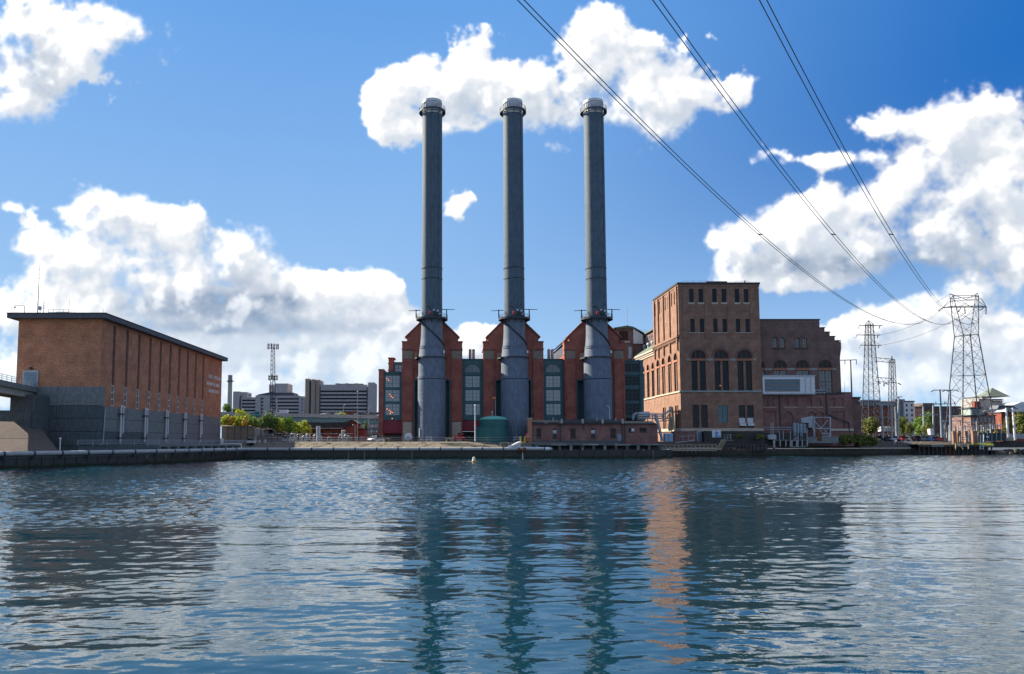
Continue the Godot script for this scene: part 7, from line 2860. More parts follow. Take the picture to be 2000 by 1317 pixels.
	for q in [[677.0, 12, 2.3], [738.0, 6, 1.9]]:
		s = Shape.new()
		var c := at(532.8, q[0], d + 0.8)
		ring(s, c, q[2] - 0.1, q[2], -0.8, -0.65, 20)
		ring(s, c, q[2] - 0.1, q[2], 0.5, 0.65, 20)
		put(t, "antenna_ring", s, M.dark_steel)
		for i in q[1]:
			var a: float = TAU * i / q[1]
			s = Shape.new()
			s.box(c + Vector3(sin(a), 0, cos(a)) * (q[2] + 0.12), Vector3(0.42, 2.2, 0.22), Basis(Vector3.UP, a))
			put(t, "panel_antenna", s, M.galvanised if i % 3 else M.dark_steel)
	s = Shape.new()
	s.tube(at(533.5, 678.0, d), at(533.5, 671.5, d), 0.08)
	put(t, "lightning_rod", s, M.galvanised)
	s = Shape.new()
	t = thing("chimney", "thin pale far chimney between the pump house and the hospital", "chimney", at(447.5, 810, 620))
	s.lathe(at(447.5, 815.0, 620), [Vector2(2.0, 0), Vector2(1.75, 29.0)], 20)
	put(t, "shaft", s, M.pale_concrete)
	s = Shape.new()
	ring(s, at(447.5, 815.0, 620), 1.6, 2.9, 28.8, 29.4, 20)
	put(t, "platform", s, M.dark_steel)
	s = Shape.new()
	s.lathe(at(447.5, 815.0, 620), [Vector2(1.8, 29.2), Vector2(1.75, 34.0), Vector2(1.3, 34.0)], 20)
	put(t, "top", s, mottled("chimney_top", Color(0.28, 0.3, 0.33)))


func make_hospital() -> void:
	var d := 520.0
	var k := func(px: float) -> float:
		return X(px, d, 785.0)
	var y := func(py: float) -> float:
		return Y(py, d)
	var g := GROUND - 1.0
	var m: Material = M.hospital_concrete
	# left block
	var t := thing("hospital_block", "grey concrete hospital block with ribbon windows, left of the beige twin shafts", "building", Vector3(k.call(527), GROUND, -d - 15))
	var s := Shape.new()
	s.span(Vector3(k.call(455.5), g, -d + 1), Vector3(k.call(467.5), y.call(765.0), -d - 16))
	s.span(Vector3(k.call(467.0), g, -d - 3), Vector3(k.call(479.0), y.call(765.4), -d - 16))
	put(t, "stair_tower", s, m)
	s = Shape.new()
	s.span(Vector3(k.call(467.5), g, -d - 2), Vector3(k.call(470.0), y.call(774.0), -d - 4))
	put(t, "dark_joint", s, M.dark_glass)
	var blocks := [[470.0, 500.0, 776.0, 0.0], [499.5, 528.0, 772.5, 1.2], [528.0, 585.0, 773.0, 0.0], [584.5, 597.0, 774.5, 1.0]]
	for b in blocks:
		s = Shape.new()
		var fr := face(Vector3(k.call(b[0]), g, -d + b[3]), Vector3.RIGHT)
		var w: float = (k.call(b[1]) as float) - (k.call(b[0]) as float)
		var holes := []
		if b[0] == 470.0:
			for i in 4:
				holes.append([0.7, (y.call(784.0 + 6.6 * i) as float) - g, w - 0.3, (y.call(780.8 + 6.6 * i) as float) - g, false, 0.5])
		elif b[0] == 499.5:
			for i in 5:
				holes.append([3.7, (y.call(780.5 + 6.8 * i) as float) - g, 5.4, (y.call(777.5 + 6.8 * i) as float) - g, false, 0.5])
		elif b[0] == 528.0:
			for i in 5:
				holes.append([0.3, (y.call(781.0 + 6.8 * i) as float) - g, 3.2, (y.call(777.5 + 6.8 * i) as float) - g, false, 0.6])
				holes.append([4.6, (y.call(781.0 + 6.8 * i) as float) - g, w - 0.6, (y.call(777.8 + 6.8 * i) as float) - g, false, 0.5])
		else:
			for i in 5:
				holes.append([1.7, (y.call(782.5 + 7.0 * i) as float) - g, 2.4, (y.call(779.0 + 7.0 * i) as float) - g, false, 0.5])
		s.wall(fr, w, (y.call(b[2]) as float) - g, holes)
		s.span(fr * Vector3(0, 0, -0.62), fr * Vector3(w, (y.call(b[2]) as float) - g, -24.0))
		s.quad(fr * Vector3(0, (y.call(b[2]) as float) - g, 0), fr * Vector3(w, (y.call(b[2]) as float) - g, 0), fr * Vector3(w, (y.call(b[2]) as float) - g, -0.7), fr * Vector3(0, (y.call(b[2]) as float) - g, -0.7))
		put(t, "wing", s, m)
		for o in holes:
			var n := maxi(1, int((o[2] - o[0]) / 2.6))
			window(t, fr, o, n, 1, Vector2i(1, 1), M.window_bar, M.dark_glass, 0.35, 0.12, 0.0)
	s = Shape.new()
	s.prism(PackedVector2Array([Vector2(0, 0), Vector2(9.5, 0), Vector2(9.5, 2.4), Vector2(0, 0.6)]), face(Vector3(k.call(503), y.call(772.5), -d), Vector3.RIGHT), 20.0)
	s.span(Vector3(k.call(530), y.call(773.5), -d - 1), Vector3(k.call(572), y.call(767.0), -d - 18))
	put(t, "roof_storey", s, M.roof_edge)
	s = Shape.new()
	s.chamfer(Vector3(k.call(520), y.call(771.0), -d - 6), Vector3(k.call(533), y.call(749.5), -d - 20), 0.3)
	s.chamfer(Vector3(k.call(532.5), y.call(768.0), -d - 4), Vector3(k.call(559), y.call(748.0), -d - 20), 0.3)
	put(t, "plant_room", s, m)
	s = Shape.new()
	s.lathe(Vector3(k.call(484.5), y.call(774.5), -d - 4), [Vector2(0.2, 0), Vector2(0.3, 0.6), Vector2(1.5, 1.4)], 14)
	put(t, "dish", s, M.roof_edge)
	# twin shafts and wide slab
	t = thing("hospital_tower", "wide grey hospital slab with dark window bands and beige shafts at both ends", "building", Vector3(k.call(665), GROUND, -d - 12))
	for q in [[596.0, 604.5, 740.0, 2.0], [607.5, 615.5, 741.0, 2.0], [615.5, 623.8, 741.8, 0.5], [718.0, 731.8, 747.0, 1.5]]:
		s = Shape.new()
		s.chamfer(Vector3(k.call(q[0]), g, -d + q[3]), Vector3(k.call(q[1]), y.call(q[2]), -d - 16), 0.4)
		put(t, "shaft", s, mottled("hospital_beige", Color(0.40, 0.33, 0.27)) if q[0] < 616 else m)
	s = Shape.new()
	s.span(Vector3(k.call(604), g, -d - 1), Vector3(k.call(608), y.call(741.0), -d - 6))
	put(t, "dark_joint", s, mottled("joint_green", Color(0.07, 0.11, 0.10)))
	s = Shape.new()
	s.span(Vector3(k.call(623), g, -d - 4), Vector3(k.call(626), y.call(755.0), -d - 10))
	s.span(Vector3(k.call(715.5), g, -d - 4), Vector3(k.call(723.5), y.call(755.0), -d - 10))
	put(t, "dark_joint", s, M.window_bar)
	var fr := face(Vector3(k.call(625.5), g, -d), Vector3.RIGHT)
	var w: float = (k.call(716.0) as float) - (k.call(625.5) as float)
	var holes := []
	for i in 7:
		holes.append([0.0, (y.call(766.6 + 7.05 * i) as float) - g, w, (y.call(763.0 + 7.05 * i) as float) - g, false, 0.0])
	s = Shape.new()
	var edge := 751.5
	s.wall(fr, w, (y.call(edge) as float) - g, holes)
	s.span(fr * Vector3(0, 0, -1.2), fr * Vector3(w, (y.call(edge) as float) - g, -16.0))
	s.quad(fr * Vector3(0, (y.call(edge) as float) - g, 0), fr * Vector3(w, (y.call(edge) as float) - g, 0), fr * Vector3(w, (y.call(edge) as float) - g, -1.3), fr * Vector3(0, (y.call(edge) as float) - g, -1.3))
	for o in holes:
		s.quad(fr * Vector3(0, o[1], 0), fr * Vector3(w, o[1], 0), fr * Vector3(w, o[1], -1.2), fr * Vector3(0, o[1], -1.2))
		s.quad(fr * Vector3(0, o[3], -1.2), fr * Vector3(w, o[3], -1.2), fr * Vector3(w, o[3], 0), fr * Vector3(0, o[3], 0))
	put(t, "slab_wall", s, m)
	for o in holes:
		window(t, fr, o, 9, 1, Vector2i(1, 1), M.window_bar, M.dark_glass, 0.8, 0.1, 0.0)
	s = Shape.new()
	for i in 16:
		s.span(fr * Vector3(w * i / 16.0 + 0.03, (y.call(761.5) as float) - g, 0), fr * Vector3(w * (i + 1) / 16.0 - 0.03, (y.call(752.0) as float) - g, 0.12))
	put(t, "parapet_panel", s, m)
	for i in 6:
		s = Shape.new()
		var a := 652.0 + i * 9.3
		s.chamfer(Vector3(k.call(a), y.call(752.0), -d - 5), Vector3(k.call(a + 8.6), y.call(747.8 + 0.6 * (i % 2)), -d - 10), 0.2)
		put(t, "roof_unit", s, mottled("roof_unit_green", Color(0.14, 0.17, 0.16)))
	# small houses before it
	s = Shape.new()
	s.prism(PackedVector2Array([Vector2(0, 0), Vector2(11.0, 0), Vector2(11.0, 1.8), Vector2(9.5, 2.7), Vector2(2.0, 2.7), Vector2(0, 1.5)]), face(at(664.0, 813.0, 430.0), Vector3.RIGHT), 12.0)
	single("red_shed", "dark red low roof seen over the overpass before the wide hospital slab", "building", s, M.far_brick)
	s = Shape.new()
	s.prism(PackedVector2Array([Vector2(0, 0), Vector2(14.0, 0), Vector2(14.0, 1.2), Vector2(8.0, 1.9), Vector2(0, 0.9)]), face(at(622.0, 812.0, 440.0), Vector3.RIGHT), 12.0)
	single("white_roof", "white low roof seen over the overpass left of the round yellow tree", "building", s, M.white_paint)


# ---------------------------------------------------------------- vehicles
func car(p: Vector3, k: float, bend: float, kind: String, label: String, paint: Material, turn: float, group := "") -> Node3D:
	var o := Vector3.ZERO
	var t := thing("parked_car" if kind != "van" else "van", label, {"car": "car", "suv": "car", "van": "van"}[kind], Vector3.ZERO, group)
	var h: float = {"car": 1.45, "suv": 1.75, "van": 2.1}[kind] * k
	var l: float = {"car": 4.5, "suv": 4.7, "van": 5.2}[kind] * k
	var w: float = 1.85 * k
	# side view: x along the car (front at +x), built on its own axes and then turned
	var prof := PackedVector2Array()
	if kind == "van":
		prof = PackedVector2Array([Vector2(-0.5, 0.16), Vector2(0.5, 0.16), Vector2(0.5, 0.42), Vector2(0.42, 0.52), Vector2(0.3, 0.98), Vector2(0.26, 1.0), Vector2(-0.47, 1.0), Vector2(-0.5, 0.95)])
	elif kind == "suv":
		prof = PackedVector2Array([Vector2(-0.49, 0.16), Vector2(0.49, 0.16), Vector2(0.5, 0.36), Vector2(0.47, 0.52), Vector2(0.22, 0.58), Vector2(-0.5, 0.58)])
	else:
		prof = PackedVector2Array([Vector2(-0.49, 0.16), Vector2(0.49, 0.16), Vector2(0.5, 0.34), Vector2(0.46, 0.48), Vector2(0.2, 0.58), Vector2(-0.38, 0.6), Vector2(-0.49, 0.56)])
	for i in prof.size():
		prof[i] = Vector2(prof[i].x * l, prof[i].y * h)
	var fr := Transform3D(Basis(), Vector3(0, 0, w * 0.5))
	var s := Shape.new()
	s.prism(prof, fr, w)
	put(t, "body", s, paint)
	if kind != "van":
		var cab := PackedVector2Array([Vector2(-0.48, 0.57), Vector2(0.2, 0.57), Vector2(0.06, 0.97), Vector2(0.0, 1.0), Vector2(-0.38, 1.0), Vector2(-0.44, 0.97)]) if kind == "suv" else PackedVector2Array([Vector2(-0.36, 0.58), Vector2(0.2, 0.57), Vector2(0.05, 0.96), Vector2(0.0, 1.0), Vector2(-0.2, 1.0), Vector2(-0.26, 0.96)])
		for i in cab.size():
			cab[i] = Vector2(cab[i].x * l, cab[i].y * h)
		s = Shape.new()
		s.prism(cab, Transform3D(Basis(), Vector3(0, 0, w * 0.42)), w * 0.84)
		put(t, "windows", s, M.dark_glass)
		s = Shape.new()
		s.span(Vector3(-0.41 * l if kind == "suv" else -0.24 * l, 0.985 * h, -w * 0.4), Vector3(0.02 * l, 1.02 * h, w * 0.4))
		for x in ([-0.46, -0.14, 0.15] if kind == "suv" else [-0.3, -0.08, 0.12]):
			for e in [-1.0, 1.0]:
				s.bar(Vector3(x * l, 0.57 * h, e * w * 0.425), Vector3((x * 0.8 - 0.04) * l, 1.0 * h, e * w * 0.4), 0.07 * k)
		put(t, "roof", s, paint)
	else:
		s = Shape.new()
		s.prism(PackedVector2Array([Vector2(0.4 * l, 0.55 * h), Vector2(0.435 * l, 0.55 * h), Vector2(0.325 * l, 0.93 * h), Vector2(0.3 * l, 0.93 * h)]), Transform3D(Basis(), Vector3(0, 0, w * 0.46)), w * 0.92)
		put(t, "windscreen", s, M.dark_glass)
		for e in [-1.0, 1.0]:
			s = Shape.new()
			s.span(Vector3(0.1 * l, 0.58 * h, e * w * 0.49), Vector3(0.29 * l, 0.88 * h, e * w * 0.51))
			put(t, "side_window", s, M.dark_glass)
	for x in [-0.3, 0.31]:
		for e in [-1.0, 1.0]:
			s = Shape.new()
			s.tube(Vector3(x * l, 0.33 * k, e * (w * 0.5 - 0.2 * k)), Vector3(x * l, 0.33 * k, e * (w * 0.5 + 0.02 * k)), 0.33 * k, -1, 14)
			var wh := put(t, "wheel", s, M.black_rubber)
			s = Shape.new()
			s.tube(Vector3(x * l, 0.33 * k, e * (w * 0.5)), Vector3(x * l, 0.33 * k, e * (w * 0.5 + 0.035 * k)), 0.19 * k, -1, 10)
			put(wh, "rim", s, M.galvanised)
	for e in [-1.0, 1.0]:
		s = Shape.new()
		s.span(Vector3(0.47 * l, 0.36 * h, e * w * 0.3), Vector3(0.503 * l, 0.45 * h, e * w * 0.46))
		put(t, "headlight", s, M.white_pane)
		s = Shape.new()
		s.span(Vector3(-0.475 * l, 0.42 * h, e * w * 0.38), Vector3(-0.506 * l, 0.54 * h, e * w * 0.48))
		put(t, "tail_light", s, M.red_paint)
	s = Shape.new()
	s.span(Vector3(0.46 * l, 0.15 * h, -w * 0.5), Vector3(0.515 * l, 0.26 * h, w * 0.5))
	put(t, "bumper", s, M.dark_steel)
	s = Shape.new()
	s.span(Vector3(-0.46 * l, 0.15 * h, -w * 0.5), Vector3(-0.515 * l, 0.26 * h, w * 0.5))
	put(t, "bumper", s, M.dark_steel)
	t.position = p
	t.rotation.y = turn + PI / 2
	return t


# ---------------------------------------------------------------- right shore: pylons, switchyard, cars and houses
func bars(t: Node3D, called: String, list: Array, w: float, m: Material) -> void:
	for q in list:
		var s := Shape.new()
		s.bar(q[0], q[1], w)
		put(t, called, s, m)


func make_big_pylon() -> void:
	var d := 278.0
	var m: Material = M.lattice_steel
	var t := thing("transmission_tower", "large waisted lattice power pylon at the right, carrying the three pairs of cables", "pylon", at(1893, 868, d))
	var z0 := d - 4.5
	var z1 := d + 4.5
	# levels: image row, left and right edge of the front face, left and right of the back face
	var waist := [[1877.5, z0], [1894.0, z0], [1912.0, z1], [1864.5, z1]]
	var c := func(px: float, py: float, z: float) -> Vector3:
		return at(px, py, z)
	var foot := [c.call(1882.5, 866.0, z0 - 2), c.call(1916.0, 866.0, z0 - 2), c.call(1957.0, 858.0, z1 + 2), c.call(1843.0, 858.0, z1 + 2)]
	foot = [at(1880.5, 858.0, z0 - 3.0), at(1915.0, 858.0, z0 - 3.0), at(1947.0, 850.0, z1 + 3.0), at(1846.0, 850.0, z1 + 3.0)]
	var neck := [at(1882.0, 654.5, z0), at(1895.5, 654.0, z0), at(1911.5, 653.5, z1), at(1864.5, 658.0, z1)]
	var arms := [at(1862.0, 578.0, z0 + 2.5), at(1906.0, 577.0, z0 + 2.5), at(1912.0, 579.0, z1 - 2.5), at(1856.0, 584.0, z1 - 2.5)]
	for i in 4:
		var s := Shape.new()
		s.bar(foot[i], neck[i], 0.26)
		put(t, "leg", s, m)
		s = Shape.new()
		s.bar(neck[i], arms[i], 0.2)
		put(t, "upper_leg", s, m)
		s = Shape.new()
		s.bar(neck[i], neck[(i + 1) % 4], 0.2)
		put(t, "waist_beam", s, m)
		s = Shape.new()
		s.bar(arms[i], arms[(i + 1) % 4], 0.2)
		put(t, "top_beam", s, m)
	var lv := [0.0, 0.2, 0.42, 0.6, 0.74, 0.86, 1.0]
	for i in 4:
		var j := (i + 1) % 4
		for k in 6:
			var a0: Vector3 = foot[i].lerp(neck[i], lv[k])
			var a1: Vector3 = foot[i].lerp(neck[i], lv[k + 1])
			var b0: Vector3 = foot[j].lerp(neck[j], lv[k])
			var b1: Vector3 = foot[j].lerp(neck[j], lv[k + 1])
			bars(t, "brace", [[a0, b1], [b0, a1]], 0.095, m)
			if k in [1, 3]:
				bars(t, "brace", [[a0, b0]], 0.14, m)
		for k in 3:
			var f0 := k / 3.0
			var f1 := (k + 1) / 3.0
			bars(t, "brace", [[neck[i].lerp(arms[i], f0), neck[j].lerp(arms[j], f1)], [neck[j].lerp(arms[j], f0), neck[i].lerp(arms[i], f1)]], 0.085, m)
	# horns
	bars(t, "horn", [[arms[3], at(1855.5, 573.5, d)], [arms[0], at(1855.5, 573.5, d)], [at(1855.5, 573.5, d), at(1887.0, 585.0, d)], [arms[1], at(1909.5, 572.5, d)], [arms[2], at(1909.5, 572.5, d)], [at(1909.5, 572.5, d), at(1887.0, 585.0, d)]], 0.16, m)
	# cross arm
	var l := at(1842.0, 601.0, d)
	var r := at(1927.0, 600.5, d)
	for z in [-1.2, 1.2]:
		var o := Vector3(0, 0, z)
		bars(t, "cross_arm", [[at(1856.0, 599.5, d) + o, at(1913.0, 599.0, d) + o], [l, at(1858.0, 599.5, d) + o], [r, at(1912.0, 599.0, d) + o]], 0.26, m)
		bars(t, "cross_arm", [[at(1856.0, 589.0, d) + o, l], [at(1913.0, 585.0, d) + o, r], [at(1856.0, 588.5, d) + o, at(1913.0, 585.0, d) + o]], 0.14, m)
	for q in [[1842.0, 601.0, 1834.0, 606.5], [1877.0, 601.5, 1872.0, 609.0], [1884.5, 601.5, 1885.5, 612.0], [1926.5, 601.0, 1926.0, 613.0], [1921.0, 602.0, 1915.0, 605.5]]:
		var s := Shape.new()
		s.tube(at(q[0], q[1], d), at(q[2], q[3], d), 0.17, -1, 8)
		s.lathe(at(q[2], q[3], d), [Vector2(0, -0.25), Vector2(0.4, -0.1), Vector2(0, 0.15)], 8)
		put(t, "insulator", s, M.insulator)


func make_cables() -> void:
	# three pairs of wires hang in parallel planes from the big pylon over the river and over the camera's left shoulder
	var hang := func(u: float) -> float:
		return 28.67 + 0.000933 * (u - 116.1) * (u - 116.1)
	for i in 3:
		var base: float = [-31.55, -22.82, -15.93][i]
		for j in 2:
			var s := Shape.new()
			var pts := []
			for k in 57:
				var u := -60.0 + 335.0 * k / 56.0
				pts.append(Vector3(base + 0.7614 * u + (0.26 if j else -0.26), hang.call(u) - (0.1 if j else 0.0), -u))
			for k in pts.size() - 1:
				s.tube(pts[k], pts[k + 1], 0.036, -1, 6)
			single("power_cable", "%s wire of the %s pair of cables sweeping down to the big pylon" % [["left", "right"][j], ["left", "middle", "right"][i]], "cable", s, M.black_rubber, "paired overhead cables")
		for u in [90.0, 165.0, 215.0]:
			var s := Shape.new()
			s.bar(Vector3(base + 0.7614 * u - 0.3, hang.call(u), -u), Vector3(base + 0.7614 * u + 0.3, hang.call(u) - 0.1, -u), 0.1)
			single("cable_spacer", "spacer bar %s on the %s pair of overhead cables" % [{90.0: "nearest the camera", 165.0: "midway", 215.0: "nearest the pylon"}[u], ["left", "middle", "right"][i]], "spacer", s, M.dark_steel, "cable spacers")
	# thin wires from the small tower to the big pylon
	var n := 0
	for q in [[1720.5, 654.0, 1843.0, 603.0, 6.0], [1721.5, 674.5, 1886.0, 612.0, 7.0], [1720.5, 637.0, 1856.0, 574.0, 5.0]]:
		var s := Shape.new()
		var a := at(q[0], q[1], 290.0)
		var b := at(q[2], q[3], 278.0)
		var prev := a
		for k in 20:
			var f := (k + 1) / 20.0
			var p: Vector3 = a.lerp(b, f) - Vector3.UP * q[4] * 4.0 * f * (1.0 - f) * 0.25
			s.tube(prev, p, 0.05, -1, 5)
			prev = p
		single("span_wire", ["middle", "lowest", "top"][n] + " thin wire strung between the slim lattice tower and the big pylon", "wire", s, M.dark_steel, "thin wires between the pylons")
		n += 1


func lattice_tower(t: Node3D, base: Array, top: Array, n: int, w: float, bw: float, m: Material) -> void:   # four legs with crossed braces
	for i in 4:
		var s := Shape.new()
		s.bar(base[i], top[i], w)
		put(t, "leg", s, m)
		var j := (i + 1) % 4
		for k in n:
			var f0 := 1.0 - pow(1.0 - k / float(n), 1.25)
			var f1 := 1.0 - pow(1.0 - (k + 1) / float(n), 1.25)
			var sh := Shape.new()
			sh.bar(base[i].lerp(top[i], f0), base[j].lerp(top[j], f1), bw)
			sh.bar(base[j].lerp(top[j], f0), base[i].lerp(top[i], f1), bw)
			sh.bar(base[i].lerp(top[i], f1), base[j].lerp(top[j], f1), bw)
			put(t, "brace", sh, m)


func square(px: float, py: float, d: float, half: float) -> Array:
	var c := at(px, py, d)
	return [c + Vector3(-half, 0, half), c + Vector3(half, 0, half), c + Vector3(half, 0, -half), c + Vector3(-half, 0, -half)]


func make_small_pylons() -> void:
	var d := 290.0
	var m: Material = M.lattice_steel
	var t := thing("transmission_tower", "slim tapering lattice tower with three pairs of cross arms right of the annex", "pylon", at(1704, 862, d))
	lattice_tower(t, square(1704.5, 862.0, d, 2.75), square(1698.0, 633.0, d, 0.95), 17, 0.22, 0.07, m)
	var tops := square(1698.0, 633.0, d, 0.95)
	for p in tops:
		bars(t, "peak", [[p, at(1696.8, 626.0, d)]], 0.16, m)
	for q in [[636.0, 1678.5, 1723.5, 627.0], [654.5, 1673.5, 1720.0, 645.5], [674.5, 1680.5, 1721.5, 665.0]]:
		var l := at(q[1], q[0], d)
		var r := at(q[2], q[0] + 0.5, d)
		for z in [-0.8, 0.8]:
			var o := Vector3(0, 0, z)
			bars(t, "cross_arm", [[l, at(1698, q[0], d) + o], [at(1698, q[0], d) + o, r]], 0.18, m)
		bars(t, "cross_arm", [[at(1692.5, q[3], d), l], [at(1704.0, q[3], d), r]], 0.085, m)
		for e in [[q[1], -2.5], [q[2] - 5.0, -1.0]]:
			var s := Shape.new()
			s.tube(at(e[0], q[0] + 0.5, d), at(e[0] + e[1], q[0] + 6.0, d), 0.15, -1, 7)
			put(t, "insulator", s, M.insulator)
	t = thing("lattice_mast", "thin lattice mast joined by trusses to the slim lattice tower", "mast", at(1745, 862, d))
	lattice_tower(t, square(1745.5, 862.0, d, 1.35), square(1742.5, 703.0, d, 0.7), 14, 0.17, 0.06, m)
	bars(t, "peak", [[at(1742.5, 703.0, d), at(1742.0, 696.0, d)]], 0.3, m)
	for q in [[1708.0, 698.5, 1747.0, 702.0, 7.0], [1711.5, 737.5, 1746.0, 739.5, 8.0]]:
		for e in [0.0, 1.0]:
			bars(t, "truss_chord", [[at(q[0], q[1] + q[4] * e, d - 0.7), at(q[2], q[3] + q[4] * e, d - 0.7)], [at(q[0], q[1] + q[4] * e, d + 0.7), at(q[2], q[3] + q[4] * e, d + 0.7)]], 0.2, m)
		for k in 7:
			var f0 := k / 7.0
			var f1 := (k + 1) / 7.0
			var a := at(lerpf(q[0], q[2], f0), lerpf(q[1], q[3], f0) + (q[4] if k % 2 else 0.0), d - 0.7)
			var b := at(lerpf(q[0], q[2], f1), lerpf(q[1], q[3], f1) + (0.0 if k % 2 else q[4]), d - 0.7)
			bars(t, "truss_brace", [[a, b]], 0.085, m)
	bars(t, "truss_chord", [[at(1745.0, 747.0, d), at(1752.0, 748.0, d)]], 0.2, m)
	for q in [[1754.0, 748.5, 1760.0, 751.5], [1716.0, 746.5, 1720.0, 749.5], [1729.0, 748.0, 1735.0, 751.0], [1727.0, 748.0, 1727.0, 755.0]]:
		var s := Shape.new()
		s.tube(at(q[0], q[1], d), at(q[2], q[3], d), 0.2, -1, 7)
		put(t, "insulator", s, M.insulator)
	# single post at the annex
	var s := Shape.new()
	t = thing("power_pole", "thin brown pole with a flat arm and hanging insulators behind the annex", "pole", at(1664, 790, 275))
	s.tube(at(1665.0, 800.0, 275), at(1661.5, 703.5, 275), 0.28, 0.2, 8)
	put(t, "pole", s, M.rust)
	bars(t, "cross_arm", [[at(1640.5, 704.0, 275), at(1673.5, 703.0, 275)]], 0.24, M.dark_steel)
	for px in [1650.5, 1673.0]:
		s = Shape.new()
		s.tube(at(px, 704.0, 275), at(px, 712.0, 275), 0.13, -1, 7)
		put(t, "insulator", s, M.insulator)
	s = Shape.new()
	s.tube(at(1650.0, 770.0, 262), at(1650.0, 744.0, 262), 0.06, 0.04)
	single("whip_antenna", "thin upright rod on the annex roof left of the brown pole", "antenna", s, M.galvanised)


func make_switchyard() -> void:
	# steel poles with arms
	var n := 0
	for q in [[1840.5, 1836.0, 855.0, 761.0, 1819.0, 1853.0], [1858.0, 1856.0, 862.0, 761.0, 1841.0, 1873.0]]:
		var d := 270.0 + n * 3.0
		var t := thing("power_pole", ["left", "right"][n] + " one of two blue-grey steel poles with insulator arms before the big pylon", "pole", at(q[0], q[2], d), "blue-grey steel poles")
		var s := Shape.new()
		s.tube(at(q[0], q[2], d), at(q[1], q[3], d), 0.48, 0.26, 12)
		put(t, "pole", s, mottled("pole_blue", Color(0.20, 0.25, 0.31)))
		bars(t, "cross_arm", [[at(q[4] + 4, q[3] + 1.5, d), at(q[5] - 4, q[3] + 1.0, d)], [at(q[4], q[3] + 4.5, d), at(q[4] + 5, q[3] + 1.5, d)], [at(q[5], q[3] + 4.0, d), at(q[5] - 5, q[3] + 1.0, d)]], 0.24, M.dark_steel)
		bars(t, "cross_arm", [[at(q[1] - 10, 789.0, d), at(q[1] + 12, 789.0, d)]], 0.18, M.dark_steel)
		for e in [-8.0, 9.0]:
			s = Shape.new()
			s.tube(at(q[1] + e, 789.0, d), at(q[1] + e, 784.5, d), 0.14, -1, 7)
			put(t, "insulator", s, M.insulator)
		n += 1
	n = 0
	for q in [[1725.0, 1722.5, 856.0, 789.0, 268.0, 1712.0, 1741.0], [1742.5, 1741.5, 858.0, 789.0, 268.5, 1741.0, 1742.0], [1754.0, 1755.5, 858.0, 775.0, 269.0, 1750.0, 1762.0], [1805.0, 1803.5, 850.0, 792.0, 300.0, 1796.0, 1812.0], [1823.5, 1823.0, 850.0, 789.0, 300.0, 1815.0, 1850.0]]:
		var t := thing("steel_post", ["leftmost pale post with a long crossbar before the thin lattice mast", "pale post close beside the thin lattice mast", "pale post right of the thin lattice mast", "left grey post of the far switchyard gate", "right grey post of the far switchyard gate"][n], "post", at(q[0], q[2], q[4]), "switchyard posts")
		var s := Shape.new()
		s.tube(at(q[0], q[2], q[4]), at(q[1], q[3], q[4]), 0.34, 0.26, 10)
		put(t, "pole", s, M.galvanised)
		bars(t, "crossbar", [[at(q[5], q[3] + 1.0, q[4]), at(q[6], q[3] + 0.2, q[4])]], 0.28, M.pale_concrete if n < 3 else M.dark_steel)
		n += 1
	n = 0
	for q in [[1970.0, 1965.5], [1983.0, 1978.5]]:
		var t := thing("steel_post", ["left", "right"][n] + " one of the twin white posts at the right edge by the timber box", "post", at(q[0], 862.0, 272.0), "twin white posts")
		var s := Shape.new()
		s.tube(at(q[0], 860.0, 272.0), at(q[1], 797.0, 272.0), 0.4, 0.3, 12)
		put(t, "pole", s, M.white_paint)
		if n == 0:
			bars(t, "crossbar", [[at(1924.0, 802.5, 274.0), at(1986.0, 797.5, 272.0)], [at(1921.0, 803.5, 276.0), at(1960.0, 800.0, 276.0)]], 0.3, M.pale_concrete)
		n += 1
	# bus bars, insulator stacks and breakers
	var t := thing("switchgear", "maze of grey switchyard frames, bus bars and insulators under the big pylon", "switchgear", at(1890, 850, 285))
	for q in [[1842.0, 822.5, 1880.0, 822.5], [1795.0, 810.5, 1832.0, 810.5], [1880.0, 834.0, 1955.0, 834.0], [1846.0, 847.0, 1900.0, 847.0], [1925.0, 830.5, 1960.0, 830.5], [1880.0, 825.5, 1905.0, 825.5]]:
		bars(t, "bus_bar", [[at(q[0], q[1], 284.0), at(q[2], q[3], 284.0)]], 0.3, M.galvanised)
	for i in 26:
		var px := 1845.0 + i * 4.5
		var dd := 280.0 + (i * 7) % 5 * 2.5
		var top := 823.0 + ((i * 5) % 7) * 2.6
		var s := Shape.new()
		s.bar(at(px, 862.0, dd), at(px, top + 8.0, dd), 0.26)
		put(t, "stand", s, M.galvanised)
		s = Shape.new()
		var p := at(px, top + 8.0, dd)
		var prof := []
		for k in 5:
			prof.append_array([Vector2(0.12, k * 0.34), Vector2(0.34, k * 0.34 + 0.08), Vector2(0.12, k * 0.34 + 0.2)])
		s.lathe(p, prof, 8)
		put(t, "insulator", s, M.insulator if i % 2 else M.pipe_paint)
	for q in [[1861.0, 842.0, 1872.0, 860.0, "blue_grey_door"], [1892.0, 848.0, 1902.0, 862.0, "galvanised"], [1935.0, 838.0, 1956.0, 848.0, "dark_concrete"], [1818.0, 838.0, 1824.0, 850.0, "white_paint"]]:
		var s := Shape.new()
		s.chamfer(at(q[0], q[3], 281.0), at(q[2], q[1], 281.0) - Vector3(0, 0, 2.0), 0.12)
		put(t, "breaker", s, M[q[4]])
	# brick piers and shore fence
	n = 0
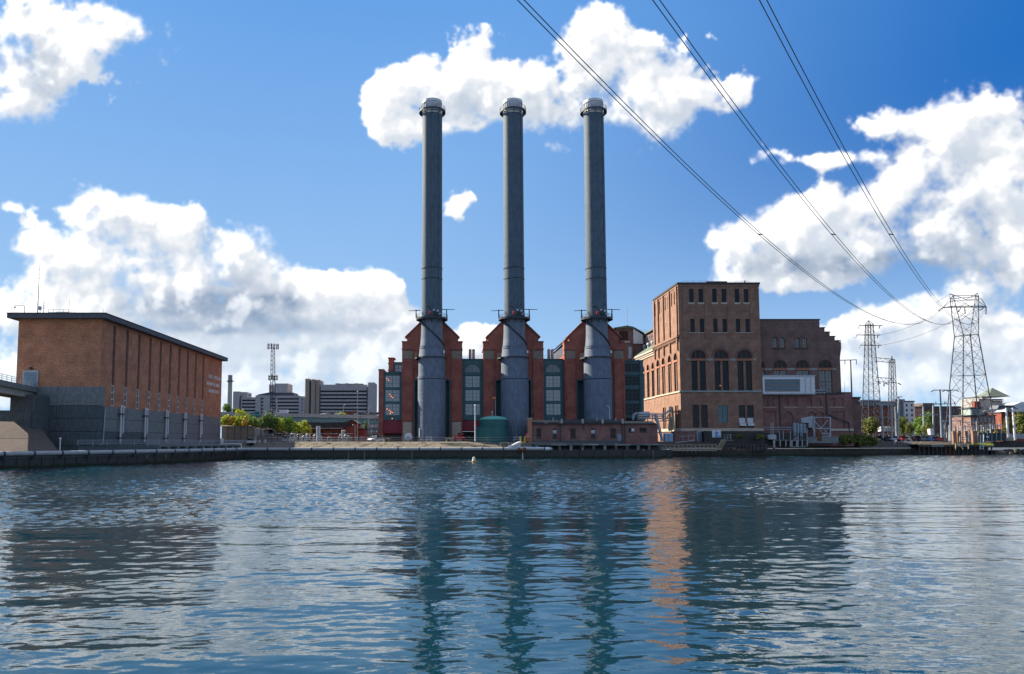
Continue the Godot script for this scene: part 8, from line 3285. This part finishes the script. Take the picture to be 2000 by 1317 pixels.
	for q in [[1863.0, 1868.0, 842.5], [1873.0, 1877.0, 841.5], [1887.0, 1890.5, 842.0], [1901.5, 1909.0, 841.5]]:
		var s := Shape.new()
		s.chamfer(at(q[0], 867.0, 266.5), at(q[1], q[2], 266.5) - Vector3(0, 0, 1.0), 0.06)
		single("brick_pier", ["leftmost", "second", "third", "rightmost and thickest"][n] + " of the four orange brick piers at the foot of the big pylon", "pier", s, M.tower_brick, "orange brick piers")
		n += 1
	t = thing("dark_fence", "dark mesh fence panels with a small white notice right of the brick piers", "fence", at(1925, 864, 268))
	for i in 6:
		var s := Shape.new()
		s.span(at(1911.0 + i * 9.0, 861.5, 268.5), at(1919.6 + i * 9.0, 846.0, 268.5) - Vector3(0, 0, 0.06))
		put(t, "panel", s, M.dark_teal)
		s = Shape.new()
		s.bar(at(1910.7 + i * 9.0, 863.0, 268.4), at(1910.7 + i * 9.0, 845.0, 268.4), 0.14)
		put(t, "post", s, M.galvanised)
	var sg := Shape.new()
	sg.span(at(1926.5, 855.0, 268.2), at(1932.0, 852.0, 268.2) + Vector3(0, 0, 0.05))
	put(t, "notice", sg, M.white_paint)
	var ld := thing("ladder", "pale steel ladder down the wharf face right of the thick brick pier", "ladder", at(1917, 870, 265))
	for px in [1914.5, 1921.0]:
		bars(ld, "side_rail", [[at(px, 878.0, 264.0), at(px + 0.8, 849.0, 264.0)]], 0.16, M.white_paint)
	for k in 7:
		bars(ld, "rung", [[at(1914.7, 877.0 - k * 4.2, 264.0), at(1921.2, 877.0 - k * 4.2, 264.0)]], 0.12, M.white_paint)
	# wharf
	t = thing("wharf", "old concrete wharf on timber piles below the big pylon", "wharf", at(1850, 872, 262))
	var line := [Vector2(X(1792, 258), -258), Vector2(X(1855, 262), -262), Vector2(X(1940, 268), -268)]
	for i in 6:
		var a: Vector2 = line[0].lerp(line[2], i / 6.0)
		var b: Vector2 = line[0].lerp(line[2], (i + 1) / 6.0 - 0.004)
		var s := Shape.new()
		run_wall(s, [a, b], [a + Vector2(2, -10), b + Vector2(2, -10)], 2.6, 3.25 + 0.15 * rng.randf())
		s.quad(v3(a, 2.6), v3(a + Vector2(2, -10), 2.6), v3(b + Vector2(2, -10), 2.6), v3(b, 2.6))
		put(t, "slab", s, M.concrete if i % 2 else M.old_stone)
	for i in 18:
		var a: Vector2 = line[0].lerp(line[2], (i + 0.4) / 18.0)
		var s := Shape.new()
		s.tube(Vector3(a.x, -1.0, a.y - 0.5), Vector3(a.x + rng.randf_range(-0.15, 0.15), 2.7, a.y - 0.5), 0.26, 0.22, 8)
		put(t, "pile", s, M.rust if i in [6, 7, 8] else M.tidal_timber)
	var bw := Shape.new()
	run_wall(bw, [line[0] + Vector2(1, -5), line[2] + Vector2(1, -5)], [line[0] + Vector2(1, -6), line[2] + Vector2(1, -6)], -1.0, 2.7)
	put(t, "back_wall", bw, M.tidal_stone)
	t = thing("timber_fender", "broken pale timber fender frame on the wharf face", "frame", at(1880, 872, 262))
	for q in [[1866.0, 866.5, 1892.0, 867.0], [1866.5, 871.0, 1892.0, 871.5], [1867.0, 866.0, 1867.0, 880.0], [1891.5, 866.0, 1892.0, 877.0], [1874.0, 868.0, 1882.0, 878.0], [1875.0, 854.5, 1887.0, 854.5], [1875.0, 859.0, 1887.0, 859.0], [1875.0, 853.0, 1875.0, 864.0], [1887.0, 853.0, 1887.0, 864.0]]:
		bars(t, "timber", [[at(q[0], q[1], 261.0), at(q[2], q[3], 261.0)]], 0.2, M.timber)
	var tb := Shape.new()
	for i in 4:
		tb.span(at(1961.0, 861.0 - i * 1.7, 270.0), at(1981.0, 859.5 - i * 1.7, 270.0) - Vector3(0, 0, 2.5))
	single("timber_box", "pale timber box at the foot of the twin white posts", "box", tb, M.timber)
	var rw := Shape.new()
	rw.span(at(1940.0, 874.0, 272.0), at(2060.0, 862.5, 272.0) - Vector3(0, 0, 1.0))
	single("dark_wall", "long dark low wall at the right edge above the rocks", "wall", rw, M.tidal_stone)
	var wf := thing("white_fence", "pale solid fence panels at the far right behind the twin white posts", "fence", at(1990, 855, 280))
	for i in 8:
		rw = Shape.new()
		rw.span(at(1970.0 + i * 7.0, 857.0, 280.0), at(1976.4 + i * 7.0, 847.5, 280.0) - Vector3(0, 0, 0.1))
		put(wf, "panel", rw, mottled("fence_grey", Color(0.36, 0.38, 0.42)))
	for i in 34:
		var s := Shape.new()
		var p := at(1944.0 + rng.randf() * 75.0, 878.0, 269.0 + rng.randf() * 3.0)
		p.y = rng.randf_range(0.0, 1.6)
		var e := rng.randf_range(0.4, 0.9)
		s.chamfer(p - Vector3(e, 0.5, e * 0.8), p + Vector3(e, e * 0.7, e * 0.8), e * 0.35)
		single("boulder", "brown boulder on the shore at the right edge", "rock", s, M.rock if i % 3 else M.old_stone, "boulders at the right edge")
	# yard fence behind the cars
	t = thing("wire_fence", "thin chain fence behind the row of parked cars", "fence", at(1780, 850, 286), "quayside fences")
	for i in 13:
		var s := Shape.new()
		s.tube(at(1706.0 + i * 11.5, 860.0, 286), at(1706.0 + i * 11.5, 847.5, 286), 0.06, -1, 5)
		put(t, "post", s, M.galvanised)
	for py in [848.0, 852.0]:
		var s := Shape.new()
		s.tube(at(1704.0, py, 286), at(1846.0, py, 286), 0.035, -1, 4)
		put(t, "wire", s, M.galvanised)


func make_right_cars() -> void:
	var spots := [[1718.0, 857.5, "dark_steel", "suv", "dark car leftmost in the parked row, half behind the shore bushes", 0.7], [1731.0, 858.5, "dark_teal", "suv", "second parked car from the left, black with a shiny bonnet", -1.2], [1746.5, 859.5, "white_paint", "suv", "white car with dark windows in the parked row", -1.1],
		[1764.0, 859.5, "red_paint", "suv", "red car right of the white one in the parked row", -1.0], [1777.0, 859.5, "pale_concrete", "car", "pale car behind the red one in the parked row", -0.9], [1791.0, 858.5, "window_bar", "suv", "black tall car in the middle of the parked row", -1.2], [1806.0, 858.5, "blue_grey_door", "suv", "grey blue car right of the black tall car", -1.2],
		[1821.0, 859.5, "blue_paint", "car", "blue car near the steel poles", -1.2], [1835.0, 860.0, "red_paint", "car", "dark red car rightmost in the parked row, at the steel poles", -1.2]]
	for q in spots:
		var p := at(q[0], q[1], 281.0)
		p.y = GROUND + 0.08
		car(p, 1.12, 0.0, q[3], q[4], M[q[2]], q[5], "parked row by the water")
	var s := Shape.new()
	s.span(Vector3(148, GROUND - 0.2, -277.5), Vector3(186, GROUND + 0.06, -294))
	struct("parking_pavement", s, M.asphalt)
	var n := 0
	for px in [1748.0, 1780.0, 1768.0]:
		s = Shape.new()
		s.tube(at(px, 866.5, 265.0), at(px, 859.0, 265.0), 0.2, -1, 8)
		single("bollard", ["left", "right", "short middle"][n] + " pale bollard on the wall edge before the parked cars", "bollard", s, M.white_paint, "pale bollards")
		n += 1


func make_right_plants() -> void:
	bush("large green bush leftmost below the annex end", 1652.0, 868.0, 848.0, 16.0, 252.0, M.leaf_olive, 1100, "shore bushes")
	bush("wide green bush in the middle of the shore thicket", 1680.0, 869.0, 847.0, 18.0, 254.0, M.leaf_olive, 1200, "shore bushes")
	bush("green bush rightmost in the shore thicket, next to the parked cars", 1703.0, 869.0, 851.0, 13.0, 256.0, M.leaf_olive, 900, "shore bushes")
	bush("small green bush on the embankment under the tower's white boards", 1446.0, 857.0, 848.5, 8.0, 244.5, M.leaf_olive, 420, "shore bushes")
	bush("green low bush on the embankment left of the steel dock", 1484.0, 857.0, 848.0, 12.0, 245.5, M.leaf_olive, 520, "shore bushes")
	tree("bright green tree between the annex and the slim lattice tower", 1702.0, 856.0, 814.0, 16.0, 281.0, M.leaf_olive, 1500, "trees by the parking row")
	tree("green tree right of the thin lattice mast, before the white apartment block", 1765.0, 856.0, 811.0, 13.0, 297.0, M.leaf_olive, 1300, "trees by the parking row")
	tree("brownish green tree below the white apartment block", 1778.0, 858.0, 824.0, 11.0, 290.0, M.leaf_olive, 1000, "trees by the parking row")
	tree("dark green tree right of the white apartment block", 1797.0, 857.0, 814.0, 15.0, 303.0, M.leaf_green, 1400, "trees by the parking row")
	tree("low green tree before the far switchyard gate", 1812.0, 858.0, 827.0, 13.0, 289.0, M.leaf_olive, 1100, "trees by the parking row")
	tree("deep green tree behind the far switchyard gate", 1815.0, 850.0, 800.0, 13.0, 350.0, M.leaf_deep, 1100, "trees by the parking row")
	tree("bright green tree at the right edge of the picture", 1999.0, 858.0, 803.0, 17.0, 290.0, M.leaf_olive, 1600)
	tree("yellow green tree left of the right edge tree, behind the twin white posts", 1969.0, 858.0, 816.0, 9.0, 296.0, M.leaf_olive, 900)
	tree("dark green tree behind the big pylon left of the bay-windowed house", 1885.0, 838.0, 803.0, 11.0, 360.0, M.leaf_deep, 1000)
	bush("orange green bush in the switchyard right of the thick brick pier", 1918.0, 858.0, 838.0, 9.0, 279.0, M.leaf_olive, 500)
	bush("rust coloured small bush in the switchyard below the grey breaker", 1945.0, 858.0, 838.0, 5.0, 278.0, M.leaf_orange, 350)
	var s := Shape.new()
	for i in 700:
		var p := at(1895.0 + rng.randf() * 46.0, 866.5, 266.0 + rng.randf() * 2.0)
		p.y = 3.1
		var a := rng.randf() * TAU
		var w := Vector3(cos(a), 0, sin(a)) * 0.06
		s.tri(p - w, p + w, p + Vector3(rng.randf_range(-0.15, 0.15), rng.randf_range(0.3, 0.9), 0))
	tag(single("grass", "tall yellow green grass on the wharf edge at the brick piers", "grass", s, M.leaf_yellow), "", "", "", "stuff")


func house(called: String, label: String, x0: float, x1: float, top: float, d: float, m: Material, wins: Array, wm: Material, deep := 14.0, base := 866.0) -> Node3D:
	# wins: [columns, rows, image row of the first window top, row step, window height, window width share]
	var t := thing(called, label, "building", at((x0 + x1) * 0.5, 862.0, d + deep * 0.5))
	var y0 := Y(base, d)
	var xl := X(x0, d, 825.0)
	var xr := X(x1, d, 825.0)
	var fr := face(Vector3(xl, y0, -d), Vector3.RIGHT)
	var holes := []
	if wins.size():
		for i in wins[0]:
			for j in wins[1]:
				var c := lerpf(0.0, xr - xl, (i + 0.5) / wins[0])
				var w: float = (xr - xl) / wins[0] * wins[5] * 0.5
				var yt := Y(wins[2] + wins[3] * j, d) - y0
				holes.append([c - w, yt - wins[4] * d / FOCAL, c + w, yt, false, 0.3])
	var s := Shape.new()
	s.wall(fr, xr - xl, Y(top, d) - y0, holes)
	s.span(fr * Vector3(0, 0, -0.35), fr * Vector3(xr - xl, Y(top, d) - y0, -deep))
	put(t, "wall", s, m)
	for o in holes:
		window(t, fr, o, 1, 1, Vector2i(2, 2), wm, M.blue_glass, 0.2, 0.12, 0.08)
	s = Shape.new()
	s.span(fr * Vector3(-0.3, Y(top, d) - y0 - 0.1, 0.35), fr * Vector3(xr - xl + 0.3, Y(top, d) - y0 + 0.35, -deep - 0.2))
	put(t, "cornice", s, M.roof_edge)
	return t


func make_right_houses() -> void:
	var t := house("brick_mill", "red brick mill with dark upper storey behind the slim lattice tower", 1679.0, 1747.0, 794.5, 330.0, M.far_brick, [6, 3, 801.0, 14.5, 6.5, 0.42], M.window_bar)
	var s := Shape.new()
	s.chamfer(at(1681.0, 794.5, 332.0), at(1720.0, 781.5, 332.0) - Vector3(0, 0, 9), 0.3)
	put(t, "roof_storey", s, mottled("dark_cladding", Color(0.075, 0.10, 0.13)))
	for i in 7:
		s = Shape.new()
		s.span(at(1683.0 + i * 5.3, 792.0, 331.8), at(1687.0 + i * 5.3, 785.0, 331.8) - Vector3(0, 0, 0.3))
		put(t, "roof_window", s, M.blue_glass)
	s = Shape.new()
	s.chamfer(at(1720.5, 794.5, 333.0), at(1752.0, 783.5, 333.0) - Vector3(0, 0, 9), 0.3)
	put(t, "roof_storey", s, mottled("grey_cladding", Color(0.20, 0.24, 0.28)))
	s = Shape.new()
	s.span(at(1679.0, 815.5, 329.8), at(1747.0, 814.5, 330.1))
	put(t, "string_course", s, M.sand_stone)
	t = house("apartment_block", "white apartment block with a grey side wing behind the thin lattice mast", 1767.5, 1787.5, 784.5, 380.0, M.white_paint, [2, 4, 789.5, 9.6, 5.0, 0.36], M.window_bar, 18.0)
	s = Shape.new()
	s.span(at(1752.0, 866.0, 381.0), at(1767.6, 780.0, 381.0) - Vector3(0, 0, 17))
	put(t, "side_wing", s, mottled("grey_cladding", Color(0.20, 0.24, 0.28)))
	s = Shape.new()
	s.chamfer(at(1720.0, 800.0, 386.0), at(1753.0, 784.0, 386.0) - Vector3(0, 0, 10), 0.3)
	single("grey_roof_block", "low grey roof block left of the white apartment block", "building", s, M.grey_cladding)
	house("brick_house", "orange brick house with dark roof right of the white apartment block", 1788.5, 1803.0, 795.5, 400.0, M.orange_brick, [3, 3, 799.0, 8.0, 5.0, 0.4], M.white_paint)
	t = house("brick_house", "brown brick block with flat dark top storey behind the far switchyard gate", 1802.5, 1826.0, 797.0, 410.0, M.brown_brick, [5, 2, 801.0, 8.0, 4.5, 0.4], M.window_bar)
	s = Shape.new()
	s.span(at(1803.0, 797.0, 412.0), at(1825.0, 787.5, 412.0) - Vector3(0, 0, 9))
	put(t, "top_storey", s, mottled("taupe_cladding", Color(0.16, 0.13, 0.12)))
	house("brick_house", "long brown brick row with dark roof seen between the steel poles", 1826.0, 1902.0, 795.0, 420.0, M.brown_brick, [12, 3, 799.0, 9.0, 5.0, 0.36], M.window_bar)
	# bay-windowed house and tower house
	t = house("pink_house", "pink brick house with a square bay and white trim behind the switchyard", 1898.0, 1945.0, 812.0, 320.0, mottled("pink_brick", Color(0.25, 0.155, 0.135)), [6, 2, 816.0, 15.0, 8.0, 0.45], M.white_paint)
	s = Shape.new()
	s.chamfer(at(1897.0, 811.5, 319.0), at(1917.5, 797.5, 319.0) - Vector3(0, 0, 6), 0.3)
	put(t, "bay", s, mottled("bay_green", Color(0.35, 0.42, 0.38)))
	for i in 2:
		s = Shape.new()
		s.span(at(1902.5 + i * 7.0, 809.0, 318.8), at(1908.0 + i * 7.0, 801.0, 318.8) - Vector3(0, 0, 0.3))
		put(t, "bay_window", s, M.blue_glass)
	s = Shape.new()
	s.span(at(1895.5, 798.0, 318.6), at(1919.0, 795.8, 319.5) - Vector3(0, 0, 6))
	put(t, "bay_roof", s, M.roof_edge)
	s = Shape.new()
	s.chamfer(at(1904.5, 796.0, 323.0), at(1915.5, 784.0, 323.0) - Vector3(0, 0, 2), 0.1)
	put(t, "chimney", s, M.far_brick)
	t = thing("tower_house", "pale tower house with a pyramid roof behind the right side of the big pylon", "building", at(1938, 862, 345))
	s = Shape.new()
	s.span(at(1916.5, 866.0, 340.0), at(1957.0, 779.5, 340.0) - Vector3(0, 0, 12))
	put(t, "wall", s, mottled("tower_house_white", Color(0.36, 0.35, 0.32)))
	for q in [[1919.0, 781.0, 1936.0, 775.0], [1940.0, 786.0, 1958.5, 779.0]]:
		for i in 3:
			s = Shape.new()
			s.span(at(q[0], q[1] - i * 2.6, 339.4), at(q[2], q[1] - 1.3 - i * 2.6, 340.0) - Vector3(0, 0, 12.6))
			put(t, "louvre", s, M.pale_concrete if i % 2 else mottled("louvre_dark", Color(0.1, 0.11, 0.12)))
	s = Shape.new()
	var c := at(1937.5, 776.0, 346.0)
	var apex := at(1938.0, 757.5, 346.0)
	var half := 4.9
	var cs := [c + Vector3(-half, 0, half), c + Vector3(half, 0, half), c + Vector3(half, 0, -half), c + Vector3(-half, 0, -half)]
	for i in 4:
		s.tri(cs[i], cs[(i + 1) % 4], apex)
	s.quad(cs[3], cs[2], cs[1], cs[0])
	put(t, "pyramid_roof", s, mottled("pyramid_green", Color(0.15, 0.18, 0.145)))
	t = house("brick_mill", "low red brick building with a broad white roof at the right edge", 1958.0, 2030.0, 806.0, 330.0, M.far_brick, [7, 2, 813.0, 14.0, 7.5, 0.3], M.window_bar)
	s = Shape.new()
	s.prism(PackedVector2Array([Vector2(0, 0), Vector2(15.0, 0), Vector2(15.0, 4.6), Vector2(7.4, 4.6), Vector2(3.0, 3.0)]), face(at(1962.0, 806.5, 330.5), Vector3.RIGHT), 12.0)
	put(t, "white_roof", s, M.white_paint)
	s = Shape.new()
	s.prism(PackedVector2Array([Vector2(0, 0), Vector2(9.0, 0), Vector2(6.5, 1.6), Vector2(1.0, 1.6)]), face(at(1948.0, 799.0, 326.0), Vector3.RIGHT), 5.0)
	put(t, "dark_roof", s, M.roof_edge)
	s = Shape.new()
	s.span(at(1983.0, 792.0, 345.0), at(2040.0, 785.5, 345.0) - Vector3(0, 0, 10))
	s.chamfer(at(1979.0, 791.5, 343.0), at(1986.0, 786.0, 343.0) - Vector3(0, 0, 4), 0.1)
	put(t, "roof_block", s, mottled("grey_cladding", Color(0.20, 0.24, 0.28)))
	s = Shape.new()
	s.prism(PackedVector2Array([Vector2(0, 0), Vector2(5, 0), Vector2(5, 4.2), Vector2(2.5, 5.0), Vector2(0, 4.2)]), face(at(1723.0, 849.0, 290.0), Vector3.RIGHT), 3.0)
	for i in 5:
		var b := Shape.new()
		b.chamfer(at(1721.0 + i * 5.4, 843.0, 300.0), at(1725.6 + i * 5.4, 834.0, 300.0) - Vector3(0, 0, 2.4), 0.1)
		single("white_container", ["leftmost", "second", "third", "fourth", "rightmost"][i] + " of the white containers standing behind the thin lattice mast", "container", b, M.white_paint, "white containers")
	# far skyline
	n_far_trees()


func n_far_trees() -> void:
	var i := 0
	for q in [[2040.0, 800.0, 24.0], [2090.0, 795.0, 26.0], [380.0, 800.0, 20.0]]:
		tree(["tree beyond the right edge of the picture, nearer one", "tree beyond the right edge of the picture, farther one", "tree hidden behind the pump house"][i], q[0], 850.0, q[1], q[2], 420.0, M.leaf_green, 500)
		i += 1


func _ready() -> void:
	var t := Time.get_ticks_msec()
	setup()
	make_materials()
	make_water()
	make_setting()
	make_pump_house()
	make_left_bank()
	make_power_station()
	make_tower()
	make_wing()
	make_boiler_house()
	make_annex()
	make_quay_things()
	make_tower_foot()
	make_far_left()
	make_big_pylon()
	make_small_pylons()
	make_cables()
	make_switchyard()
	make_right_cars()
	make_right_houses()
	make_right_plants()
	print("ms ", Time.get_ticks_msec() - t)
